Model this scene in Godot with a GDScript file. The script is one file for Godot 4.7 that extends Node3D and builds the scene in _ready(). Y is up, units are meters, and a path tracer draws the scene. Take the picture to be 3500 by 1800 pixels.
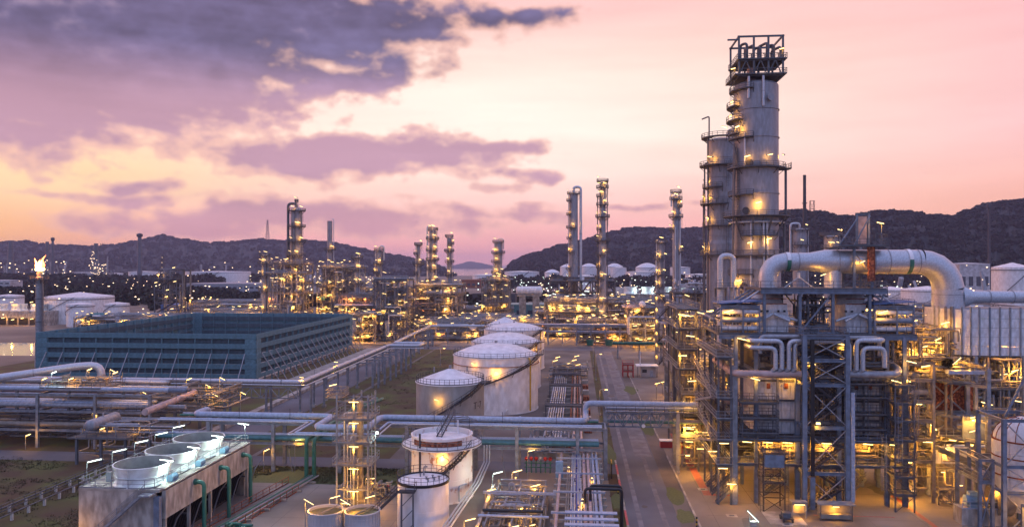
extends Node3D
# A refinery at dusk seen from the air. x runs to the right along the site grid, v straight ahead (minus z), h up; metres.

var M := {}
var names := {}
var n_lights := 0
var rng := RandomNumberGenerator.new()
var unit_box := BoxMesh.new()
var unit_rod: ArrayMesh
var unit_ibeam: ArrayMesh
var unit_lamp: Array = []
var noise := FastNoiseLite.new()
var warp := FastNoiseLite.new()

func _ready() -> void:
	rng.seed = 4711
	var cam := Camera3D.new()
	cam.name = "camera"
	cam.position = Vector3(0, 35, 0)
	cam.rotation = Vector3(atan(5.5 / 1900.0), atan(165.0 / 1900.0), 0)
	cam.fov = 2.0 * rad_to_deg(atan(662.5 / 1900.0))
	cam.near = 0.5
	cam.far = 40000.0
	cam.current = true
	add_child(cam)
	var env := Environment.new()
	env.background_mode = Environment.BG_SKY
	env.sky = Sky.new()
	env.sky.sky_material = sky_material()
	env.background_energy_multiplier = 1.0
	env.tonemap_mode = Environment.TONE_MAPPER_LINEAR
	env.tonemap_exposure = 1.32
	env.sdfgi_enabled = true
	env.ssao_enabled = true
	env.ssil_enabled = true
	env.fog_enabled = true
	env.fog_density = 0.00009
	env.fog_light_color = Color(0.86, 0.85, 0.97)
	var we := WorldEnvironment.new()
	we.name = "environment"
	we.environment = env
	add_child(we)
	var sun := DirectionalLight3D.new()          # the afterglow over the left-hand hills
	sun.name = "afterglow"
	sun.light_color = Color(1.0, 0.66, 0.52)
	sun.light_energy = 0.16
	sun.light_angular_distance = 12.0
	sun.shadow_enabled = true
	var sd := Vector3(sin(deg_to_rad(-62.0)), tan(deg_to_rad(9.0)), -cos(deg_to_rad(-62.0)))
	sun.look_at_from_position(Vector3.ZERO, -sd)
	add_child(sun)
	materials()
	units()
	land()
	go_tanks()
	go_cooling()
	go_racks()
	go_heater()
	go_right()
	go_columns()
	go_units()
	go_far()

func units() -> void:
	unit_box.size = Vector3.ONE
	var a := Acc.new()
	a.tube([Vector3(0, 0, 0.5), Vector3(0, 0, -0.5)], 0.5, 12)
	unit_rod = put_mesh(a)
	var b := Acc.new()                              # I-section: two flanges and a web
	b.box(Vector3(0, 0.44, 0), Vector3(1, 0.12, 1))
	b.box(Vector3(0, -0.44, 0), Vector3(1, 0.12, 1))
	b.box(Vector3(0, 0, 0), Vector3(0.14, 0.76, 1))
	unit_ibeam = put_mesh(b)
	for tone in ["lamp_warm", "lamp_white", "lamp_orange", "lamp_far"]:       # a tube under a sheet-metal hood with end caps
		var tube := Acc.new()
		tube.box(Vector3(0, -0.1, 0), Vector3(0.8, 0.8, 0.9))
		var hood := Acc.new()
		hood.box(Vector3(0, 0.5, 0), Vector3(1.5, 0.4, 1.0))
		for e in [-0.475, 0.475]: hood.box(Vector3(0, 0.0, e), Vector3(1.2, 1.1, 0.05))
		var m := put_mesh(tube)
		var h := put_mesh(hood)
		m.add_surface_from_arrays(Mesh.PRIMITIVE_TRIANGLES, h.surface_get_arrays(0))
		m.surface_set_material(0, M[tone])
		m.surface_set_material(1, M.steel)
		unit_lamp.append(m)

func put_mesh(acc: Acc) -> ArrayMesh:
	var arr := []
	arr.resize(Mesh.ARRAY_MAX)
	arr[Mesh.ARRAY_VERTEX] = acc.v
	arr[Mesh.ARRAY_NORMAL] = acc.n
	arr[Mesh.ARRAY_INDEX] = acc.ix
	var mesh := ArrayMesh.new()
	mesh.add_surface_from_arrays(Mesh.PRIMITIVE_TRIANGLES, arr)
	return mesh

# ---------------------------------------------------------------- the sky: clear dusk air and clouds, as a panorama
const CLOUDS := [  # place, half size, weight and turn of each cloud body, in thousandths of a radian from the middle of the view
	[-573, 284, 300, 118, 1.35, 0.0], [-345, 324, 240, 66, 1.2, 0.0], [-441, 210, 105, 24, 0.9, 0.05], [-640, 195, 95, 40, 0.85, 0.2], [-240, 330, 120, 42, 1.0, 0.0],
	[-40, 327, 110, 20, 0.95, 0.12], [-150, 322, 85, 26, 0.9, 0.0], [-230, 252, 82, 19, 0.85, 0.0], [-205, 262, 46, 15, 0.8, 0.2], [-140, 253, 32, 9, 0.6, 0.0],
	[-205, 153, 195, 30, 1.12, 0.0], [-275, 143, 150, 32, 1.05, 0.0], [-570, 212, 170, 34, 1.0, -0.03], [-50, 158, 92, 13, 0.98, 0.05], [-350, 139, 105, 14, 0.9, 0.0], [-120, 129, 65, 9, 0.8, 0.2],
	[22, 125, 56, 10, 0.8, 0.05], [-9, 106, 30, 8, 0.65, 0.0], [-470, 168, 30, 14, 0.7, 0.0], [-640, 168, 60, 16, 0.75, 0.0],
	[-505, 107, 66, 11, 0.8, 0.0], [-545, 92, 120, 9, 0.75, 0.0], [-310, 62, 285, 24, 0.95, 0.0], [-480, 58, 170, 20, 0.8, 0.0], [30, 72, 120, 15, 0.75, 0.0], [165, 82, 46, 6, 0.7, 0.0],
	[-60, 60, 150, 18, 0.7, 0.0], [140, 100, 14, 4, 0.5, 0.0], [235, 82, 20, 6, 0.5, 0.0], [560, 125, 130, 5, 0.3, 0.0]]

func sky_light(az: float, el: float) -> Color:   # az from the view's middle, to the right
	var s := 1.0
	var X := 1000.0 * (tan(az) if absf(az) < 0.75 else signf(az) * (tan(0.75) + (absf(az) - 0.75) * 1.6))
	var Y := 1000.0 * tan(minf(el, 1.2)) / cos(minf(absf(az), 0.75))
	var d := Vector3(sin(az) * cos(el), sin(el), -cos(az) * cos(el))
	# clear air
	var front := 0.5 + 0.5 * cos(az + 0.15)
	var low := Color(1.02, 0.37, 0.36).lerp(Color(1.12, 0.50, 0.15), exp(-pow((X + 740.0) / 260.0, 2.0)))
	low = low.lerp(Color(0.98, 0.45, 0.31), clampf((X - 150.0) / 400.0, 0.0, 1.0))
	var mid := Color(0.97, 0.58, 0.50).lerp(Color(0.92, 0.50, 0.51), clampf((X - 300.0) / 400.0, 0.0, 1.0))
	var c := low.lerp(mid, smoothstep(0.03, 0.17, el))
	c = c.lerp(Color(1.06, 0.88, 0.77), exp(-pow((X + 40.0) / 500.0, 2.0) - pow((Y - 190.0) / 125.0, 2.0)))
	c = c.lerp(Color(1.05, 0.76, 0.42), 0.85 * exp(-pow((X + 600.0) / 300.0, 2.0) - pow((Y - 125.0) / 55.0, 2.0)))
	c = c.lerp(Color(0.92, 0.50, 0.55), 0.8 * smoothstep(0.24, 0.42, el))
	var wisp := noise.get_noise_3d(d.x * 90.0, d.y * 900.0, d.z * 90.0)
	c = c * (1.0 + 0.10 * wisp)
	var hi := Color(0.50, 0.57, 1.0)
	c = c.lerp(hi, smoothstep(0.40, 1.0, el))
	var back := Color(0.40, 0.45, 0.74).lerp(Color(0.29, 0.47, 0.95), smoothstep(0.03, 0.30, el)).lerp(hi, smoothstep(0.6, 1.3, el))
	c = back.lerp(c, smoothstep(0.12, 0.62, front))
	# clouds
	var n1 := warp.get_noise_3d(d.x * 260.0, d.y * 520.0, d.z * 260.0)
	var n2 := warp.get_noise_3d(d.x * 260.0 + 500.0, d.y * 520.0, d.z * 260.0)
	var n3 := noise.get_noise_3d(d.x * 560.0, d.y * 1000.0, d.z * 560.0)
	var f := 0.0
	var wx := X + n1 * 70.0
	var wy := Y + n2 * 22.0
	if absf(X) < 1100.0 and Y < 520.0:
		for k in CLOUDS:
			var ex: float = (wx - k[0]) / k[2]
			var ey: float = (wy - k[1] - (wx - k[0]) * k[5]) / k[3]
			var q := ex * ex + ey * ey
			if q < 9.0: f = maxf(f, k[4] * exp(-q * 0.75)) + 0.12 * k[4] * exp(-q)
	var out := smoothstep(0.62, 0.95, absf(az)) if el < 0.36 else 1.0
	out = maxf(out, smoothstep(0.36, 0.50, el))
	f = maxf(f, out * clampf(n1 * 0.8 + 0.25, 0.0, 0.9))
	var soft := clampf(1.0 - Y / 105.0, 0.0, 1.0)
	var ff := f + (0.58 - 0.2 * soft) * n3 * smoothstep(0.05, 0.35, f)
	var den := smoothstep(0.31, 0.60 + 0.12 * soft, ff)
	var thick := smoothstep(0.50, 0.95, ff + 0.18 * n2)
	var height := smoothstep(0.178, 0.275, el)
	var dark := Color(0.52, 0.30, 0.395).lerp(Color(0.135, 0.118, 0.24), height)
	dark = dark.lerp(Color(0.70, 0.31, 0.32), soft * 0.8)
	dark = dark * (1.0 + (0.45 * n2 + 0.35 * wisp) * (0.25 + 0.75 * height))
	dark = dark * (1.0 + 0.45 * n3 * height)
	dark = dark.lerp(Color(0.50, 0.35, 0.44), 0.35 * height * smoothstep(0.12, 0.5, n1 * 0.7 + n3 * 0.6))
	var edge := Color(1.02, 0.57, 0.44).lerp(c, 0.25)
	var body := edge.lerp(dark, 0.25 + 0.75 * thick)
	c = c.lerp(body, den * (0.96 - 0.2 * soft))
	c = c * lerpf(1.0, 0.87, smoothstep(0.3, 0.8, front) * (1.0 - smoothstep(0.45, 0.9, el)))
	c.a = 1.0
	return c

func sky_material() -> PanoramaSkyMaterial:
	noise.seed = 5
	noise.noise_type = FastNoiseLite.TYPE_SIMPLEX_SMOOTH
	noise.frequency = 0.03
	noise.fractal_octaves = 6
	noise.fractal_gain = 0.55
	warp.seed = 8
	warp.noise_type = FastNoiseLite.TYPE_SIMPLEX_SMOOTH
	warp.frequency = 0.012
	warp.fractal_octaves = 5
	var im := Image.create(512, 256, false, Image.FORMAT_RGBF)
	var yaw := atan(165.0 / 1900.0)
	for y in 256:
		var el := PI / 2 - (y + 0.5) / 256.0 * PI
		for x in 512:
			if y > 136:
				im.set_pixel(x, y, Color(0.2, 0.16, 0.18))
			else:
				im.set_pixel(x, y, sky_light(wrapf((x + 0.5) / 512.0 * TAU + yaw, -PI, PI), maxf(el, 0.0)))
	im.resize(4096, 2048, Image.INTERPOLATE_CUBIC)
	for y in range(690, 1045):
		var el := PI / 2 - (y + 0.5) / 2048.0 * PI
		for k in 1160:
			var az := (k - 580) / 4096.0 * TAU
			var px := posmod(int(round((az - yaw) / TAU * 4096.0 - 0.5)), 4096)
			im.set_pixel(px, y, sky_light(wrapf((px + 0.5) / 4096.0 * TAU + yaw, -PI, PI), maxf(el, 0.0)))
	var p := PanoramaSkyMaterial.new()
	p.panorama = ImageTexture.create_from_image(im)
	return p
# ---------------------------------------------------------------- helpers
func P(x: float, v: float, h: float) -> Vector3:      # x to the right, v metres ahead, h metres up
	return Vector3(x, h, -v)

func numbered(parent: Node, called: String) -> String:
	var key := str(parent.get_instance_id()) + called
	var n: int = names.get(key, 0)
	names[key] = n + 1
	return called if n == 0 else "%s_%03d" % [called, n]

func thing(called: String, label: String, category: String, at := Vector3.ZERO, group := "") -> Node3D:
	var o := Node3D.new()
	o.name = numbered(self, called)
	add_child(o, true)
	o.position = at
	tag(o, label, category, group)
	return o

func tag(o: Node, label: String, category: String, group := "", kind := "") -> Node:
	if label: o.set_meta("label", label)
	if category: o.set_meta("category", category)
	if group: o.set_meta("group", group)
	if kind: o.set_meta("kind", kind)
	return o

class Acc:
	var v := PackedVector3Array()
	var n := PackedVector3Array()
	var uv := PackedVector2Array()
	var ix := PackedInt32Array()
	var col := PackedColorArray()
	func face(a: Vector3, b: Vector3, c: Vector3, d: Vector3, nn: Vector3) -> void:   # counter-clockwise seen from outside
		var k := v.size()
		v.append(a); v.append(b); v.append(c); v.append(d)
		for i in 4: n.append(nn)
		ix.append_array(PackedInt32Array([k, k + 2, k + 1, k, k + 3, k + 2]))
	func block(c: Vector3, u: Vector3, w: Vector3, d: Vector3) -> void:   # centre and three half axes, right-handed
		var un := u.normalized()
		var wn := w.normalized()
		var dn := d.normalized()
		face(c + d - u - w, c + d + u - w, c + d + u + w, c + d - u + w, dn)
		face(c - d + u - w, c - d - u - w, c - d - u + w, c - d + u + w, -dn)
		face(c + u - w - d, c + u + w - d, c + u + w + d, c + u - w + d, un)
		face(c - u - w + d, c - u + w + d, c - u + w - d, c - u - w - d, -un)
		face(c + w - d - u, c + w + d - u, c + w + d + u, c + w - d + u, wn)
		face(c - w - d + u, c - w + d + u, c - w + d - u, c - w - d - u, -wn)
	func box(c: Vector3, s: Vector3) -> void:
		block(c, Vector3(s.x / 2, 0, 0), Vector3(0, s.y / 2, 0), Vector3(0, 0, s.z / 2))
	func bar(a: Vector3, b: Vector3, w: float, h := 0.0) -> void:
		var d := b - a
		if d.length() < 0.001: return
		var dn := d.normalized()
		var s := dn.cross(Vector3.UP)
		s = Vector3.RIGHT if s.length() < 0.01 else s.normalized()
		var up := s.cross(dn)
		block((a + b) / 2, s * w / 2, up * (h if h > 0.0 else w) / 2, -d / 2)
	func tube(pts: Array, r: float, sides := 8, bend := 0.0, caps := true, r_end := -1.0) -> void:
		var p: Array = []
		if bend > 0.0 and pts.size() > 2:
			p.append(pts[0])
			for i in range(1, pts.size() - 1):
				var a: Vector3 = pts[i - 1]
				var b: Vector3 = pts[i]
				var c: Vector3 = pts[i + 1]
				var d0 := (a - b).normalized()
				var d1 := (c - b).normalized()
				var reach: float = minf(bend, minf((a - b).length(), (c - b).length()) * 0.48)
				for k in 5:
					var t := k / 4.0
					var q0 := b + d0 * reach * (1 - t)
					var q1 := b + d1 * reach * t
					p.append(q0.lerp(q1, t))
			p.append(pts[-1])
		else:
			p = pts
		var side := Vector3.ZERO
		var k0 := v.size()
		var count := p.size()
		for i in count:
			var here: Vector3 = p[i]
			var prev: Vector3 = p[maxi(i - 1, 0)]
			var next: Vector3 = p[mini(i + 1, count - 1)]
			var dn := (next - prev).normalized()
			if side == Vector3.ZERO:
				side = dn.cross(Vector3.UP)
				side = Vector3.RIGHT if side.length() < 0.01 else side.normalized()
			else:
				side = (side - dn * side.dot(dn)).normalized()
			var up := side.cross(dn)
			var rr := r if r_end < 0.0 else lerpf(r, r_end, float(i) / (count - 1))
			for j in sides:
				var an := TAU * j / sides
				var nn := side * cos(an) + up * sin(an)
				v.append(here + nn * rr)
				n.append(nn)
		for i in count - 1:
			for j in sides:
				var a := k0 + i * sides + j
				var b := k0 + i * sides + (j + 1) % sides
				ix.append_array(PackedInt32Array([a, b, b + sides, a, b + sides, a + sides]))
		if caps:
			for e in [0, count - 1]:
				var k1 := v.size()
				var here: Vector3 = p[e]
				var dn: Vector3 = ((p[0] - p[1]) if e == 0 else (p[count - 1] - p[count - 2])).normalized()
				for j in sides:
					v.append(v[k0 + e * sides + j])
					n.append(dn)
				for j in range(1, sides - 1):
					if e == 0: ix.append_array(PackedInt32Array([k1, k1 + j + 1, k1 + j]))
					else: ix.append_array(PackedInt32Array([k1, k1 + j, k1 + j + 1]))
	func lathe(c: Vector3, prof: Array, sides := 32, smooth := false, a0 := 0.0, a1 := TAU) -> void:   # profile of Vector2(radius, height) from the bottom up, outside on the right
		var m := prof.size()
		var ns: Array = []
		for i in m - 1:
			var d: Vector2 = prof[i + 1] - prof[i]
			ns.append(Vector2(d.y, -d.x).normalized())
		for i in m - 1:
			var k0 := v.size()
			for e in 2:
				var q: Vector2 = prof[i + e]
				var nn: Vector2 = ns[i]
				if smooth:
					if e == 0 and i > 0: nn = (ns[i] + ns[i - 1]).normalized()
					if e == 1 and i < m - 2: nn = (ns[i] + ns[i + 1]).normalized()
				for j in sides + 1:
					var an := a0 + (a1 - a0) * j / sides
					v.append(c + Vector3(cos(an) * q.x, q.y, sin(an) * q.x))
					n.append(Vector3(cos(an) * nn.x, nn.y, sin(an) * nn.x))
			for j in sides:
				var a := k0 + j
				var b := k0 + sides + 1 + j
				ix.append_array(PackedInt32Array([a, a + 1, b + 1, a, b + 1, b]))
	func sector(c: Vector3, r0: float, r1: float, t: float, a0: float, a1: float) -> void:   # flat ring piece, thickness t below c
		var s := maxi(4, int((a1 - a0) / 0.22))
		for j in s:
			var p := a0 + (a1 - a0) * j / s
			var q := a0 + (a1 - a0) * (j + 1) / s
			var i0 := c + Vector3(cos(p), 0, sin(p)) * r0
			var i1 := c + Vector3(cos(q), 0, sin(q)) * r0
			var o0 := c + Vector3(cos(p), 0, sin(p)) * r1
			var o1 := c + Vector3(cos(q), 0, sin(q)) * r1
			var dn := Vector3(0, -t, 0)
			face(i0, i1, o1, o0, Vector3.UP)
			face(o0 + dn, o1 + dn, i1 + dn, i0 + dn, Vector3.DOWN)
			face(o0, o1, o1 + dn, o0 + dn, ((o0 + o1) / 2 - c).normalized())
		for an: float in [a0, a1]:
			var d := Vector3(cos(an), 0, sin(an))
			var dn := Vector3(0, -t, 0)
			var sd := Vector3(sin(an), 0, -cos(an)) * (1.0 if an == a0 else -1.0)
			face(c + d * r0, c + d * r0 + dn, c + d * r1 + dn, c + d * r1, sd)
	func rail(pts: Array, h := 1.1, w := 0.06, step := 2.0, closed := false) -> void:
		var q: Array = pts.duplicate()
		if closed: q.append(pts[0])
		for i in q.size() - 1:
			var a: Vector3 = q[i]
			var b: Vector3 = q[i + 1]
			bar(a + Vector3(0, h, 0), b + Vector3(0, h, 0), w)
			bar(a + Vector3(0, h * 0.55, 0), b + Vector3(0, h * 0.55, 0), w * 0.8)
			bar(a + Vector3(0, 0.1, 0), b + Vector3(0, 0.1, 0), w * 0.5, 0.15)
			var cnt := maxi(1, int(a.distance_to(b) / step))
			for k in cnt + (1 if i == q.size() - 2 and not closed else 0):
				var s := a.lerp(b, float(k) / cnt)
				bar(s, s + Vector3(0, h, 0), w)
	func stair(a: Vector3, b: Vector3, w: float, t := 0.06, handrail := true) -> void:
		var flat := Vector3(b.x - a.x, 0, b.z - a.z)
		var s := flat.normalized().cross(Vector3.UP) * w / 2
		for k in [-1.0, 1.0]:
			bar(a + s * k, b + s * k, 0.07, 0.3)
			if handrail:
				bar(a + s * k + Vector3(0, 1.05, 0), b + s * k + Vector3(0, 1.05, 0), t)
				bar(a + s * k + Vector3(0, 0.6, 0), b + s * k + Vector3(0, 0.6, 0), t * 0.8)
				for j in 4:
					var q: Vector3 = a.lerp(b, (j + 0.2) / 3.5) + s * k
					bar(q, q + Vector3(0, 1.05, 0), t)
		var steps := maxi(3, int(absf(b.y - a.y) / 0.24))
		var fd := flat.normalized()
		for j in steps:
			var c := a.lerp(b, (j + 0.5) / steps)
			block(c, s * 0.95, Vector3(0, 0.02, 0), -fd * 0.13)
	func ladder(a: Vector3, b: Vector3, out: Vector3, w := 0.5, cage := true) -> void:
		var s := (b - a).normalized().cross(out).normalized() * w / 2
		bar(a + s, b + s, 0.06)
		bar(a - s, b - s, 0.06)
		var cnt := int(a.distance_to(b) / 0.6)
		for k in cnt:
			var q := a.lerp(b, (k + 0.5) / cnt)
			bar(q - s, q + s, 0.04)
		if cage:
			var hoops := int(a.distance_to(b) / 1.6)
			for k in hoops:
				var q := a.lerp(b, (k + 0.9) / (hoops + 0.5))
				bar(q - s * 1.4, q - s * 1.4 + out * 0.75, 0.05)
				bar(q + s * 1.4, q + s * 1.4 + out * 0.75, 0.05)
				bar(q - s * 1.4 + out * 0.75, q + s * 1.4 + out * 0.75, 0.05)
			for k in [-1.4, 0.0, 1.4]:
				bar(a + (b - a) * 0.25 + s * k + out * 0.75, b + s * k + out * 0.75, 0.04)
	func ball(c: Vector3, r: float, sides := 10) -> void:
		var prof: Array = []
		for i in 7:
			var t := -PI / 2 + PI * i / 6
			prof.append(Vector2(maxf(cos(t) * r, 0.001), sin(t) * r))
		lathe(c, prof, sides, true)

func put(acc: Acc, called: String, m: Material, parent: Node, kind := "") -> MeshInstance3D:
	var arr := []
	arr.resize(Mesh.ARRAY_MAX)
	arr[Mesh.ARRAY_VERTEX] = acc.v
	arr[Mesh.ARRAY_NORMAL] = acc.n
	if acc.uv.size() == acc.v.size() and acc.uv.size(): arr[Mesh.ARRAY_TEX_UV] = acc.uv
	if acc.col.size() == acc.v.size() and acc.col.size(): arr[Mesh.ARRAY_COLOR] = acc.col
	arr[Mesh.ARRAY_INDEX] = acc.ix
	var mesh := ArrayMesh.new()
	if acc.v.size():
		mesh.add_surface_from_arrays(Mesh.PRIMITIVE_TRIANGLES, arr)
		mesh.surface_set_material(0, m)
	return inst(mesh, called, m, parent, kind)

func inst(mesh: Mesh, called: String, m: Material, parent: Node, kind := "") -> MeshInstance3D:
	var o := MeshInstance3D.new()
	o.name = numbered(parent, called)
	o.mesh = mesh
	o.material_override = m
	if kind: o.set_meta("kind", kind)
	parent.add_child(o, true)
	return o

func struct(acc: Acc, called: String, m: Material) -> MeshInstance3D:
	return put(acc, called, m, self, "structure")

func boxp(parent: Node, called: String, c: Vector3, s: Vector3, m: Material, turn := 0.0) -> MeshInstance3D:
	var o := inst(unit_box, called, m, parent)
	o.transform = Transform3D(Basis(Vector3.UP, turn) * Basis.from_scale(s), c)
	return o

func axes(a: Vector3, b: Vector3, w: float, h: float) -> Transform3D:
	var d := b - a
	var dn := d.normalized()
	var s := dn.cross(Vector3.UP)
	s = Vector3.RIGHT if s.length() < 0.01 else s.normalized()
	var up := s.cross(dn)
	return Transform3D(Basis(s * w, up * h, -d), (a + b) / 2)

func barp(parent: Node, called: String, a: Vector3, b: Vector3, w: float, h: float, m: Material) -> MeshInstance3D:
	var o := inst(unit_box, called, m, parent)
	o.transform = axes(a, b, w, h)
	return o

func hbeam(parent: Node, called: String, a: Vector3, b: Vector3, w: float, h: float, m: Material) -> MeshInstance3D:
	var o := inst(unit_ibeam, called, m, parent)
	o.transform = axes(a, b, w, h)
	return o

func rodp(parent: Node, called: String, a: Vector3, b: Vector3, r: float, m: Material) -> MeshInstance3D:
	var o := inst(unit_rod, called, m, parent)
	o.transform = axes(a, b, 2 * r, 2 * r)
	return o

func pipe(parent: Node, pts: Array, r: float, m: Material, called := "pipe", sides := 10) -> MeshInstance3D:
	var acc := Acc.new()
	acc.tube(pts, r, sides, maxf(r * 2.6, 0.3))
	var o := put(acc, called, m, parent)
	if r >= 0.3:                                            # cladding seams and flanges
		var b := Acc.new()
		for i in pts.size() - 1:
			var long: float = pts[i].distance_to(pts[i + 1])
			var n := int((long - r * 5.0) / (4.5 + r * 3.0))
			for k in n:
				var c: Vector3 = pts[i].lerp(pts[i + 1], (r * 2.8 + (k + 0.5) * (long - r * 5.6) / n) / long)
				var d: Vector3 = (pts[i + 1] - pts[i]).normalized() * (0.16 if k % 4 == 3 else 0.05)
				b.tube([c - d, c + d], r * (1.16 if k % 4 == 3 else 1.035), sides)
		if b.v.size(): put(b, "seam", M.steel_light if m == M.alu else m, o, "stuff")
	return o

# a lit fluorescent fitting and its light; tone 0 warm, 1 white, 2 sodium orange
func lamp(parent: Node, at: Vector3, dir: Vector3, long := 1.4, energy := 8.0, tone := 0, thick := 0.14) -> MeshInstance3D:
	var o := inst(unit_lamp[tone], "lamp", null, parent)
	var d := dir.normalized() * long / 2
	o.transform = axes(at - d, at + d, thick, thick)
	if energy > 0.0:
		var l := OmniLight3D.new()
		l.name = numbered(parent, "lamp_light")
		l.light_color = [Color(1.0, 0.68, 0.23), Color(0.88, 1.0, 0.95), Color(1.0, 0.55, 0.2), Color(1.0, 0.8, 0.45)][tone]
		l.light_energy = energy * 0.36
		l.light_size = 0.3
		l.omni_range = 60.0
		l.omni_attenuation = 2.0
		l.shadow_enabled = true
		parent.add_child(l, true)
		l.position = at + Vector3(0, -0.5, 0)
		n_lights += 1
	return o

func pole_lamp(parent: Node, at: Vector3, dir: Vector3, long: float, energy: float, tone := 0, thick := 0.14, base := 0.0) -> void:   # the same on a swan-neck pole
	lamp(parent, at, dir, long, energy, tone, thick)
	var d := dir.normalized() * long * 0.55
	var foot := Vector3(at.x, base, at.z) - Vector3(d.x, 0, d.z)
	var a := Acc.new()
	a.tube([foot, Vector3(foot.x, at.y - d.y + 0.05, foot.z), at - d * 0.6 + Vector3(0, 0.12, 0)], 0.045, 6, 0.3)
	a.box(foot + Vector3(0, 1.2, 0), Vector3(0.16, 0.3, 0.12))
	put(a, "lamp_pole", M.steel_light, parent)

func rnd(a: float, b: float) -> float:
	return rng.randf_range(a, b)

func pick(a: Array):
	return a[rng.randi() % a.size()]

# steelwork: posts, beams on every level, decks, rails, braces, each a part (or, far away, joined)
func frame(t: Node, xs: Array, vs: Array, hs: Array, m: Material, o := {}) -> void:
	var pw: float = o.get("pw", 0.35)
	var bw: float = o.get("bw", 0.3)
	var base: float = o.get("base", 0.0)
	var joined: bool = o.get("joined", false)
	var top: float = hs[-1] + float(o.get("over", 0.0))
	var x0: float = xs[0]
	var x1: float = xs[-1]
	var v0: float = vs[0]
	var v1: float = vs[-1]
	var acc := Acc.new()
	for x in xs:
		for v in vs:
			if joined: acc.bar(P(x, v, base), P(x, v, top), pw)
			else: hbeam(t, "post", P(x, v, base), P(x, v, top), pw, pw, m)
	for h in hs:
		for v in vs:
			if joined: acc.bar(P(x0, v, h - 0.2), P(x1, v, h - 0.2), bw * 0.6, bw)
			else: hbeam(t, "beam", P(x0, v, h - 0.2), P(x1, v, h - 0.2), bw * 0.7, bw, m)
		for x in xs:
			if joined: acc.bar(P(x, v0, h - 0.21), P(x, v1, h - 0.21), bw * 0.6, bw)
			else: hbeam(t, "beam", P(x, v0, h - 0.21), P(x, v1, h - 0.21), bw * 0.7, bw * 0.98, m)
	var braces: String = o.get("brace", "")
	var levels: Array = [base] + hs
	for k in levels.size() - 1:
		var a: float = levels[k]
		var b: float = levels[k + 1] - 0.2
		for f in braces:
			var lines: Array = xs if f in "fb" else vs
			for i in lines.size() - 1:
				if (i + k) % int(o.get("every", 1)) != 0: continue
				var p: float = lines[i]
				var q: float = lines[i + 1]
				var at: float = {"f": v0 - pw * 0.3, "b": v1 + pw * 0.3, "l": x0 - pw * 0.3, "r": x1 + pw * 0.3}[f]
				var ends: Array
				if f in "fb": ends = [P(p, at, a), P(q, at, b), P(q, at + 0.15, a), P(p, at + 0.15, b)]
				else: ends = [P(at, p, a), P(at, q, b), P(at + 0.15, q, a), P(at + 0.15, p, b)]
				var two: bool = o.get("xb", true)
				for e in ([0, 2] if two else [0 if (i + k) % 2 == 0 else 2]):
					if joined: acc.bar(ends[e], ends[e + 1], bw * 0.5)
					else: barp(t, "brace", ends[e], ends[e + 1], o.get("br", bw * 0.5), o.get("br", bw * 0.5), o.get("brm", m))
	if joined: put(acc, "steel_frame", m, t)
	var decks: Array = o.get("decks", range(hs.size()))
	var dm: Material = o.get("dm", M.grating)
	for k in decks:
		var h: float = hs[k]
		var e: float = o.get("edge", 0.5)
		boxp(t, "deck", P((x0 + x1) / 2, (v0 + v1) / 2, h), Vector3(x1 - x0 + 2 * e, 0.09, v1 - v0 + 2 * e), dm)
		if o.get("rails", true):
			var ra := Acc.new()
			ra.rail([P(x0 - e, v0 - e, h), P(x1 + e, v0 - e, h), P(x1 + e, v1 + e, h), P(x0 - e, v1 + e, h)], 1.1, o.get("rw", 0.06), o.get("rs", 2.0), true)
			put(ra, "railing", o.get("rm", m), t)

# small-bore pipes wandering at right angles through a box, joined
func tangle(t: Node, lo: Vector3, hi: Vector3, n: int, r0: float, r1: float, m: Material, sides := 6, joined := true) -> void:
	var acc := Acc.new()
	for i in n:
		var p := Vector3(rnd(lo.x, hi.x), rnd(lo.y, hi.y), rnd(lo.z, hi.z))
		var pts := [p]
		var axis := rng.randi() % 3
		for k in rng.randi() % 3 + 2:
			var q: Vector3 = pts[-1]
			q[axis] = rnd(lo[axis], hi[axis])
			if absf(q[axis] - pts[-1][axis]) > 0.6: pts.append(q)
			axis = (axis + 1 + rng.randi() % 2) % 3
		if pts.size() < 2: continue
		var r := rnd(r0, r1)
		if joined: acc.tube(pts, r, sides, r * 2.5, false)
		else: pipe(t, pts, r, m)
	if joined and acc.v.size(): put(acc, "small_pipes", m, t, "stuff")

func drum(t: Node, c: Vector3, along: Vector3, r: float, long: float, m: Material, called := "drum", legs := true) -> Node3D:
	var o := Node3D.new()
	o.name = numbered(t, called)
	t.add_child(o, true)
	vessel_body(o, c, along, r, long, m, legs)
	return o

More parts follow.
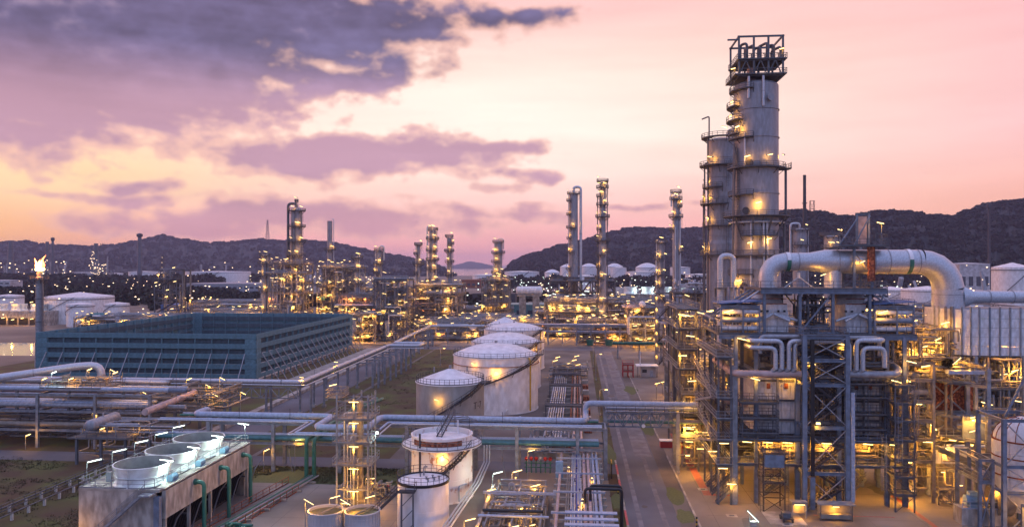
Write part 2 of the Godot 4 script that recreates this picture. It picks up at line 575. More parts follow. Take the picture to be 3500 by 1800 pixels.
func vessel_body(o: Node, c: Vector3, along: Vector3, r: float, long: float, m: Material, legs := true) -> void:
	var a := Acc.new()
	var prof: Array = []
	for i in 6:
		var q := PI / 2 * i / 5
		prof.append(Vector2(maxf(sin(q) * r, 0.002), -long / 2 - cos(q) * r * 0.5))
	for i in 6:
		var q := PI / 2 * i / 5
		prof.append(Vector2(maxf(cos(q) * r, 0.002), long / 2 + sin(q) * r * 0.5))
	a.lathe(Vector3.ZERO, prof, 20, true)
	var s := put(a, "shell", m, o)
	var dn := along.normalized()
	var b := Basis(Quaternion(Vector3.UP, dn))
	s.transform = Transform3D(b, c)
	if legs:
		if absf(dn.y) < 0.5:
			for k in [-0.3, 0.3]:
				var q: Vector3 = c + dn * long * k
				var side := dn.cross(Vector3.UP)
				var w := Acc.new()
				w.block(q - Vector3(0, r * 0.9, 0), side * r * 0.75, Vector3(0, r * 0.35, 0), dn * 0.12 if false else -dn * 0.12)
				put(w, "saddle", M.steel, o)
		var f := Acc.new()
		f.tube([c + Vector3(0, r * 0.8, 0) if absf(dn.y) < 0.5 else c + dn * long * 0.3, c + Vector3(0, r + 0.5, 0) if absf(dn.y) < 0.5 else c + dn * long * 0.3 + Vector3(r + 0.4, 0, 0)], r * 0.18, 8)
		put(f, "nozzle", m, o)

# a piece of ring-shaped gallery round a column
func gallery(t: Node, c: Vector3, r0: float, r1: float, a0: float, a1: float, w := 0.08) -> Node3D:
	var d := Acc.new()
	d.sector(c, r0, r1, 0.12, a0, a1)
	var n := maxi(2, int((a1 - a0) / 0.7))
	for j in n + 1:
		var an := a0 + (a1 - a0) * j / n
		var e := Vector3(cos(an), 0, sin(an))
		d.bar(c + e * r1 * 0.98 - Vector3(0, 0.1, 0), c + e * r0 - Vector3(0, (r1 - r0) * 0.9, 0), w * 1.3)
	var o := put(d, "platform", M.grating, t)
	var ra := Acc.new()
	var pts: Array = []
	var s := maxi(4, int((a1 - a0) / 0.25))
	var full := a1 - a0 > 6.2
	if not full: pts.append(c + Vector3(cos(a0), 0, sin(a0)) * (r0 + 0.1))
	for j in s + (0 if full else 1):
		var an := a0 + (a1 - a0) * j / s
		pts.append(c + Vector3(cos(an), 0, sin(an)) * (r1 - 0.05))
	if not full: pts.append(c + Vector3(cos(a1), 0, sin(a1)) * (r0 + 0.1))
	ra.rail(pts, 1.15, w, 1.8, full)
	put(ra, "railing", M.steel, o)
	return o

# a process column: o.segs [[radius, from, to]], o.plats [[height, from angle, to angle, reach]]
func column(t: Node, c: Vector3, o: Dictionary) -> void:
	var m: Material = o.get("m", M.clad)
	var prof: Array = []
	var bands := Acc.new()
	var sides: int = o.get("sides", 28)
	var last := 0.0
	for s in o.segs:
		prof.append(Vector2(s[0], s[1]))
		prof.append(Vector2(s[0], s[2]))
		var h: float = s[1] + 1.2
		while h < s[2]:
			bands.lathe(c, [Vector2(s[0], h - 0.12), Vector2(s[0] + o.get("band", 0.06), h - 0.1), Vector2(s[0] + o.get("band", 0.06), h + 0.1), Vector2(s[0], h + 0.12)], sides)
			h += o.get("step", 3.2)
		last = s[2]
	var rt: float = o.segs[-1][0]
	var a := Acc.new()
	a.lathe(c, prof, sides)
	put(a, "shell", m, t)
	var dome := Acc.new()
	var dp: Array = []
	for i in 7:
		var q := PI / 2 * i / 6
		dp.append(Vector2(maxf(cos(q) * rt, 0.002), last + sin(q) * rt * o.get("dome", 0.5)))
	dome.lathe(c, dp, sides, true)
	put(dome, "head", m, t)
	put(bands, "band", m, t)
	var w: float = o.get("w", 0.08)
	var k := 0
	var prev := [0.0, 0.0]
	for p in o.get("plats", []):
		var r := 0.0
		for s in o.segs:
			if p[0] >= s[1] and p[0] <= s[2] + 3: r = s[0]
		var reach: float = p[3] if p.size() > 3 else 1.3
		gallery(t, c + Vector3(0, p[0], 0), r + 0.05, r + reach, p[1], p[2], w)
		var am: float = p[1] + 0.3
		var e := Vector3(cos(am), 0, sin(am))
		if o.get("ladder", true):
			var low: float = maxf(p[0] - o.get("lad", 9.0), prev[0])
			if p[0] - low > 1.5:
				var la := Acc.new()
				la.ladder(c + e * (r + 0.45) + Vector3(0, low, 0), c + e * (r + 0.45) + Vector3(0, p[0] + 1.0, 0), e, 0.6)
				put(la, "ladder", M.steel, t)
		prev = [p[0], am]
		var nl: int = o.get("lamps", 1)
		for j in nl:
			var al: float = o.get("la", PI / 2) + rnd(-0.9, 0.9) if p[2] - p[1] > 3.0 else (p[1] + p[2]) / 2 + rnd(-0.4, 0.4)
			if p[2] - p[1] <= 3.0: al = clampf(al, p[1] + 0.1, p[2] - 0.1)
			var d := Vector3(cos(al), 0, sin(al))
			lamp(t, c + d * (r + reach * 0.75) + Vector3(0, p[0] + 2.2, 0), Vector3(-d.z, 0.25, d.x), o.get("ll", 1.6), o.get("le", 14.0) if k % int(o.get("lk", 1)) == 0 else 0.0, 0, o.get("lt", 0.22))
			k += 1
	var np: int = o.get("pipes", 2)
	for j in np:
		var an: float = o.get("pa", 0.3) + j * o.get("pd", 0.35)
		var e := Vector3(cos(an), 0, sin(an))
		var r: float = o.segs[0][0] + 0.5 + 0.15 * j
		var top: float = last - j * 7.0 + 1.0
		pipe(t, [c + e * rt * 0.9 + Vector3(0, top, 0), c + e * r + Vector3(0, top, 0), c + e * r + Vector3(0, o.get("pb", 2.0), 0)], o.get("pr", 0.22), o.get("pm", M.alu), "downpipe", 8)
	if o.get("goose", 0.0) > 0.0:
		var g: float = o.goose
		var ga: float = o.get("ga", 0.0)
		var e := Vector3(cos(ga), 0, sin(ga))
		var top := last + rt * 0.5
		pipe(t, [c + Vector3(0, top - 0.5, 0), c + Vector3(0, top + g * 4, 0), c + e * (rt + g * 2.2) + Vector3(0, top + g * 4, 0), c + e * (rt + g * 2.2) + Vector3(0, o.get("gb", 4.0), 0)], g, o.get("pm", M.alu), "overhead_pipe", 12)
# ---------------------------------------------------------------- materials
func tex(seed_: int, freq: float, lo: Color, hi: Color, size := 256, oct := 5, power := 1.0, kind := FastNoiseLite.TYPE_SIMPLEX_SMOOTH) -> ImageTexture:
	var n := FastNoiseLite.new()
	n.seed = seed_
	n.noise_type = kind
	n.frequency = freq
	n.fractal_octaves = oct
	var g := n.get_seamless_image(size, size)
	var im := Image.create(size, size, false, Image.FORMAT_RGB8)
	for y in size:
		for x in size:
			var t := pow(g.get_pixel(x, y).r, power)
			im.set_pixel(x, y, lo.lerp(hi, clampf((t - 0.2) / 0.6, 0, 1)))
	return ImageTexture.create_from_image(im)

func blotch(seed_: int, freq: float, spot: Color, base: Color, a: float, b: float) -> ImageTexture:   # mostly clean paint with scattered blotches
	var n := FastNoiseLite.new()
	n.seed = seed_
	n.frequency = freq
	n.fractal_octaves = 6
	var g := n.get_seamless_image(256, 256)
	var im := Image.create(256, 256, false, Image.FORMAT_RGB8)
	for y in 256:
		for x in 256:
			var t := g.get_pixel(x, y).r
			im.set_pixel(x, y, base.lerp(spot, smoothstep(a, b, t)) * (0.94 + 0.06 * g.get_pixel((x + 90) % 256, y).r))
	return ImageTexture.create_from_image(im)

func mat(called: String, lin: Color, rough := 0.6, metal := 0.0, t: Texture2D = null, scale := Vector3(0.2, 0.2, 0.2)) -> StandardMaterial3D:
	var m := StandardMaterial3D.new()
	m.resource_name = called
	m.albedo_color = lin.linear_to_srgb()
	m.roughness = rough
	m.metallic = metal
	if t:
		m.albedo_texture = t
		m.uv1_triplanar = true
		m.uv1_world_triplanar = true
		m.uv1_scale = scale
	M[called] = m
	return m

func glow(called: String, c: Color, e: float) -> void:
	var m := mat(called, Color(0.8, 0.8, 0.8), 0.5)
	m.emission_enabled = true
	m.emission = c
	m.emission_energy_multiplier = e

func materials() -> void:
	var grime := tex(3, 0.012, Color(0.83, 0.82, 0.81), Color(1, 1, 1), 256, 6)
	var fine := tex(9, 0.03, Color(0.86, 0.86, 0.86), Color(1, 1, 1), 256, 5)
	var dirt := tex(21, 0.006, Color(0.76, 0.74, 0.72), Color(1.0, 0.99, 0.97), 512, 7)
	var streak := tex(33, 0.02, Color(0.87, 0.86, 0.85), Color(1, 1, 1), 256, 6)
	var rusty := blotch(40, 0.017, Color(0.66, 0.38, 0.22), Color(1, 0.99, 0.98), 0.70, 0.90)
	var rust_all := tex(41, 0.02, Color(0.36, 0.17, 0.09), Color(0.75, 0.48, 0.34), 256, 5)
	var turf := tex(50, 0.014, Color(0.42, 0.33, 0.24), Color(0.46, 0.50, 0.24), 512, 6)
	var forest := tex(60, 0.02, Color(0.35, 0.38, 0.36), Color(0.95, 0.95, 0.9), 512, 6)
	var asphalt := tex(70, 0.006, Color(0.80, 0.79, 0.80), Color(1, 1, 1), 512, 7)
	mat("steel", Color(0.115, 0.125, 0.145), 0.55, 0.1, grime)
	mat("steel_light", Color(0.26, 0.28, 0.31), 0.5, 0.1, grime)
	mat("steel_blue", Color(0.155, 0.20, 0.27), 0.5, 0.0, grime)
	mat("steel_dark", Color(0.05, 0.05, 0.06), 0.6, 0.1, grime)
	mat("steel_tan", Color(0.25, 0.225, 0.19), 0.6, 0.0, grime)
	mat("grating", Color(0.08, 0.085, 0.095), 0.7, 0.1, fine)
	mat("alu", Color(0.52, 0.55, 0.60), 0.42, 0.45, fine, Vector3(0.4, 0.4, 0.4))
	mat("alu_dull", Color(0.33, 0.35, 0.39), 0.5, 0.25, grime, Vector3(0.3, 0.3, 0.3))
	mat("clad", Color(0.29, 0.30, 0.34), 0.5, 0.15, streak, Vector3(0.22, 0.06, 0.22))
	mat("clad_panel", Color(0.68, 0.70, 0.74), 0.55, 0.0, streak, Vector3(0.3, 0.12, 0.3))
	mat("white", Color(0.84, 0.84, 0.85), 0.42, 0.0, streak, Vector3(0.12, 0.05, 0.12))
	mat("white_rust", Color(0.78, 0.78, 0.78), 0.5, 0.0, rusty, Vector3(0.14, 0.09, 0.14))
	mat("tank_grey", Color(0.30, 0.32, 0.33), 0.5, 0.0, streak, Vector3(0.12, 0.05, 0.12))
	mat("concrete", Color(0.40, 0.38, 0.35), 0.85, 0.0, dirt, Vector3(0.11, 0.11, 0.11))
	mat("concrete_dirty", Color(0.42, 0.40, 0.37), 0.85, 0.0, dirt, Vector3(0.23, 0.09, 0.23))
	mat("pad", Color(0.25, 0.225, 0.205), 0.85, 0.0, dirt, Vector3(0.014, 0.014, 0.014))
	mat("asphalt", Color(0.115, 0.122, 0.142), 0.8, 0.0, asphalt, Vector3(0.016, 0.016, 0.016))
	mat("asphalt_patch", Color(0.185, 0.185, 0.20), 0.8, 0.0, asphalt, Vector3(0.09, 0.09, 0.09))
	mat("gravel", Color(0.17, 0.155, 0.145), 0.9, 0.0, dirt, Vector3(0.018, 0.018, 0.018))
	mat("turf", Color(0.42, 0.40, 0.36), 0.95, 0.0, turf, Vector3(0.016, 0.016, 0.016))
	mat("earth", Color(0.24, 0.19, 0.15), 0.95, 0.0, dirt, Vector3(0.006, 0.006, 0.006))
	mat("grass", Color(0.11, 0.13, 0.045), 0.95, 0.0, fine, Vector3(0.3, 0.3, 0.3))
	mat("red_paint", Color(0.34, 0.09, 0.07), 0.7, 0.0, fine)
	mat("kerb_red", Color(0.55, 0.10, 0.10), 0.7, 0.0, fine)
	mat("kerb_white", Color(0.6, 0.6, 0.58), 0.7, 0.0, grime)
	mat("rust", Color(0.8, 0.72, 0.66), 0.8, 0.0, rust_all, Vector3(0.3, 0.3, 0.3))
	mat("pink_pipe", Color(0.50, 0.37, 0.35), 0.55, 0.0, grime)
	mat("pipe_blue", Color(0.36, 0.43, 0.55), 0.45, 0.1, fine)
	mat("pipe_green", Color(0.035, 0.17, 0.12), 0.45, 0.0, grime)
	mat("pipe_teal", Color(0.06, 0.19, 0.21), 0.45, 0.0, grime)
	mat("pipe_black", Color(0.012, 0.012, 0.014), 0.4)
	mat("pipe_deep_blue", Color(0.03, 0.06, 0.3), 0.45)
	mat("yellow", Color(0.6, 0.36, 0.03), 0.6, 0.0, fine)
	mat("red", Color(0.4, 0.03, 0.03), 0.5)
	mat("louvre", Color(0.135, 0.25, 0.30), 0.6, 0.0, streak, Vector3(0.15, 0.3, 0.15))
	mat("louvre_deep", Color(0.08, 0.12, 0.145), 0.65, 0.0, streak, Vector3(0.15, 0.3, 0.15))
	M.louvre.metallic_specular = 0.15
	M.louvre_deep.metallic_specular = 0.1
	mat("fan_liner", Color(0.25, 0.26, 0.25), 0.8, 0.0, grime)
	mat("fan_white", Color(0.78, 0.85, 0.83), 0.5, 0.0, grime, Vector3(0.15, 0.15, 0.15))
	mat("fill_black", Color(0.012, 0.012, 0.013), 0.9, 0.0, fine)
	mat("roof_blue", Color(0.03, 0.12, 0.33), 0.5, 0.0, fine)
	mat("roof_white", Color(0.78, 0.78, 0.80), 0.4, 0.0, fine, Vector3(0.06, 0.06, 0.06))
	mat("motor_blue", Color(0.2, 0.36, 0.5), 0.45, 0.1, fine)
	mat("algae", Color(0.11, 0.11, 0.035), 0.3, 0.0, dirt, Vector3(0.3, 0.3, 0.3))
	mat("hill", Color(0.035, 0.048, 0.055), 1.0, 0.0, forest, Vector3(0.004, 0.004, 0.004))
	mat("dry_grass", Color(0.155, 0.14, 0.07), 1.0, 0.0, fine)
	mat("hill_leaf", Color(0.042, 0.056, 0.048), 1.0, 0.0, forest, Vector3(0.01, 0.01, 0.01))
	mat("leaf", Color(0.055, 0.07, 0.035), 0.9, 0.0, forest, Vector3(0.06, 0.06, 0.06))
	mat("bark", Color(0.1, 0.08, 0.06), 0.9, 0.0, grime)
	mat("far_wall", Color(0.5, 0.49, 0.5), 0.8, 0.0, grime, Vector3(0.05, 0.05, 0.05))
	mat("window", Color(0.04, 0.05, 0.07), 0.2)
	mat("sea", Color(0.10, 0.12, 0.15), 0.12)
	mat("pond", Color(0.12, 0.10, 0.08), 0.06)
	mat("stain", Color(0.10, 0.09, 0.085), 0.6, 0.0, fine)
	mat("lettering", Color(0.02, 0.02, 0.02), 0.6)
	glow("lamp_warm", Color(1.0, 0.84, 0.50), 2.6)
	glow("lamp_white", Color(0.92, 1.0, 0.94), 2.6)
	glow("lamp_orange", Color(1.0, 0.55, 0.18), 3.0)
	glow("lamp_far", Color(1.0, 0.84, 0.62), 3.0)
	glow("flame", Color(1.0, 0.46, 0.08), 7.0)
	glow("flame_core", Color(1.0, 0.85, 0.45), 12.0)
# ---------------------------------------------------------------- ground, roads, hills
func sheet(called: String, x0: float, x1: float, v0: float, v1: float, h: float, m: Material) -> MeshInstance3D:
	var a := Acc.new()
	a.face(P(x0, v0, h), P(x1, v0, h), P(x1, v1, h), P(x0, v1, h), Vector3.UP)
	return struct(a, called, m)

func patch(called: String, pts: Array, h: float, m: Material) -> MeshInstance3D:   # a flat patch with an uneven outline, points anticlockwise from above
	var a := Acc.new()
	var c := Vector3.ZERO
	for p in pts: c += P(p[0], p[1], h)
	c /= pts.size()
	for i in pts.size():
		var p: Array = pts[i]
		var q: Array = pts[(i + 1) % pts.size()]
		var k := a.v.size()
		a.v.append_array(PackedVector3Array([c, P(p[0], p[1], h), P(q[0], q[1], h)]))
		for j in 3: a.n.append(Vector3.UP)
		a.ix.append_array(PackedInt32Array([k, k + 2, k + 1]))
	return struct(a, called, m)

func ragged(cx: float, cv: float, rx: float, rv: float) -> Array:
	var out := []
	for i in 14:
		var an := TAU * i / 14
		var k := rnd(0.7, 1.1)
		out.append([cx + cos(an) * rx * k, cv + sin(an) * rv * k])
	return out

func land() -> void:
	sheet("ground", -4500, 4500, -600, 2600, 0.0, M.earth)
	sheet("sea", -4500, 2500, 2600, 12000, -0.5, M.sea)
	sheet("concrete_ground", -57, 6.9, 60, 128, 0.004, M.pad)
	sheet("concrete_ground", -60, 6.9, 134.5, 312, 0.004, M.gravel)
	sheet("concrete_ground", -160, 140, 326, 620, 0.004, M.pad)
	sheet("lawn", -200, -60, 60, 330, 0.004, M.turf)
	sheet("lawn", -59, -34, 134.5, 312, 0.008, M.turf)
	sheet("lawn", -56, -22, 118, 128, 0.008, M.grass)
	sheet("pavement", 16.4, 110, 60, 312, 0.012, M.pad)
	sheet("verge", 13.9, 16.4, 60, 312, 0.004, M.gravel)
	sheet("verge", 5.0, 6.9, 60, 312, 0.008, M.turf)
	sheet("road", 6.9, 13.9, 60, 330, 0.016, M.asphalt)
	sheet("road_patch", 10.5, 13.6, 140, 310, 0.020, M.asphalt_patch)
	sheet("road_patch", 6.9, 13.9, 122.5, 124, 0.020, M.fill_black).material_override = M.asphalt
	sheet("cross_road", -240, 6.9, 128, 134.5, 0.012, M.asphalt)
	sheet("far_road", -240, 140, 312, 326, 0.012, M.asphalt)
	sheet("side_road", -75.0, -65.0, 134.5, 312, 0.012, M.asphalt)
	var k := Acc.new()
	k.box(P(16.4, 110, 0.06), Vector3(0.3, 0.14, 62))
	k.box(P(16.4, 200, 0.06), Vector3(0.3, 0.14, 90))
	struct(k, "kerb", M.concrete)
	var kl := Acc.new()
	kl.box(P(-76.0, 222, 0.4), Vector3(1.8, 0.8, 176))
	struct(kl, "concrete_wall", M.concrete)
	var kr := Acc.new()
	var kw := Acc.new()
	for i in 13:
		var v := 98.0 + i * 3.1
		if i in [2, 3, 6, 7, 8, 10, 11]: kr.box(P(6.75, v, 0.07), Vector3(0.3, 0.15, 3.1))
		else: kw.box(P(6.75, v, 0.07), Vector3(0.3, 0.15, 3.1))
	struct(kr, "kerb", M.kerb_red)
	struct(kw, "kerb", M.concrete)
	sheet("red_ground_line", 19.2, 20.4, 118, 160, 0.020, M.red_paint)
	sheet("red_ground_line", 19.2, 24.5, 117.3, 118, 0.020, M.red_paint)
	sheet("red_ground_line", 33, 44, 109.2, 109.5, 0.020, M.red_paint)
	sheet("red_ground_line", 47.5, 48.2, 104, 122, 0.020, M.red_paint)
	for q in [[14.9, 117, 1.5, 5], [15.1, 107, 1.4, 3.5], [6.0, 113, 1.2, 4], [14.9, 165, 1.6, 9], [15.2, 190, 1.8, 6], [5.8, 142, 1.3, 8], [15, 215, 2.0, 8]]:
		patch("weedy_ground", ragged(q[0], q[1], q[2], q[3]), 0.026, M.grass)
	for q in [[20.8, 107.5], [18.8, 119.8], [36.5, 101.5], [27.5, 104.5]]:
		sheet("drain_cover", q[0], q[0] + 1.5, q[1], q[1] + 1.3, 0.026, M.concrete)
		sheet("drain_grate", q[0] + 0.4, q[0] + 1.1, q[1] + 0.35, q[1] + 0.95, 0.032, M.grating)
	for i in 46:
		var q: Array = pick([[-50, 4, 70, 126], [18, 70, 90, 126], [17, 60, 140, 230], [-150, 100, 330, 420], [7.4, 13.4, 90, 300]])
		var cx := rnd(q[0], q[1])
		var cv := rnd(q[2], q[3])
		patch("ground_stain", ragged(cx, cv, rnd(0.4, 1.6) if cx < 14 and cx > 6.9 else rnd(0.6, 3.0), rnd(0.5, 3.5)), 0.0225 + i * 0.00005, M.stain if i % 3 == 0 else M.gravel)
	for j in 2: sheet("tyre_track", 8.2 + j * 3.4, 8.9 + j * 3.4, 60, 300, 0.0215, M.asphalt_patch)
	sheet("stained_ground", 26, 31, 105, 110.5, 0.018, M.concrete)
	sheet("pond", -300, -198, 276, 322, 0.03, M.pond)
	var jt := Acc.new()
	for i in 9: jt.box(P(19.0 + i * 7.0, 112, 0.017), Vector3(0.07, 0.004, 34))
	for i in 8: jt.box(P(62, 96.0 + i * 6.0, 0.0165), Vector3(88, 0.004, 0.07))
	for i in 7: jt.box(P(-57.0 + i * 8.0, 94, 0.009), Vector3(0.07, 0.004, 46))
	for i in 7: jt.box(P(-26, 74.0 + i * 7.0, 0.0085), Vector3(60, 0.004, 0.07))
	for i in 24: jt.box(P(60, 136.0 + i * 7.5, 0.0165), Vector3(86, 0.004, 0.07))
	struct(jt, "pavement_joints", M.gravel)
	var tuft := Acc.new()
	for i in 7:
		var e := Vector3(rnd(-1, 1), 0, rnd(-1, 1)) * 0.3
		var w := Vector3(rnd(-1, 1), 0, rnd(-1, 1)).normalized() * 0.05
		tuft.face(e - w, e + w, e * 1.5 + w * 0.3 + Vector3(0, rnd(0.12, 0.3), 0), e * 1.5 - w * 0.3 + Vector3(0, rnd(0.12, 0.3), 0), Vector3(0, 1, 0.3).normalized())
	var blades := put_mesh(tuft)
	var gm := MultiMesh.new()
	gm.transform_format = MultiMesh.TRANSFORM_3D
	gm.mesh = blades
	gm.instance_count = 15000
	var clump := FastNoiseLite.new()
	clump.seed = 12
	clump.frequency = 0.06
	var areas := [[-104, -60, 78, 128], [-56, -22, 118, 128], [-59, -34, 136, 300], [13.9, 16.4, 90, 300], [5.0, 6.8, 90, 300], [-150, -100, 78, 130]]
	for i in 15000:
		var q: Array = areas[[0, 0, 0, 1, 1, 2, 2, 0, 5, 5][i % 10] if i % 60 else 4]
		var at := Vector2.ZERO
		for trial in 6:
			at = Vector2(rnd(q[0], q[1]), rnd(q[2], q[3]))
			if clump.get_noise_2d(at.x, at.y) > -0.05: break
		gm.set_instance_transform(i, Transform3D(Basis(Vector3.UP, rnd(0, TAU)) * Basis.from_scale(Vector3.ONE * rnd(0.3, 0.85)), P(at.x, at.y, 0.0)))
	var go := MultiMeshInstance3D.new()
	go.multimesh = gm
	go.name = "grass"
	go.material_override = M.dry_grass
	tag(go, "dry grass tufts on the field, lawns and road verges", "grass", "", "stuff")
	add_child(go, true)
	# hills: ridges given as [bearing x, height in metres] far away
	ridge("hills", 3300, [[-1500, 118], [-1288, 124], [-1228, 128], [-1188, 116], [-1058, 107], [-1008, 113], [-938, 133], [-888, 153], [-878, 157], [-838, 140], [-768, 122], [-708, 126], [-638, 138], [-588, 132], [-518, 134], [-438, 120], [-388, 98], [-338, 82], [-288, 66], [-228, 48], [-180, 20], [-150, -8]], 1500)
	ridge("hills", 2500, [[-30, -5], [0, 26], [12, 42], [62, 66], [132, 90], [182, 108], [252, 136], [312, 148], [412, 144], [492, 148], [562, 150], [640, 165], [760, 170], [860, 160]], 1300)
	ridge("hills", 1500, [[500, -10], [540, 30], [590, 76], [640, 112], [702, 136], [772, 130], [832, 122], [872, 121], [912, 133], [992, 133], [1062, 123], [1102, 121], [1152, 133], [1212, 149], [1288, 155], [1400, 165], [1600, 150]], 900)
	ridge("far_island", 9000, [[-170, -20], [-158, 22], [-128, 58], [-108, 84], [-78, 66], [-58, 42], [-40, 20], [-30, -20]], 1500)

func ridge(called: String, dist: float, prof: Array, deep: float) -> void:
	var a := Acc.new()
	var yaw := atan(165.0 / 1900.0)
	var cols := int((prof[-1][0] - prof[0][0]) / 4.0)
	var rows := 16
	var f := FastNoiseLite.new()
	f.seed = int(dist)
	f.frequency = 0.006
	f.fractal_octaves = 6
	f.fractal_gain = 0.6
	var lum := FastNoiseLite.new()
	lum.seed = 77
	lum.frequency = 0.05
	lum.fractal_octaves = 4
	var grid := PackedVector3Array()
	for i in cols + 1:
		var b: float = lerpf(prof[0][0], prof[-1][0], float(i) / cols)
		var h := 0.0
		for k in prof.size() - 1:
			if b >= prof[k][0] and b <= prof[k + 1][0]:
				var t: float = (b - prof[k][0]) / (prof[k + 1][0] - prof[k][0])
				h = lerpf(prof[k][1], prof[k + 1][1], smoothstep(0.0, 1.0, t) * 0.5 + t * 0.5)
		for j in rows + 1:
			var t := float(j) / rows
			var d := dist - deep * 0.55 * (1.0 - t)
			var r := b / 1900.0 * d
			var x := r * cos(yaw) - d * sin(yaw)
			var v := d * cos(yaw) + r * sin(yaw)
			var up := h * pow(t, 0.8) * (1.0 if j == rows else 1.0 + 0.16 * f.get_noise_2d(x, v) * sin(t * PI) * 2.0)
			up += (f.get_noise_2d(x * 8.0, v * 8.0) * 4.0 + rnd(0.0, 6.0)) * (1.0 if h > 20 and j > 0 else 0.2)
			grid.append(P(x, v, maxf(up, -3.0)))
	for i in cols:
		for j in rows:
			var k := i * (rows + 1) + j
			var p := grid[k]
			var q := grid[k + rows + 1]
			var n := (q - p).cross(grid[k + 1] - p).normalized()
			a.face(p, q, grid[k + rows + 2], grid[k + 1], n)
	struct(a, called, M.hill)
	if dist > 5000.0: return
	var mm := MultiMesh.new()                               # tree crowns over the slope and along the skyline
	mm.transform_format = MultiMesh.TRANSFORM_3D
	mm.mesh = crown_mesh(0.25)
	mm.instance_count = 3000
	for i in 3000:
		var j := rows if i % 2 == 0 else rng.randi() % (rows + 1)
		var q: Vector3 = grid[(rng.randi() % (cols + 1)) * (rows + 1) + j]
		var s := rnd(3.5, 7.5) * (1.0 if dist < 2000 else 1.3)
		mm.set_instance_transform(i, Transform3D(Basis(Vector3.UP, rnd(0, TAU)) * Basis.from_scale(Vector3(s * 1.4, s, s * 1.4)), q + Vector3(rnd(-6, 6), s * 0.3, rnd(-6, 6))))
	var o := MultiMeshInstance3D.new()
	o.multimesh = mm
	o.name = numbered(self, "trees")
	o.material_override = M.hill_leaf
	tag(o, "woods covering the %s" % ("left-hand hills" if dist > 3000 else ("hill right of the distant island" if dist > 2000 else "right-hand hills")), "trees", "", "stuff")
	add_child(o, true)
# ---------------------------------------------------------------- storage tanks near the camera
func spiral(t: Node, c: Vector3, r: float, a0: float, h0: float, a1: float, h1: float, w := 0.9) -> void:   # from the top (a0, h0) down to (a1, h1)
	var s := Acc.new()
	var n := int(absf(h0 - h1) / 0.27)
	for i in n:
		var q := (i + 0.5) / n
		var an := lerpf(a0, a1, q)
		var e := Vector3(cos(an), 0, sin(an))
		var y := Vector3(0, lerpf(h0, h1, q), 0)
		s.block(c + e * (r + 0.1 + w / 2) + y, e * w / 2, Vector3(0, 0.03, 0), Vector3(-e.z, 0, e.x) * -0.16)
	var o := put(s, "spiral_stair", M.steel_dark, t)
	var b := Acc.new()
	var m := 22
	for i in m:
		for q in [[0.08, 0.0, 0.22], [w + 0.1, 0.0, 0.28], [w + 0.1, 1.05, 0.07], [w + 0.1, 0.6, 0.05]]:
			var p0 := lerpf(a0, a1, float(i) / m)
			var p1 := lerpf(a0, a1, float(i + 1) / m)
			var u: Vector3 = c + Vector3(cos(p0), 0, sin(p0)) * (r + q[0]) + Vector3(0, lerpf(h0, h1, float(i) / m) + q[1], 0)
			var v: Vector3 = c + Vector3(cos(p1), 0, sin(p1)) * (r + q[0]) + Vector3(0, lerpf(h0, h1, float(i + 1) / m) + q[1], 0)
			b.bar(u, v, 0.07, q[2])
		var e := Vector3(cos(lerpf(a0, a1, float(i) / m)), 0, sin(lerpf(a0, a1, float(i) / m)))
		var y := lerpf(h0, h1, float(i) / m)
		b.bar(c + e * (r + w + 0.1) + Vector3(0, y, 0), c + e * (r + w + 0.1) + Vector3(0, y + 1.05, 0), 0.06)
		if i % 3 == 0: b.bar(c + e * (r + w) + Vector3(0, y - 0.1, 0), c + e * r + Vector3(0, y - 1.0, 0), 0.08)
	put(b, "handrail", M.steel_dark, o)

func ring_pts(c: Vector3, r: float, n: int, a0 := 0.0, a1 := TAU) -> Array:
	var p := []
	for i in n: p.append(c + Vector3(cos(a0 + (a1 - a0) * i / n), 0, sin(a0 + (a1 - a0) * i / n)) * r)
	return p

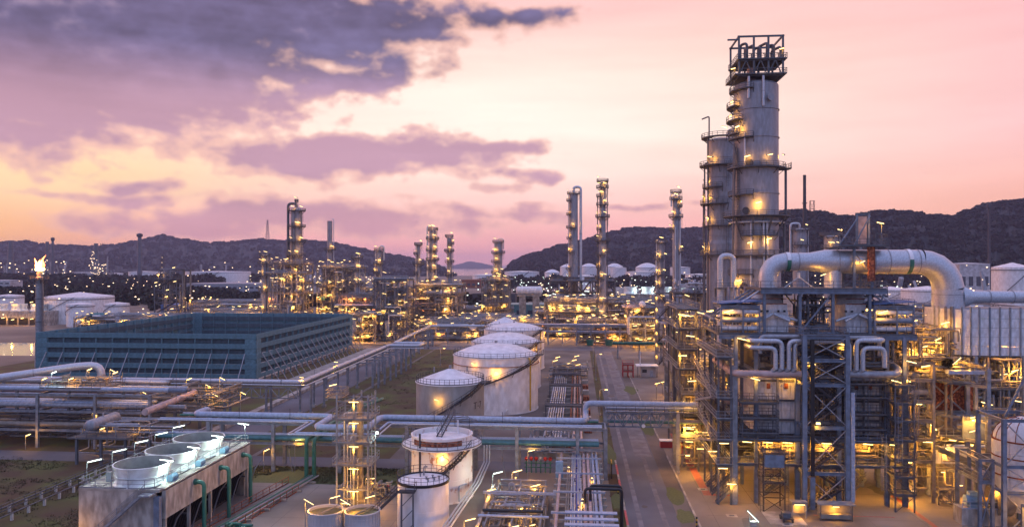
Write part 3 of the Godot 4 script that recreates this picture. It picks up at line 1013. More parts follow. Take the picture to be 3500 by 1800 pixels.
func tank(label: String, x: float, v: float, r: float, h: float, o := {}) -> Node3D:
	var t := thing("storage_tank", label, "tank", P(x, v, 0), o.get("group", ""))
	var m: Material = o.get("m", M.white)
	var z := Vector3.ZERO
	var sides: int = o.get("sides", 64)
	var s := Acc.new()
	var prof := [Vector2(r + 0.12, 0), Vector2(r + 0.12, 0.15), Vector2(r, 0.16)]
	var strakes: int = o.get("strakes", 6)
	for i in strakes:                                   # plates of each course stand a little proud of the one above
		prof.append(Vector2(r - 0.006 * i, 0.16 + (h - 0.16) * i / strakes + 0.01))
		prof.append(Vector2(r - 0.006 * i, 0.16 + (h - 0.16) * (i + 1) / strakes))
	s.lathe(z, prof, sides)
	put(s, "shell", m, t)
	var rise: float = o.get("rise", 2.4)
	var roof := Acc.new()
	var rp := []
	for i in 9:
		var q := i / 8.0
		var y: float = rise * (1.0 - q) if o.get("cone", false) else rise * (1.0 - q * q)
		rp.push_front(Vector2(maxf(r * q * 1.0 + (0.08 if i == 8 else 0.0), 0.002), h + y))
	roof.lathe(z, rp, sides, true)
	roof.lathe(z, [Vector2(r + 0.02, h - 0.15), Vector2(r + 0.14, h - 0.13), Vector2(r + 0.14, h + 0.01), Vector2(r + 0.06, h + 0.02)], sides)
	put(roof, "roof", o.get("rm", M.roof_white), t)
	if o.get("ribs", 0) > 0:
		var rb := Acc.new()
		for i in int(o.ribs):
			var an := TAU * i / int(o.ribs)
			var e := Vector3(cos(an), 0, sin(an))
			for k in 6:
				var q0 := r * (0.08 + 0.9 * k / 6)
				var q1 := r * (0.08 + 0.9 * (k + 1) / 6)
				var f0: float = rise * (1 - q0 / r if o.get("cone", false) else 1 - q0 * q0 / r / r)
				var f1: float = rise * (1 - q1 / r if o.get("cone", false) else 1 - q1 * q1 / r / r)
				rb.bar(e * q0 + Vector3(0, h + f0, 0), e * q1 + Vector3(0, h + f1, 0), 0.06, 0.05)
		put(rb, "roof_seam", o.get("rm", M.roof_white), t)
	if o.get("rail", true):
		var ra := Acc.new()
		ra.rail(ring_pts(z + Vector3(0, h + 0.02, 0), r - 0.05, 44), 1.1, o.get("rw", 0.07), 1.5, true)
		put(ra, "railing", M.steel_dark, t)
	if o.has("stair"):
		var a: Array = o.stair
		spiral(t, z, r, a[0], a[1], a[2], a[3], o.get("sw", 0.9))
		var d := Acc.new()
		d.sector(Vector3(0, h + 0.12, 0), r - 1.2, r + 1.5, 0.12, a[0] - 0.35 * 8 / r, a[0] + 0.04)
		var lp := put(d, "landing", M.grating, t)
		var lr := Acc.new()
		lr.rail(ring_pts(Vector3(0, h + 0.12, 0), r + 1.45, 4, a[0] - 0.35 * 8 / r, a[0] + 0.1), 1.1, 0.07, 1.2)
		put(lr, "railing", M.steel_dark, lp)
	for i in 3:
		var v0 := Acc.new()
		var an := -0.6 - i * 1.1
		v0.tube([Vector3(cos(an), 0, sin(an)) * r * 0.55 + Vector3(0, h + rise * 0.6, 0), Vector3(cos(an), 0, sin(an)) * r * 0.55 + Vector3(0, h + rise * 0.6 + 1.0, 0)], 0.14, 8)
		put(v0, "vent", M.steel_light, t)
	var v1 := Acc.new()
	v1.tube([Vector3(0, h + rise - 0.1, 0), Vector3(0, h + rise + 0.5, 0)], 0.3, 10)
	put(v1, "vent", M.steel_light, t)
	for q in o.get("girders", []):
		var g := Acc.new()
		g.lathe(z, [Vector2(r, q - 0.12), Vector2(r + 0.28, q - 0.05), Vector2(r + 0.28, q + 0.03), Vector2(r, q + 0.03)], sides)
		put(g, "wind_girder", o.get("gm", M.rust), t)
	for q in o.get("lamps", []):                        # angle, height: bracket lamps on the shell
		var e := Vector3(cos(q[0]), 0, sin(q[0]))
		barp(t, "lamp_bracket", e * r + Vector3(0, q[1] + 0.2, 0), e * (r + 0.9) + Vector3(0, q[1] + 0.35, 0), 0.07, 0.07, M.steel)
		lamp(t, e * (r + 0.95) + Vector3(0, q[1] + 0.3, 0), Vector3(-e.z, 0.15, e.x), 0.9, q[2] if q.size() > 2 else 12.0, q[3] if q.size() > 3 else 0, 0.16)
	for q in o.get("nozzles", []):
		var e := Vector3(cos(q), 0, sin(q))
		var nz := Acc.new()
		nz.tube([e * (r - 0.1) + Vector3(0, 0.9, 0), e * (r + 0.9) + Vector3(0, 0.9, 0)], 0.35, 10)
		nz.tube([e * (r + 0.75) + Vector3(0, 0.9, 0), e * (r + 0.95) + Vector3(0, 0.9, 0)], 0.5, 12)
		put(nz, "manway", m, t)
	return t

func letters(t: Node, text: String, c: Vector3, r: float, a0: float, y: float, size: float, m: Material) -> void:   # painted on a round shell, reading left to right as an runs down
	var w := 0.0
	var f := SystemFont.new()
	f.font_names = PackedStringArray(["Droid Sans"])
	for ch in text:
		var tm := TextMesh.new()
		tm.text = ch
		tm.font = f
		tm.font_size = 64
		tm.pixel_size = size / 46.0
		tm.depth = 0.02
		var an := a0 - w / r
		var e := Vector3(cos(an), 0, sin(an))
		var o := inst(tm, "lettering", m, t)
		o.transform = Transform3D(Basis(Vector3(e.z, 0, -e.x), Vector3.UP, e), c + e * (r + 0.02) + Vector3(0, y, 0))
		w += size * (0.5 if ch == "-" else 0.72)

func go_tanks() -> void:
	var t := tank("grey cylindrical storage tank with pale cone roof and black lettering on its shell", -25.2, 148.4, 6.75, 12.2, {"m": M.tank_grey, "cone": true, "rise": 2.5, "stair": [0.42, 12.2, 3.0, 1.5], "lamps": [[1.75, 9.4, 16.0]], "strakes": 7, "nozzles": [0.9, 1.05, 2.2], "ribs": 20})
	letters(t, "T-7", Vector3.ZERO, 6.76, 0.62, 8.0, 1.3, M.lettering)
	t = tank("largest white storage tank, nearest of the white row, yellow drain pipe on its right", -20.2, 186.0, 10.45, 13.2, {"rise": 2.7, "stair": [0.25, 13.2, 3.3, 0.6], "girders": [11.2], "lamps": [[1.95, 11.8, 8.0], [1.45, 10.0, 26.0]], "nozzles": [1.2], "ribs": 28})
	pipe(t, [Vector3(8.6, 13.0, 6.2), Vector3(9.0, 12.4, 6.6), Vector3(9.0, 0.5, 6.6)], 0.2, M.yellow, "drain_pipe")
	t = tank("second white storage tank of the row, right behind the largest one", -20.8, 219.5, 10.1, 13.0, {"rise": 2.6, "stair": [0.5, 13.0, 3.3, 0.6], "girders": [11.0], "lamps": [[0.6, 11, 8.0]], "ribs": 28})
	pipe(t, [Vector3(9.2, 12.8, 4.6), Vector3(9.2, 0.5, 4.6)], 0.2, M.yellow, "drain_pipe")
	t = tank("third white storage tank of the row, standing behind two others", -21.8, 259.5, 10.4, 13.2, {"rise": 2.2, "stair": [0.5, 13.2, 3.3, 0.6], "lamps": [[0.4, 11, 8.0]], "ribs": 28})
	pipe(t, [Vector3(9.4, 13.0, 4.9), Vector3(9.4, 0.5, 4.9)], 0.2, M.yellow, "drain_pipe")
	tank("farthest white storage tank of the row with a steep cone roof", -28.5, 297.0, 8.0, 11.3, {"rise": 3.6, "cone": true, "stair": [0.5, 11.3, 3.3, 0.6], "ribs": 24})
	# rust-streaked tank with a sunken roof and a gallery
	t = thing("storage_tank", "white tank with rust streaks and a round gallery below its rim", "tank", P(-20.6, 113.8, 0))
	var s := Acc.new()
	s.lathe(Vector3.ZERO, [Vector2(4.8, 0), Vector2(4.8, 0.15), Vector2(4.65, 0.16), Vector2(4.65, 3.3), Vector2(4.63, 3.31), Vector2(4.63, 6.4), Vector2(4.61, 6.41), Vector2(4.61, 9.4), Vector2(4.7, 9.41), Vector2(4.7, 9.55), Vector2(4.5, 9.56), Vector2(4.5, 8.7)], 56)
	put(s, "shell", M.white_rust, t)
	var f := Acc.new()
	f.lathe(Vector3.ZERO, [Vector2(4.51, 8.72), Vector2(3.9, 8.72), Vector2(3.9, 8.95), Vector2(0.01, 9.15)], 48)
	put(f, "floating_roof", M.roof_white, t)
	var rb := Acc.new()
	rb.lathe(Vector3.ZERO, [Vector2(4.62, 8.35), Vector2(4.635, 8.35), Vector2(4.635, 9.15), Vector2(4.62, 9.15)], 40, false, 0.7, 2.5)
	put(rb, "rust_band", M.rust, t)
	gallery(t, Vector3(0, 8.1, 0), 4.65, 6.1, 0.0, TAU, 0.06).material_override = M.roof_white
	spiral(t, Vector3.ZERO, 4.65, 0.5, 8.1, 2.45, 0.5, 0.8)
	var st := Acc.new()
	st.stair(Vector3(-0.3, 9.1, 1.0), Vector3(1.0, 12.0, -3.6), 0.8)
	put(st, "roof_ladder", M.steel, t)
	var ho := Acc.new()
	for k in 4: ho.tube(ring_pts(Vector3(1.2 + k * 0.7, 11.4 - k * 0.3, -4.2), 1.6, 16) + [Vector3(2.8 + k * 0.7, 11.4 - k * 0.3, -4.2)], 0.05, 5)
	ho.bar(Vector3(1.2, 8.1, -4.9), Vector3(1.2, 12.2, -4.9), 0.1)
	ho.bar(Vector3(3.6, 8.1, -4.2), Vector3(3.6, 11.0, -4.2), 0.1)
	put(ho, "foam_pipe", M.steel, t)
	pipe(t, [Vector3(-2.6, 4.0, 3.95), Vector3(-2.6, 10.2, 3.95)], 0.15, M.steel_dark, "gauge_pipe")
	pipe(t, [Vector3(2.2, 9.0, -1.5), Vector3(2.2, 11.2, -1.5)], 0.12, M.roof_white, "vent")
	pipe(t, [Vector3(1.9, 4.6, 4.5), Vector3(1.9, 6.6, 4.6), Vector3(1.0, 7.2, 4.9)], 0.06, M.steel_light, "lamp_pole")
	lamp(t, Vector3(0.9, 7.2, 4.95), Vector3(1, 0.5, 0.2), 0.6, 16.0, 0, 0.2)
	pipe(t, [Vector3(3.2, 0.3, 3.6), Vector3(3.2, 2.6, 3.6), Vector3(4.1, 2.6, 2.4)], 0.1, M.pipe_blue, "drain_pipe")
	# small white tank at the front with a flat black-edged roof
	t = thing("storage_tank", "small white tank, black roof edge and railed flat top, before the rusty one", "tank", P(-20.4, 98.8, 0))
	s = Acc.new()
	s.lathe(Vector3.ZERO, [Vector2(3.55, 0), Vector2(3.55, 0.15), Vector2(3.4, 0.16), Vector2(3.4, 3.3), Vector2(3.385, 3.31), Vector2(3.385, 6.5)], 48)
	put(s, "shell", M.white, t)
	f = Acc.new()
	f.lathe(Vector3.ZERO, [Vector2(3.38, 6.62), Vector2(1.5, 6.75), Vector2(0.01, 6.8)], 48)
	put(f, "roof", M.roof_white, t)
	f = Acc.new()
	f.lathe(Vector3.ZERO, [Vector2(3.38, 6.48), Vector2(3.5, 6.48), Vector2(3.5, 6.68), Vector2(3.36, 6.69)], 48)
	put(f, "roof_edge", M.pipe_black, t)
	var ra := Acc.new()
	ra.rail(ring_pts(Vector3(0, 6.66, 0), 3.42, 26), 1.1, 0.055, 0.8, true)
	put(ra, "railing", M.steel_dark, t)
	var no: Acc
	for q in [[0.5, 0.4], [1.2, -0.4], [1.6, 0.5], [2.1, -0.1], [0.9, 1.2], [-0.6, -1.0]]:
		no = Acc.new()
		no.tube([Vector3(q[0], 6.7, q[1]), Vector3(q[0], 7.15, q[1])], 0.1, 8)
		no.tube([Vector3(q[0], 7.12, q[1]), Vector3(q[0], 7.2, q[1])], 0.18, 8)
		put(no, "nozzle", M.steel_light, t)
	no = Acc.new()
	no.tube([Vector3(-0.3, 6.7, -1.8), Vector3(-0.3, 7.9, -1.8), Vector3(0.2, 7.9, -1.8)], 0.12, 8, 0.3)
	put(no, "vent", M.steel_light, t)
	boxp(t, "landing", Vector3(-1.3, 6.2, 3.9), Vector3(2.2, 0.12, 1.4), M.steel_dark)
	var ln := Acc.new()
	ln.rail([Vector3(-2.4, 6.26, 4.6), Vector3(-0.2, 6.26, 4.6), Vector3(-0.2, 6.26, 3.4)], 1.1, 0.06, 1.0)
	ln.stair(Vector3(-6.2, 2.6, 4.3), Vector3(-2.4, 6.2, 4.3), 0.9)
	put(ln, "stair", M.steel_dark, t)
	for q in [-1.9, -0.4]: barp(t, "post", Vector3(q, 0, 4.4), Vector3(q, 6.2, 4.4), 0.2, 0.2, M.steel)
	for k in 3: barp(t, "brace", Vector3(-1.9, 0.6 + k * 1.9, 4.4), Vector3(-0.4, 2.2 + k * 1.9, 4.4), 0.1, 0.1, M.steel)
	# two open settling tanks lit from above
	for i in 2:
		var lab: String = ["round open settling tank with green water, left of the pair", "round open settling tank with green water, right of the pair"][i]
		t = thing("settling_tank", lab, "tank", P(-31.6 + i * 4.6, 92.8 + i * 0.3, 0), "open settling tanks under strip lamps")
		s = Acc.new()
		s.lathe(Vector3.ZERO, [Vector2(2.15, 0), Vector2(2.15, 4.15), Vector2(2.28, 4.16), Vector2(2.28, 4.3), Vector2(2.08, 4.31), Vector2(2.08, 3.6)], 40)
		put(s, "shell", M.far_wall, t)
		f = Acc.new()
		for k in 28:
			var e := Vector3(cos(TAU * k / 28), 0, sin(TAU * k / 28))
			f.bar(e * 2.17, e * 2.17 + Vector3(0, 4.15, 0), 0.08)
		for y in [1.0, 1.9, 2.8, 3.6]: f.lathe(Vector3.ZERO, [Vector2(2.15, y), Vector2(2.2, y), Vector2(2.2, y + 0.06), Vector2(2.15, y + 0.06)], 32)
		put(f, "stiffener", M.far_wall, t)
		f = Acc.new()
		f.lathe(Vector3.ZERO, [Vector2(2.09, 3.95), Vector2(0.01, 3.95)], 32)
		put(f, "water", M.algae, t)
		barp(t, "agitator_bridge", Vector3(-0.6, 4.1, 1.6), Vector3(0.9, 4.3, -1.7), 0.16, 0.12, M.steel_tan)
		pipe(t, [Vector3(-2.4, 0, 0.8), Vector3(-2.4, 5.4, 0.8)], 0.05, M.steel_light, "lamp_pole")
		lamp(t, Vector3(-1.9, 5.5, 0.8), Vector3(1, -0.42, 0.25), 1.7, 16.0)
	# slim vertical vessel
	t = thing("vessel", "slim grey upright vessel with manhole and thin vent pipe", "vessel", P(-33.2, 111.5, 0))
	s = Acc.new()
	s.lathe(Vector3.ZERO, [Vector2(0.78, 0), Vector2(0.74, 1.9), Vector2(0.66, 2.0), Vector2(0.66, 4.9)], 24)
	put(s, "shell", M.tank_grey, t)
	f = Acc.new()
	f.lathe(Vector3.ZERO, [Vector2(0.66, 4.9), Vector2(0.55, 5.2), Vector2(0.3, 5.4), Vector2(0.01, 5.45)], 24, true)
	put(f, "head", M.tank_grey, t)
	f = Acc.new()
	f.tube([Vector3(-0.1, 2.6, 0.5), Vector3(-0.1, 2.6, 0.95)], 0.32, 14)
	f.tube([Vector3(-0.1, 2.6, 0.88), Vector3(-0.1, 2.6, 0.98)], 0.42, 14)
	put(f, "manway", M.steel, t)
	f = Acc.new()
	f.tube([Vector3(0.05, 0.9, 0.6), Vector3(0.05, 0.9, 0.8)], 0.24, 14)
	put(f, "skirt_opening", M.fill_black, t)
	pipe(t, [Vector3(0, 5.3, 0), Vector3(0, 9.4, 0)], 0.07, M.steel_light, "vent_pipe")
# ---------------------------------------------------------------- cooling tower with three fans, and the tall wind screen
func go_cooling() -> void:
	var t := thing("cooling_tower", "concrete cooling tower with three white fan stacks and green riser pipes", "cooling tower", P(-55.3, 99, 0))
	var x0 := -5.2
	var x1 := 5.1
	var z0 := 12.0       # near end (towards the camera)
	var z1 := -12.5
	boxp(t, "end_wall", Vector3(-0.3, 3.85, z0 - 0.15), Vector3(9.8, 7.7, 0.3), M.concrete_dirty)
	boxp(t, "end_wall", Vector3(-0.3, 3.85, z1 + 0.15), Vector3(9.8, 7.7, 0.3), M.concrete_dirty)
	boxp(t, "side_wall", Vector3(x0 + 0.15, 3.85, -0.25), Vector3(0.3, 7.7, 23.9), M.concrete_dirty)
	boxp(t, "deck", Vector3(-0.05, 7.85, -0.25), Vector3(10.3, 0.3, 24.6), M.concrete)
	boxp(t, "corner_post", Vector3(4.9, 3.6, z0 + 0.05), Vector3(0.7, 7.2, 0.7), M.steel_blue)
	boxp(t, "distribution_basin", Vector3(5.35, 6.1, -0.3), Vector3(0.5, 3.4, 23.6), M.concrete_dirty)
	boxp(t, "basin_kerb", Vector3(5.0, 8.06, -0.3), Vector3(1.2, 0.12, 23.9), M.concrete)
	boxp(t, "gutter", Vector3(4.2, 8.03, -0.3), Vector3(0.25, 0.06, 23.9), M.pipe_black)
	boxp(t, "fill", Vector3(3.1, 2.2, -0.3), Vector3(0.3, 4.4, 23.2), M.fill_black)
	for k in 30:
		barp(t, "louvre", Vector3(3.3, 0.4, 10.8 - k * 0.78), Vector3(4.6, 4.4, 10.8 - k * 0.78), 0.08, 0.3, M.fill_black)
	for k in 5:
		var z := z0 - 0.8 - k * 5.7
		boxp(t, "column_post", Vector3(5.3, 2.2, z), Vector3(0.35, 4.4, 0.35), M.concrete)
		barp(t, "brace", Vector3(5.3, 0.3, z - 0.2), Vector3(5.3, 3.4, z - 2.8), 0.13, 0.13, M.steel)
		barp(t, "brace", Vector3(5.3, 3.4, z - 2.8), Vector3(5.3, 4.3, z - 5.4), 0.13, 0.13, M.steel)
		barp(t, "beam", Vector3(5.25, 3.1, z), Vector3(2.9, 3.1, z), 0.16, 0.2, M.steel)
	for k in 3:
		var z := 5.8 - k * 7.0
		var y := 6.9
		pipe(t, [Vector3(6.9, 0, z - 1.2), Vector3(6.9, y, z - 1.2), Vector3(5.5, y, z - 1.2)], 0.27, M.pipe_green, "riser_pipe", 14)
		var fl := Acc.new()
		fl.tube([Vector3(5.6, y, z - 1.2), Vector3(5.9, y, z - 1.2)], 0.4, 14)
		put(fl, "flange", M.pipe_green, t)
	for k in 3:
		var c := Vector3(1.0, 8.0, 8.6 - k * 7.0)
		var s := Acc.new()
		s.lathe(c, [Vector2(3.42, 0), Vector2(3.42, 0.12), Vector2(3.28, 0.14), Vector2(3.12, 0.6), Vector2(3.08, 1.05), Vector2(3.2, 1.7), Vector2(3.42, 2.28)], 56, true)
		s.lathe(c, [Vector2(3.42, 2.28), Vector2(3.5, 2.29), Vector2(3.5, 2.38), Vector2(3.34, 2.39)], 56)
		var li := Acc.new()
		li.lathe(c, [Vector2(3.34, 2.39), Vector2(3.1, 1.7), Vector2(2.98, 1.05), Vector2(3.02, 0.5), Vector2(3.1, 0.01)], 56, true)
		var fs := put(s, "fan_stack", M.fan_white, t)
		put(li, "liner", M.fan_liner, fs)
		var r := Acc.new()
		r.lathe(c, [Vector2(3.1, 1.0), Vector2(3.2, 1.0), Vector2(3.2, 1.1), Vector2(3.1, 1.1)], 48)
		for j in 12:
			var e := Vector3(cos(TAU * j / 12), 0, sin(TAU * j / 12))
			r.bar(c + e * 3.33 + Vector3(0, 0.15, 0), c + e * 3.12 + Vector3(0, 1.0, 0), 0.05)
			r.bar(c + e * 3.12 + Vector3(0, 1.05, 0), c + e * 3.46 + Vector3(0, 2.3, 0), 0.05)
		put(r, "rib", M.fan_white, fs)
		var dh := Acc.new()
		dh.box(c + Vector3(-0.2, 0.62, 3.2), Vector3(1.1, 0.6, 0.06))
		put(dh, "hatch", M.fan_white, fs)
		var fan := Acc.new()
		for j in 8:
			var e := Vector3(cos(TAU * j / 8), 0, sin(TAU * j / 8))
			fan.block(c + e * 1.7 + Vector3(0, 0.7, 0), e * 1.2, Vector3(e.z, 0.25, -e.x).normalized() * -0.28, Vector3(e.z * 0.25, 1, -e.x * 0.25).normalized() * 0.02)
		fan.tube([c + Vector3(0, 0.3, 0), c + Vector3(0, 0.95, 0)], 0.5, 14)
		put(fan, "fan", M.steel_dark, fs)
		var mo := Acc.new()
		mo.tube([c + Vector3(3.7, 0.55, -1.0), c + Vector3(3.7, 0.55, 0.2)], 0.36, 14)
		mo.tube([c + Vector3(3.7, 0.55, 0.2), c + Vector3(3.7, 0.55, 0.45)], 0.44, 14)
		for j in 5: mo.tube([c + Vector3(3.7, 0.55, -0.9 + j * 0.22), c + Vector3(3.7, 0.55, -0.82 + j * 0.22)], 0.41, 14)
		mo.box(c + Vector3(3.7, 0.1, -0.3), Vector3(0.8, 0.2, 1.5))
		put(mo, "fan_motor", M.motor_blue, t)
	var ra := Acc.new()
	ra.rail([Vector3(x0, 8.0, z0), Vector3(x0, 8.0, z1), Vector3(x1, 8.0, z1)], 1.1, 0.06, 1.9)
	put(ra, "railing", M.steel_light, t)
	ra = Acc.new()
	ra.rail([Vector3(x0, 8.0, z0), Vector3(3.2, 8.0, z0), Vector3(4.1, 8.0, z0 - 0.6), Vector3(4.1, 8.0, z1)], 1.1, 0.06, 1.9)
	put(ra, "railing", M.steel_light, t)
	var st := Acc.new()
	st.stair(Vector3(-4.4, 0.8, z0 + 0.9), Vector3(3.4, 7.6, z0 + 0.9), 1.0)
	put(st, "stair", M.steel_light, t)
	boxp(t, "landing", Vector3(3.9, 7.6, z0 + 0.8), Vector3(1.5, 0.15, 1.3), M.steel_light)
	boxp(t, "hatch", Vector3(-3.4, 8.06, z0 - 1.4), Vector3(1.6, 0.12, 1.2), M.concrete)
	boxp(t, "cabinet", Vector3(-3.2, 8.6, z0 - 3.0), Vector3(0.7, 1.2, 0.5), M.steel_light)
	# strip lamps along both edges of the deck
	var spots := [[x0, z0 - 1.5, 1, 0], [x0, z0 - 6.6, 1, 0], [x0, z0 - 11.6, 1, 0], [x0, z0 - 16.6, 1, 0], [x0, z0 - 21.3, 1, 0], [4.9, z0 - 2.4, -1, 1], [4.9, z0 - 9.0, -1, 1], [4.9, z0 - 15.6, -1, 1], [4.9, z1 + 0.6, -1, 0]]
	for q in spots:
		var a := Vector3(q[0], 8.0, q[1])
		pipe(t, [a, a + Vector3(0, 2.7, 0), a + Vector3(q[2] * 0.4, 2.9, 0)], 0.05, M.steel_light, "lamp_pole", 6)
		lamp(t, a + Vector3(1.1 if q[2] > 0 else -0.2, 3.0, 0.1), Vector3(1.0, 0.2 * q[2], -0.35), 1.8, 7.0 if q[2] > 0 else 30.0, 1, 0.17)
	lamp(t, Vector3(-5.9, 3.2, z0 + 2.6), Vector3(1, 0.45, 0), 2.2, 22.0, 0, 0.17)
	pipe(t, [Vector3(-6.9, 0, z0 + 2.6), Vector3(-6.9, 2.6, z0 + 2.6), Vector3(-6.6, 2.8, z0 + 2.6)], 0.06, M.steel_light, "lamp_pole", 6)
	# ---- wind screen: rows of proud louvred bands and set-back panels between mullions, on raking struts
	t = thing("wind_screen", "tall blue-grey louvred screen enclosing a large open yard, propped by raking struts", "screen", P(-127, 259, 0))
	var plate := Acc.new()
	for k in 7:
		var y := -0.5 + (k + 0.5) / 7.0
		plate.block(Vector3(0, y, 0), Vector3(0.5, 0, 0), Vector3(0, 0.078, 0.10).normalized() * 0.082, Vector3(0, -0.10, 0.078).normalized() * 0.06)
	var louvred := put_mesh(plate)
	var w := 34.0
	var n := 47.0
	var sides := [[Vector3(-w, 0, n), Vector3(1, 0, 0), 2 * w, Vector3(0, 0, 1), 12], [Vector3(w, 0, n), Vector3(0, 0, -1), 2 * n, Vector3(1, 0, 0), 17], [Vector3(w, 0, -n), Vector3(-1, 0, 0), 2 * w, Vector3(0, 0, -1), 12], [Vector3(-w, 0, -n), Vector3(0, 0, 1), 2 * n, Vector3(-1, 0, 0), 17]]
	for si in 4:
		var q: Array = sides[si]
		var a: Vector3 = q[0]
		var u: Vector3 = q[1]
		var long: float = q[2]
		var o: Vector3 = q[3]
		var bays: int = q[4]
		var seen: bool = si < 2
		var edge := 3.4
		var step := (long - 2 * edge) / bays
		for row in 5:                                       # bands 1.45 high every 2.93 m, the top one highest
			var hi := 15.1 - row * 2.93
			var lo := maxf(hi - 1.45, 2.2)
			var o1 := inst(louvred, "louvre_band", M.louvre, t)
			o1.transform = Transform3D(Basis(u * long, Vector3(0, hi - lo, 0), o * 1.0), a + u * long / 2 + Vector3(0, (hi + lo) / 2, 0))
			if row == 4: continue
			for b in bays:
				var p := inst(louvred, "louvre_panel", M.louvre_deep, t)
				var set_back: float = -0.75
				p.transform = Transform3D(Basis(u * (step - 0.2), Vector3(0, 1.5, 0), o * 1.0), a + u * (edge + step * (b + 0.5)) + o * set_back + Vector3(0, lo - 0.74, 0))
		var fr := Acc.new()
		for b in bays + 1:
			var c := a + u * (edge + step * b)
			fr.block(c - o * 0.45 + Vector3(0, 8.6, 0), u * 0.09, Vector3(0, 6.5, 0), o * 0.36)
			fr.block(c - o * 1.0 + Vector3(0, 1.1, 0), u * 0.15, Vector3(0, 1.1, 0), o * 0.15)
		put(fr, "mullion", M.louvre, t)
		for e in [edge / 2, long - edge / 2]:
			boxp(t, "corner_panel", a + u * e - o * 0.1 + Vector3(0, 8.5, 0), Vector3(edge * absf(u.x) + 0.2 * absf(o.x), 12.6, edge * absf(u.z) + 0.2 * absf(o.z)), M.louvre)
		if seen:
			for b in bays + 1:
				var c := a + u * (edge + step * b)
				barp(t, "strut", c + o * 0.1 + Vector3(0, 9.4, 0), c + o * 6.4 + Vector3(0, 0.0, 0), 0.2, 0.25, M.alu_dull)
	boxp(t, "apron", Vector3(w + 9.0, 0.9, -2), Vector3(4.8, 0.25, 2 * n - 4), M.concrete)
	for k in 12: boxp(t, "apron_wall", Vector3(w + 9.0, 0.4, -n + 4 + k * 7.8), Vector3(4.4, 0.8, 0.3), M.concrete)
	boxp(t, "yard_floor", Vector3(0, 0.5, 0), Vector3(2 * w - 4, 1.0, 2 * n - 4), M.concrete)
# ---------------------------------------------------------------- pipe bridges, the pipe track beside the road, the left pipe station
func run(t: Node, pts: Array, r: float, m: Material, called := "pipe", sides := 12) -> void:   # points as [x, v, h]
	var q := []
	for p in pts: q.append(P(p[0], p[1], p[2]))
	pipe(t, q, r, m, called, sides)

func truss(t: Node, a: Vector3, b: Vector3, deep: float, n: int, m: Material, w := 0.18) -> void:
	hbeam(t, "truss_chord", a, b, w * 1.3, w * 1.3, m)
	hbeam(t, "truss_chord", a + Vector3(0, deep, 0), b + Vector3(0, deep, 0), w * 1.3, w * 1.3, m)
	for i in n:
		var p := a.lerp(b, float(i) / n)
		var q := a.lerp(b, float(i + 1) / n)
		barp(t, "truss_web", p, p + Vector3(0, deep, 0), w, w, m)
		if i % 2 == 0: barp(t, "truss_web", p, q + Vector3(0, deep, 0), w, w, m)
		else: barp(t, "truss_web", p + Vector3(0, deep, 0), q, w, w, m)
	barp(t, "truss_web", b, b + Vector3(0, deep, 0), w, w, m)

func valve(t: Node, at: Vector3, r: float, m: Material, wheel: Material) -> void:
	var a := Acc.new()
	a.ball(at, r * 1.5, 8)
	a.tube([at, at + Vector3(0, r * 4, 0)], r * 0.4, 6)
	put(a, "valve", m, t)
	var w := Acc.new()
	w.lathe(at + Vector3(0, r * 4, 0), [Vector2(r * 1.3, -0.03), Vector2(r * 1.6, -0.03), Vector2(r * 1.6, 0.03), Vector2(r * 1.3, 0.03)], 12)
	w.bar(at + Vector3(-r * 1.5, r * 4, 0), at + Vector3(r * 1.5, r * 4, 0), 0.04)
	put(w, "handwheel", wheel, t)

func pump(label: String, at: Vector3, turn: float, s: float, m: Material, cat := "pump") -> Node3D:
	var t := thing("pump", label, cat, at, "pumps in the lit pit")
	t.rotation.y = turn
	boxp(t, "base_plate", Vector3(0, 0.15 * s, 0), Vector3(2.2 * s, 0.3 * s, 0.8 * s), M.concrete)
	var a := Acc.new()
	a.tube([Vector3(-0.95 * s, 0.75 * s, 0), Vector3(0.1 * s, 0.75 * s, 0)], 0.36 * s, 14)
	for k in 6: a.tube([Vector3((-0.85 + k * 0.15) * s, 0.75 * s, 0), Vector3((-0.8 + k * 0.15) * s, 0.75 * s, 0)], 0.4 * s, 14)
	a.box(Vector3(-0.5 * s, 1.15 * s, 0), Vector3(0.4, 0.25, 0.3) * s)
	a.box(Vector3(-0.5 * s, 0.4 * s, 0), Vector3(0.7, 0.3, 0.5) * s)
	put(a, "motor", m, t)
	var b := Acc.new()
	b.tube([Vector3(0.1 * s, 0.75 * s, 0), Vector3(0.5 * s, 0.75 * s, 0)], 0.16 * s, 10)
	b.tube([Vector3(0.55 * s, 0.75 * s, 0), Vector3(0.9 * s, 0.75 * s, 0)], 0.5 * s, 16)
	b.tube([Vector3(0.72 * s, 0.75 * s, 0), Vector3(0.72 * s, 1.7 * s, 0)], 0.18 * s, 10)
	b.tube([Vector3(0.9 * s, 0.75 * s, 0), Vector3(1.4 * s, 0.75 * s, 0)], 0.2 * s, 10)
	put(b, "casing", M.steel, t)
	return t

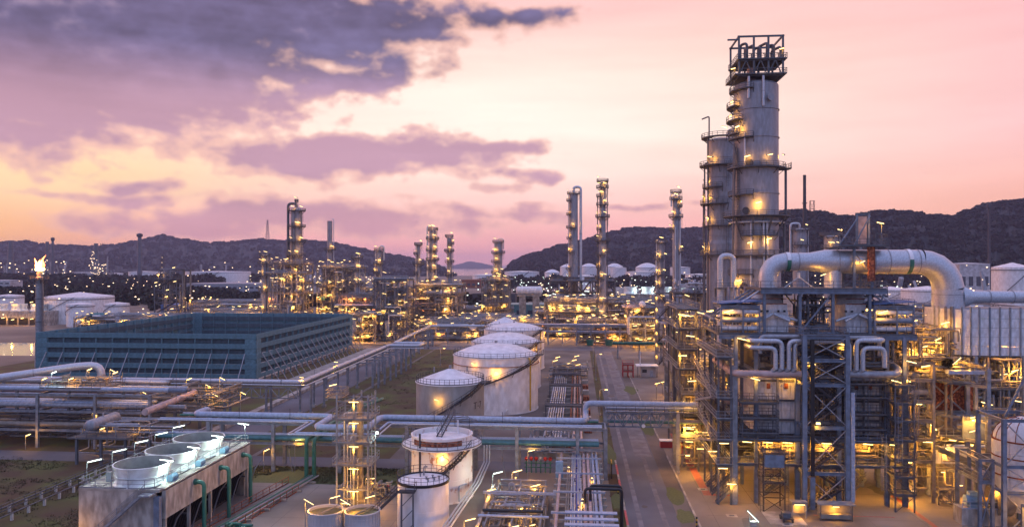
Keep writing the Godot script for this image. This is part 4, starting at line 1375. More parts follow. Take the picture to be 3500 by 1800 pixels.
func go_racks() -> void:
	# ---- the long pipe bridge across the foreground
	var t := thing("pipe_bridge", "concrete-post pipe bridge crossing the whole foreground with one fat blue-grey pipe on top", "pipe bridge")
	var xs := [-63.0, -51.6, -40.0, -28.5, -17.5, -10.0, 0.0, 4.6]
	frame(t, xs, [124.5, 129.5], [5.0, 8.3], M.steel_light, {"pw": 0.55, "bw": 0.4, "decks": [], "brace": ""})
	run(t, [[-66.5, 131.5, 3.0], [-66.5, 131.5, 9.2], [-66.5, 126.2, 9.2], [-41.8, 126.2, 9.2], [-41.8, 117.6, 9.2], [-33.4, 117.6, 9.2], [-33.4, 126.2, 9.2], [1.4, 126.2, 9.2], [1.4, 131.4, 9.2], [1.4, 131.4, 11.2], [24.5, 131.4, 11.2], [24.5, 138, 11.2]], 0.5, M.pipe_blue, "main_pipe", 18)
	run(t, [[-72, 125, 8.6], [-44.5, 125, 8.6], [-44.5, 115.8, 8.6], [-31.8, 115.8, 8.6], [-31.8, 125, 8.6], [4, 125, 8.6]], 0.2, M.pipe_blue, "pipe", 10)
	run(t, [[-72, 124.2, 8.55], [-45.4, 124.2, 8.55], [-45.4, 115, 8.55], [-31, 115, 8.55], [-31, 124.2, 8.55], [4, 124.2, 8.55]], 0.14, M.alu, "pipe", 8)
	for q in [[5.6, 124.9, 0.38, M.pipe_teal], [5.55, 125.8, 0.3, M.pipe_green], [5.5, 126.7, 0.25, M.pipe_teal], [5.5, 127.5, 0.2, M.alu], [5.45, 128.3, 0.16, M.pipe_blue], [5.45, 129.0, 0.16, M.alu], [8.6, 128.3, 0.16, M.pipe_green], [8.7, 129.0, 0.24, M.alu_dull]]:
		run(t, [[-76 + rnd(0, 6), q[1], q[0]], [3.5, q[1], q[0]]], q[2], q[3])
	for x in [-44.7, -43.4]:
		run(t, [[x + 1.5, 160, 6.3], [x, 150, 6.3], [x, 121.5, 6.3], [x, 121.5, 0]], 0.34, M.pipe_green, "pipe", 12)
	for k in 24:                                            # pipe shoes and clamps over the main pipe
		var x := -66.0 + k * 2.9
		if x > -43 and x < -32: continue
		boxp(t, "pipe_shoe", P(x, 126.2, 8.5), Vector3(0.25, 0.5, 0.6), M.steel)
	for x in [-58.0, -49.0, -24.0, -12.5, -3.5]:
		barp(t, "pipe_hanger", P(x, 125.3, 8.4), P(x, 125.3, 10.6), 0.07, 0.07, M.steel_dark)
		run(t, [[x, 124.9, 5.2], [x, 124.9, 3.2], [x + 0.6, 124.9, 0]], 0.07, M.steel_light, "drop_pipe", 6)
	for q in [[-52.5, 124, 3.8, 0.5], [-47, 124, 5.6, 0.2], [-22, 131, 4.6, 0.3], [-7.5, 123.8, 4.7, 0.3]]:
		pole_lamp(t, P(q[0], q[1], q[2]), Vector3(1, q[3], 0.2), 1.3, 16.0)
	# ---- road crossing: truss between tall posts, main pipe above
	t = thing("pipe_bridge", "blue-grey truss pipe bridge spanning the asphalt road, small sign in its middle", "pipe bridge")
	for v in [130.4, 135.0]:
		truss(t, P(4.8, v, 7.5), P(17.0, v, 7.5), 2.2, 8, M.steel_blue)
		for x in [4.8, 17.0, 26.5]: hbeam(t, "post", P(x, v, 0), P(x, v, 10.0), 0.6, 0.6, M.steel_light)
		hbeam(t, "beam", P(17.0, v, 8.6), P(27.0, v, 8.6), 0.35, 0.5, M.steel_light)
		hbeam(t, "beam", P(17.0, v, 5.4), P(27.0, v, 5.4), 0.3, 0.4, M.steel_light)
	for k in 9: hbeam(t, "beam", P(5.0 + k * 2.6, 130.0, 9.8), P(5.0 + k * 2.6, 135.4, 9.8), 0.25, 0.3, M.steel_blue)
	for q in [[10.2, 132.7, 0.3, M.pipe_blue], [10.1, 133.6, 0.22, M.alu], [10.1, 134.3, 0.22, M.pipe_blue], [9.95, 130.7, 0.14, M.alu], [8.0, 132, 0.25, M.pipe_teal], [8.0, 133.2, 0.25, M.alu_dull], [5.8, 132, 0.3, M.alu], [5.8, 133.4, 0.25, M.pipe_teal]]:
		run(t, [[4.9 if q[0] > 7 else 17.0, q[1], q[0]], [25.0 + rnd(0, 3), q[1], q[0]]], q[2], q[3])
	boxp(t, "walkway", P(15, 135.6, 10.0), Vector3(21, 0.1, 0.9), M.grating)
	var ra := Acc.new()
	ra.rail([P(5, 136.0, 10.0), P(26, 136.0, 10.0)], 1.1, 0.07, 1.6)
	ra.rail([P(5, 129.9, 10.0), P(26, 129.9, 10.0)], 1.1, 0.07, 1.6)
	put(ra, "railing", M.steel, t)
	var sg := Acc.new()
	sg.tube([P(11.2, 130.2, 7.7), P(11.2, 130.1, 7.7)], 0.32, 16)
	put(sg, "height_sign", M.roof_white, t)
	for q in [[19, 131, 5.0], [22.5, 131, 5.1], [25.5, 130, 4.8], [19.0, 130, 7.4], [24.4, 130.2, 3.0]]: lamp(t, P(q[0], q[1], q[2]), Vector3(1, 0.0, 0.1), 1.4, 22.0)
	tangle(t, P(17.5, 137, 0.3), P(27, 131, 5.0), 26, 0.06, 0.16, M.steel_tan)
	# ---- pipe track beside the road
	t = thing("pipe_track", "low rack of many parallel pipes running along the left edge of the road", "pipe track")
	var bx := [-2.9, 3.4]
	for k in 15:
		var v := 84.0 + k * 3.0
		for x in bx: boxp(t, "post", P(x, v, 1.8), Vector3(0.45, 3.6, 0.45), M.concrete)
		boxp(t, "sleeper", P(0.25, v, 3.7), Vector3(7.2, 0.3, 0.5), M.concrete)
	var lines := [[-2.6, 0.2, M.pink_pipe], [-1.5, 0.09, M.steel_tan], [-1.22, 0.09, M.steel_tan], [-0.85, 0.1, M.alu], [-0.62, 0.07, M.pipe_blue], [-0.4, 0.1, M.alu], [-0.14, 0.07, M.pipe_deep_blue], [0.06, 0.1, M.alu], [0.28, 0.08, M.pipe_blue], [0.48, 0.1, M.alu], [0.98, 0.23, M.pink_pipe], [1.62, 0.23, M.pink_pipe], [2.02, 0.08, M.alu], [2.38, 0.2, M.pipe_blue], [2.98, 0.22, M.pipe_blue]]
	for q in lines:
		run(t, [[q[0], 80 + rnd(0, 3), 3.86 + q[1]], [q[0], 125.5, 3.86 + q[1]]], q[1], q[2])
	for v in [91.0, 99.5, 108.5, 117.0]: hbeam(t, "cross_beam", P(-3.2, v, 5.3), P(3.6, v, 5.3), 0.16, 0.2, M.pipe_blue)
	for k in 9:
		var q: Array = lines[3 + k]
		valve(t, P(q[0], 95 + (k * 7) % 26, 4.0), 0.1, M.steel_dark, M.pipe_deep_blue)
	for v in [86.5, 88.5, 90.8]: boxp(t, "cross_walk", P(1.6, v, 5.5), Vector3(6.2, 0.12, 0.8), M.pipe_blue)
	run(t, [[0.95, 98.2, 4.0], [0.95, 98.2, 6.2], [5.7, 98.2, 6.2], [5.7, 98.2, 0.4]], 0.2, M.pipe_black, "crossover_pipe", 12)
	run(t, [[1.65, 99.6, 4.0], [1.65, 99.6, 6.2], [5.7, 99.6, 6.2], [5.7, 99.6, 0.4]], 0.2, M.pipe_black, "crossover_pipe", 12)
	boxp(t, "cabinet", P(-2.7, 113, 4.6), Vector3(1.1, 2.4, 0.8), M.motor_blue)
	for q in [[0.6, 97.5], [0.7, 99.0], [2.1, 109], [-1.3, 114.5]]: lamp(t, P(q[0], q[1], 4.6), Vector3(1, 0, 0.4), 0.35, 4.0, 0, 0.16)
	# farther stretch of ground pipes between the tanks and the road
	t = thing("pipe_track", "ground-level pipe track between the white tanks and the road, silver and orange-brown pipes", "pipe track")
	for k in 16:
		boxp(t, "sleeper", P(-3.4, 138 + k * 6.2, 0.5), Vector3(9.0, 1.0, 0.5), M.concrete)
	for k in 7: run(t, [[-6.6 + k * 0.55, 138 + k, 1.25], [-6.6 + k * 0.55, 205, 1.25], [-6.6 + k * 0.55, 238 - k * 2, 1.25]], 0.17, M.alu if k % 3 else M.pipe_blue)
	for k in 4: run(t, [[-1.5 + k * 0.75, 138, 1.3], [-1.5 + k * 0.75, 236, 1.3]], 0.2 + 0.04 * (k % 2), M.pink_pipe if k % 2 else M.rust)
	for k in 8: boxp(t, "pipe_saddle", P(2.2, 160 + k * 9.0, 0.7), Vector3(1.6, 1.4, 2.6), M.concrete if k % 2 else M.rust)
	for q in [[170, 3.5], [196, 4.0], [222, 3.2], [232, 4.0]]: frame(t, [-7.2, 0.8], [q[0], q[0] + 2.2], [q[1]], M.steel, {"pw": 0.2, "bw": 0.2, "edge": 0.1})
	tangle(t, P(-9, 145, 0.4), P(0.5, 137, 5.0), 34, 0.08, 0.2, M.alu_dull)
	tangle(t, P(-9, 244, 0.4), P(3.5, 228, 5.0), 44, 0.1, 0.25, M.steel_light)
	for q in [[-7, 239, 5, 1], [-6.2, 238, 6.2, 0], [-1, 236, 5.6, 0], [-0.2, 240, 6.4, 0], [-3, 232, 5, 0], [0.2, 233, 4.6, 0]]: pole_lamp(t, P(q[0], q[1], q[2]), Vector3(1, 0.3, 0.3), 1.8, 20.0, 0, 0.2)
	# ---- long pipe on tall paired posts running into the distance on the left
	t = thing("pipe_bridge", "long lilac pipe on thin posts, from the left, then turning away beside the lane", "pipe bridge")
	run(t, [[-146, 171, 7.9], [-64, 171, 7.9], [-64, 252, 7.9], [-53.5, 252, 7.9], [-53.5, 260, 7.9], [-64, 260, 7.9], [-66, 335, 7.9], [-26, 335, 8.2]], 0.54, M.alu, "main_pipe", 16)
	run(t, [[-146, 170, 7.3], [-62.6, 170, 7.3], [-62.6, 250, 7.3], [-51.5, 250, 7.3]], 0.16, M.alu, "pipe", 8)
	run(t, [[-146, 172, 7.3], [-65.4, 172, 7.3], [-65.4, 333, 7.3]], 0.2, M.alu_dull, "pipe", 8)
	for k in 18:
		var v := 173.0 + k * 9.4
		for x in [-65.2, -62.6]:
			if k % 3 == 2 and x > -64: continue
			hbeam(t, "post", P(x, v, 0), P(x, v, 7.1), 0.42, 0.42, M.steel_light)
			boxp(t, "footing", P(x, v, 0.3), Vector3(0.9, 0.6, 0.9), M.concrete)
		hbeam(t, "beam", P(-66, v, 7.0), P(-62, v, 7.0), 0.25, 0.3, M.steel_light)
	for k in 7:
		var v := 212.0 + k * 7.0
		for x in [-58.5, -56.8]: hbeam(t, "post", P(x, v, 0), P(x, v, 7.1), 0.5, 0.5, M.steel_light)
		hbeam(t, "beam", P(-64, v, 7.1), P(-56, v, 7.1), 0.25, 0.35, M.steel_light)
	for x in [-142.0, -130.0, -118.0, -106.0, -94.0, -82.0, -72.0]:
		for v in [169.6, 172.4]: hbeam(t, "post", P(x, v, 0), P(x, v, 7.1), 0.45, 0.45, M.steel_light)
		hbeam(t, "beam", P(x, 169, 7.0), P(x, 173, 7.0), 0.25, 0.3, M.steel_light)
	for k in 5: hbeam(t, "post", P(-58 + k * 9, 335, 0), P(-58 + k * 9, 335, 7.4), 0.4, 0.4, M.steel_light)
	truss(t, P(-82, 169.4, 4.4), P(-64.5, 169.4, 4.4), 2.4, 8, M.steel_light)
	for q in [[-64.0, 196, 9.4, 0.4], [-64, 171, 9.0, 0.3]]: lamp(t, P(q[0], q[1], q[2]), Vector3(1, 0.0, 0.6), 1.8, 14.0)
	for q in [[-64.6, 181], [-63.0, 192]]:
		run(t, [[q[0], q[1], 7.2], [q[0], q[1], 9.4]], 0.05, M.steel, "lamp_pole", 6)
	# the same kind of bridge far right of the tanks
	t = thing("pipe_bridge", "straight grey pipe bridge on paired posts behind the far tanks, right of the road end", "pipe bridge")
	for v in [333.0, 337.0]:
		hbeam(t, "beam", P(-14, v, 8.3), P(26, v, 8.3), 0.4, 0.7, M.steel_light)
		hbeam(t, "beam", P(-14, v, 5.6), P(26, v, 5.6), 0.3, 0.4, M.steel_light)
		for k in 7: hbeam(t, "post", P(-13 + k * 6.3, v, 0), P(-13 + k * 6.3, v, 8.2), 0.5, 0.5, M.steel_light)
	for k in 5: run(t, [[-24, 333.4 + k * 0.8, 9.0], [27, 333.4 + k * 0.8, 9.0], [27, 333.4 + k * 0.8, 5.0]], 0.3, M.alu if k % 2 else M.alu_dull)
	for k in 4: run(t, [[-24, 333.4 + k, 6.1], [26, 333.4 + k, 6.1]], 0.22, M.pipe_blue)
	for k in 3: barp(t, "brace", P(-13 + k * 6.3, 333, 0.2), P(-13 + (k + 1) * 6.3, 333, 5.4), 0.18, 0.18, M.steel_light)
	# ---- pipe station on the left
	t = thing("pipe_station", "steel rack of stacked pipes and valves at the left edge with strip lamps, on grass", "pipe rack")
	frame(t, [-137.0, -126.0, -115.0, -103.7, -92.0, -81.0], [137.0, 146.0, 156.0], [3.6, 7.2, 10.4], M.steel_light, {"pw": 0.5, "bw": 0.4, "decks": []})
	for h in [4.0, 7.6, 10.8]:
		for k in (4 if h < 9 else 3):
			var v := 138.0 + k * 4.5 + rnd(-0.5, 0.5)
			var r: float = pick([0.12, 0.2, 0.2, 0.3, 0.45])
			run(t, [[-150, v, h + r], [rnd(-96, -72), v, h + r], [rnd(-90, -72), v, h + r]], r, pick([M.pipe_blue, M.alu, M.alu_dull, M.pipe_blue, M.steel_tan]))
	run(t, [[-150, 139.0, 8.2], [-82, 139.0, 8.2]], 0.55, M.pipe_blue, "pipe", 14)
	run(t, [[-160, 152, 8.6], [-79.5, 152, 8.6], [-77.8, 130, 8.6]], 0.62, M.pink_pipe, "pipe", 14)
	run(t, [[-160, 141, 12.2], [-118, 141, 12.2], [-104, 150, 14.0], [-100, 151, 14.0], [-100, 151, 8.5]], 0.78, M.alu, "expansion_pipe", 16)
	run(t, [[-146, 160, 2], [-146, 160, 13.5], [-151, 160, 13.5], [-156, 160, 13.5]], 0.7, M.alu, "expansion_pipe", 14)
	run(t, [[-94, 163, 2.0], [-94, 163, 9.0], [-94, 156, 9.0]], 1.1, M.alu, "expansion_pipe", 16)
	boxp(t, "deck", P(-97.5, 141.5, 11.3), Vector3(12.5, 0.12, 8.0), M.steel_tan)
	boxp(t, "deck", P(-84, 128, 4.6), Vector3(11, 0.12, 5.0), M.grating)
	ra = Acc.new()
	ra.rail([P(-103.6, 137.5, 11.35), P(-91.3, 137.5, 11.35), P(-91.3, 145.5, 11.35), P(-103.6, 145.5, 11.35)], 1.1, 0.06, 1.6, true)
	ra.rail([P(-89.5, 125.5, 4.7), P(-78.5, 125.5, 4.7), P(-78.5, 130.5, 4.7)], 1.1, 0.06, 1.6)
	ra.rail([P(-92, 137, 7.3), P(-72, 137, 7.3)], 1.1, 0.06, 1.6)
	put(ra, "railing", M.steel, t)
	for k in 8: valve(t, P(-102.5 + k * 1.4, 140 + (k % 3) * 1.6, 11.8), 0.2, M.steel_tan, pick([M.red, M.steel, M.yellow]))
	for k in 10: valve(t, P(-88 + k * 1.3, 148 + (k % 4) * 1.3, 8.5), 0.2, M.steel_tan, pick([M.red, M.steel, M.yellow]))
	tangle(t, P(-104, 146, 11.6), P(-91, 138, 13.0), 26, 0.08, 0.2, M.steel_tan)
	tangle(t, P(-90, 158, 6.5), P(-70, 142, 10.0), 46, 0.08, 0.22, M.steel_tan)
	tangle(t, P(-136, 156, 0.5), P(-82, 138, 7.0), 70, 0.08, 0.25, M.steel)
	tangle(t, P(-90, 136, 0.5), P(-68, 128, 6.5), 36, 0.08, 0.2, M.alu_dull)
	for k in 5: hbeam(t, "post", P(-88 + k * 4.5, 126, 0), P(-88 + k * 4.5, 126, 4.5), 0.4, 0.4, M.steel)
	for q in [[-101, 138, 14.4, 1], [-97.5, 138, 13.2, 0], [-95.8, 141, 14.6, 0], [-91, 141, 14.4, 0], [-89.8, 140, 14.2, 0], [-104.5, 140, 12.8, 0], [-84, 140, 10.4, 0], [-78, 146, 12.2, 0], [-71.5, 147, 12.2, 0], [-76, 150, 10.2, 0], [-90, 137, 5.4, 0], [-88.5, 134, 4.6, 0], [-104, 135, 2.9, 0], [-92, 137, 6.6, 0], [-72, 145, 9.2, 0], [-68.5, 150, 8.8, 0], [-80, 131, 6.2, 0], [-117, 139, 5.8, 0]]:
		pole_lamp(t, P(q[0], q[1], q[2]), Vector3(1, 0.35 * pick([1, -1, 1]), 0.3), 1.6, 14.0, q[3], 0.16, 11.3 if q[2] > 12.5 else 0.0)
	for x in [-96.0, -89.0, -78.0, -71.0]: run(t, [[x, 141, 9], [x, 141, 14.2]], 0.05, M.steel, "lamp_pole", 6)
	var dr := thing("drum", "dark horizontal drum lying inside the left pipe station", "vessel", P(-86.4, 131, 5.8))
	vessel_body(dr, Vector3(0, 0.8, 0), Vector3(0, 0, 1), 1.0, 7.5, M.alu_dull)
	# line of low posts and a handrail over the bare field
	t = thing("pipe_track", "ankle-high pipe run on short concrete stubs across the bare field at lower left", "pipe track")
	for k in 12:
		boxp(t, "stub", P(-80.5, 88 + k * 3.2, 0.45), Vector3(0.3, 0.9, 0.3), M.kerb_white)
		boxp(t, "stub", P(-77.6, 88 + k * 3.2, 0.45), Vector3(0.3, 0.9, 0.3), M.kerb_white)
	run(t, [[-80.5, 80, 1.0], [-80.5, 126, 1.0]], 0.12, M.steel, "pipe", 8)
	run(t, [[-77.6, 80, 1.0], [-77.6, 126, 1.0]], 0.1, M.steel, "pipe", 8)
	ra = Acc.new()
	ra.rail([P(-79, 82, 1.1), P(-79, 126, 1.1)], 1.0, 0.06, 2.2)
	put(ra, "railing", M.steel, t)
	# ---- slim column in an open tower, warm lamps on each floor
	t = thing("column_tower", "slim yellow-lit column inside an open five-storey steel tower, centre foreground", "column", P(-32.4, 108.6, 0))
	frame(t, [-2.3, 0.2, 2.3], [-2.0, 2.0], [2.9, 6.3, 9.5, 12.9, 15.6], M.steel_light, {"pw": 0.22, "bw": 0.2, "edge": 0.5, "over": 0.8, "dm": M.steel_tan, "decks": [1, 2, 3], "rs": 1.1})
	var a := Acc.new()
	a.lathe(Vector3(0.5, 0, -0.2), [Vector2(0.75, 0), Vector2(0.75, 2.2), Vector2(0.5, 2.6), Vector2(0.5, 14.6), Vector2(0.35, 15.2), Vector2(0.01, 15.4)], 20)
	put(a, "shell", M.steel_tan, t)
	for h in [2.6, 5.8, 9.0, 12.4, 15.4]: lamp(t, Vector3(0.3, h, 2.3), Vector3(1, 0, 0), 1.6, 26.0)
	lamp(t, Vector3(-3.2, 17.6, 1.0), Vector3(1, 0.25, 0), 1.3, 12.0)
	lamp(t, Vector3(3.6, 11.0, 1.6), Vector3(1, 0, 0), 0.5, 10.0, 1, 0.5)
	boxp(t, "deck", Vector3(-2.9, 15.7, 0), Vector3(2.4, 0.1, 3.6), M.grating)
	ra = Acc.new()
	ra.rail([Vector3(-4.1, 15.75, 1.8), Vector3(-1.7, 15.75, 1.8), Vector3(-1.7, 15.75, -1.8), Vector3(-4.1, 15.75, -1.8)], 1.2, 0.06, 0.8, true)
	put(ra, "railing", M.steel_tan, t)
	for k in 4:
		var st := Acc.new()
		var h0: float = [2.9, 6.3, 9.5, 12.9][k]
		st.ladder(Vector3(2.9, h0, 1.2), Vector3(2.9, h0 + 3.6, 1.2), Vector3(0, 0, 1), 0.6)
		put(st, "ladder", M.steel_light, t)
	for k in 5: pipe(t, [Vector3(-1.6 + k * 0.5, 0, 0.8), Vector3(-1.6 + k * 0.5, 13.5 - k * 1.7, 0.8), Vector3(0.4, 13.5 - k * 1.7, 0.2)], 0.1, M.alu, "pipe", 8)
	tangle(t, Vector3(-2.2, 0.3, -1.8), Vector3(2.2, 6, 1.8), 14, 0.05, 0.12, M.steel_tan)
	for q in [[-1.8, 2.3, 4.2, 0.32], [3.2, 2.4, 4.0, 0.32], [0.4, 2.0, 6.0, 0.0], [1.6, 3.2, -2.2, 0.1]]: pole_lamp(t, Vector3(q[0], q[1], q[2]), Vector3(1, q[3], 0.1), 1.7, 22.0)
	t = thing("pipe_trench", "shallow pipe trench with rust-brown handrails left of the slim column tower", "pipe trench")
	for k in 4: run(t, [[-49 + k * 0.5, 84, 0.5], [-44 + k * 0.5, 121, 0.5]], 0.14, M.alu_dull if k % 2 else M.pipe_green, "pipe", 8)
	for k in 8: boxp(t, "sleeper", P(-47.6 + k * 0.62, 86 + k * 4.6, 0.2), Vector3(2.6, 0.3, 0.3), M.concrete)
	ra = Acc.new()
	ra.rail([P(-50.4, 88, 0), P(-46.4, 118, 0)], 1.1, 0.07, 1.8)
	ra.rail([P(-46.0, 92, 0), P(-43.2, 114, 0)], 1.1, 0.07, 1.8)
	put(ra, "railing", M.rust, t)
	t = thing("valve_manifold", "knot of valves and small pipes on the concrete beside the slim grey vessel", "manifold", P(-29.6, 112.5, 0))
	tangle(t, Vector3(-1.6, 0.2, -1.4), Vector3(1.8, 2.4, 1.6), 26, 0.06, 0.16, M.steel_light)
	for k in 4: valve(t, Vector3(-1.2 + k * 0.8, 1.2, 0.6), 0.16, M.steel_tan, M.red if k % 2 else M.steel)
	t = thing("green_pump_skid", "green pump skid on the concrete left of the settling tanks", "pump", P(-43.6, 94, 0))
	boxp(t, "base_plate", Vector3(0, 0.2, 0), Vector3(4.2, 0.35, 2.0), M.concrete)
	tangle(t, Vector3(-1.9, 0.4, -0.9), Vector3(1.9, 1.8, 0.9), 22, 0.08, 0.18, M.pipe_green)
	var ps := Acc.new()
	ps.tube([Vector3(-1.4, 0.9, 0), Vector3(0.4, 0.9, 0)], 0.4, 14)
	ps.tube([Vector3(0.5, 0.9, 0), Vector3(0.9, 0.9, 0)], 0.6, 16)
	put(ps, "motor", M.pipe_green, t)
	# ---- lit pump pit left of the pipe track
	t = thing("pump_pit_steelwork", "open steelwork over the yellow-lit pump pit beside the pipe track", "steel frame")
	frame(t, [-11.4, -8.2, -4.6], [91.0, 97.0, 103.0, 109.0], [3.4], M.steel_light, {"pw": 0.2, "bw": 0.22, "decks": [], "over": 0.6})
	hbeam(t, "pipe_support", P(-12.5, 99.5, 5.0), P(-2.8, 99.5, 5.0), 0.25, 0.3, M.pipe_blue)
	run(t, [[-11.8, 93.4, 4.6], [-4.2, 93.4, 4.6]], 0.2, M.pipe_black, "pipe", 10)
	run(t, [[-12.2, 92.0, 4.4], [-3.5, 92.0, 4.4]], 0.16, M.pipe_blue, "pipe", 10)
	for k in 3: run(t, [[-17.2 + k * 0.45, 84, 2.6], [-15.4 + k * 0.45, 112, 2.6], [-15.4 + k * 0.45, 124, 2.6], [-15.4 + k * 0.45, 124, 5.4]], 0.13, M.alu, "pipe", 8)
	boxp(t, "pit_wall", P(-12.6, 101, 1.1), Vector3(0.4, 2.2, 24), M.concrete)
	boxp(t, "pit_floor", P(-7.6, 101, 0.06), Vector3(9.6, 0.1, 24), M.pad)
	tangle(t, P(-11.5, 112, 0.4), P(-4.0, 90, 3.4), 120, 0.05, 0.14, M.steel_tan)
	tangle(t, P(-11.5, 112, 0.4), P(-4.0, 96, 4.4), 30, 0.08, 0.2, M.alu_dull)
	for q in [[-11.8, 112, 4.2, 1], [-8.9, 112, 4.5, 0], [-12.2, 106, 3.4, 0], [-6.0, 108, 3.6, 0], [-7.4, 101.5, 2.4, 0], [-6.4, 100, 3.0, 0], [-6.6, 97.5, 2.6, 0], [-5.9, 93.6, 2.8, 0], [-13.4, 94, 3.2, 0], [-7.6, 89.5, 4.0, 0]]:
		pole_lamp(t, P(q[0], q[1], q[2]), Vector3(1, 0.3, 0.1), 1.6, 30.0, q[3], 0.16)
	for k in 6:
		var lab: String = ["first pump from the front in the yellow-lit pit", "second pump from the front in the yellow-lit pit", "third pump from the front in the yellow-lit pit", "fourth pump from the front in the yellow-lit pit", "fifth pump from the front in the yellow-lit pit", "rearmost pump in the yellow-lit pit beside the grass"][k]
		pump(lab, P(-8.0 + (k % 2) * 1.8, 92.5 + k * 3.2, 0.1), 0.0 if k % 2 else PI, 1.0, M.motor_blue if k % 2 else M.steel_tan)
	t = thing("deluge_valve_set", "row of red ball-shaped valves on a green frame under the pipe bridge", "valves", P(-6.6, 127.6, 0))
	for k in 6:
		var b := Acc.new()
		b.ball(Vector3(-2.0 + k * 0.8, 2.4, 0), 0.36, 12)
		put(b, "valve_body", M.alu if k == 3 else M.red, t)
		rodp(t, "standpipe", Vector3(-2.0 + k * 0.8, 0, 0), Vector3(-2.0 + k * 0.8, 2.2, 0), 0.1, M.pipe_green)
	for h in [1.0, 1.7]: rodp(t, "header_pipe", Vector3(-2.4, h, 0.1), Vector3(2.4, h, 0.1), 0.09, M.pipe_green)
	for k in 3:
		var p := thing("bollard", ["striped bollard beside the road under the pipe bridge", "striped bollard on the weedy verge left of the road", "striped bollard at the right road edge, bottom of the picture"][k], "bollard", [P(6.2, 117, 0), P(6.1, 108, 0), P(15.9, 103, 0)][k], "striped bollards along the road")
		for j in 5: boxp(p, "stripe", Vector3(0, 0.14 + j * 0.28, 0), Vector3(0.22, 0.28, 0.22), M.yellow if j % 2 else M.pipe_black)
	var ya := thing("yellow_barrier", "black and yellow striped barrier frame at the foot of the pipe bridge", "barrier", P(5.6, 126.5, 0))
	for k in 5:
		boxp(ya, "post", Vector3(0, 1.3, 1.2 - k * 0.6), Vector3(0.16, 2.6, 0.16), M.yellow if k % 2 else M.pipe_black)
	boxp(ya, "rail", Vector3(0, 2.5, 0), Vector3(0.16, 0.16, 2.8), M.yellow)
# ---------------------------------------------------------------- the twin-cell furnace, its stair tower and the great duct
func panels(t: Node, a: Vector3, u: Vector3, up: Vector3, cols: int, rows: int, out: Vector3, m: Material, gap := 0.06, called := "panel") -> void:   # clad wall: every sheet is a part, with open joints
	var cu := u / cols
	var cv := up / rows
	for i in cols:
		for j in rows:
			var o := inst(unit_box, called, m, t)
			var c := a + cu * (i + 0.5) + cv * (j + 0.5) + out * (0.02 * ((i * 7 + j * 3) % 3))
			o.transform = Transform3D(Basis(cu * (1.0 - gap / cu.length()), cv * (1.0 - gap / cv.length()), out * 0.12), c)

func zigzag(t: Node, x0: float, x1: float, v: float, hs: Array, m: Material, w := 0.9) -> void:
	for k in hs.size() - 1:
		var s := Acc.new()
		var a: float = x1 if k % 2 else x0
		var b: float = x0 if k % 2 else x1
		s.stair(P(a, v + (k % 2) * 1.1, hs[k]), P(b, v + (k % 2) * 1.1, hs[k + 1]), w)
		put(s, "stair", m, t)

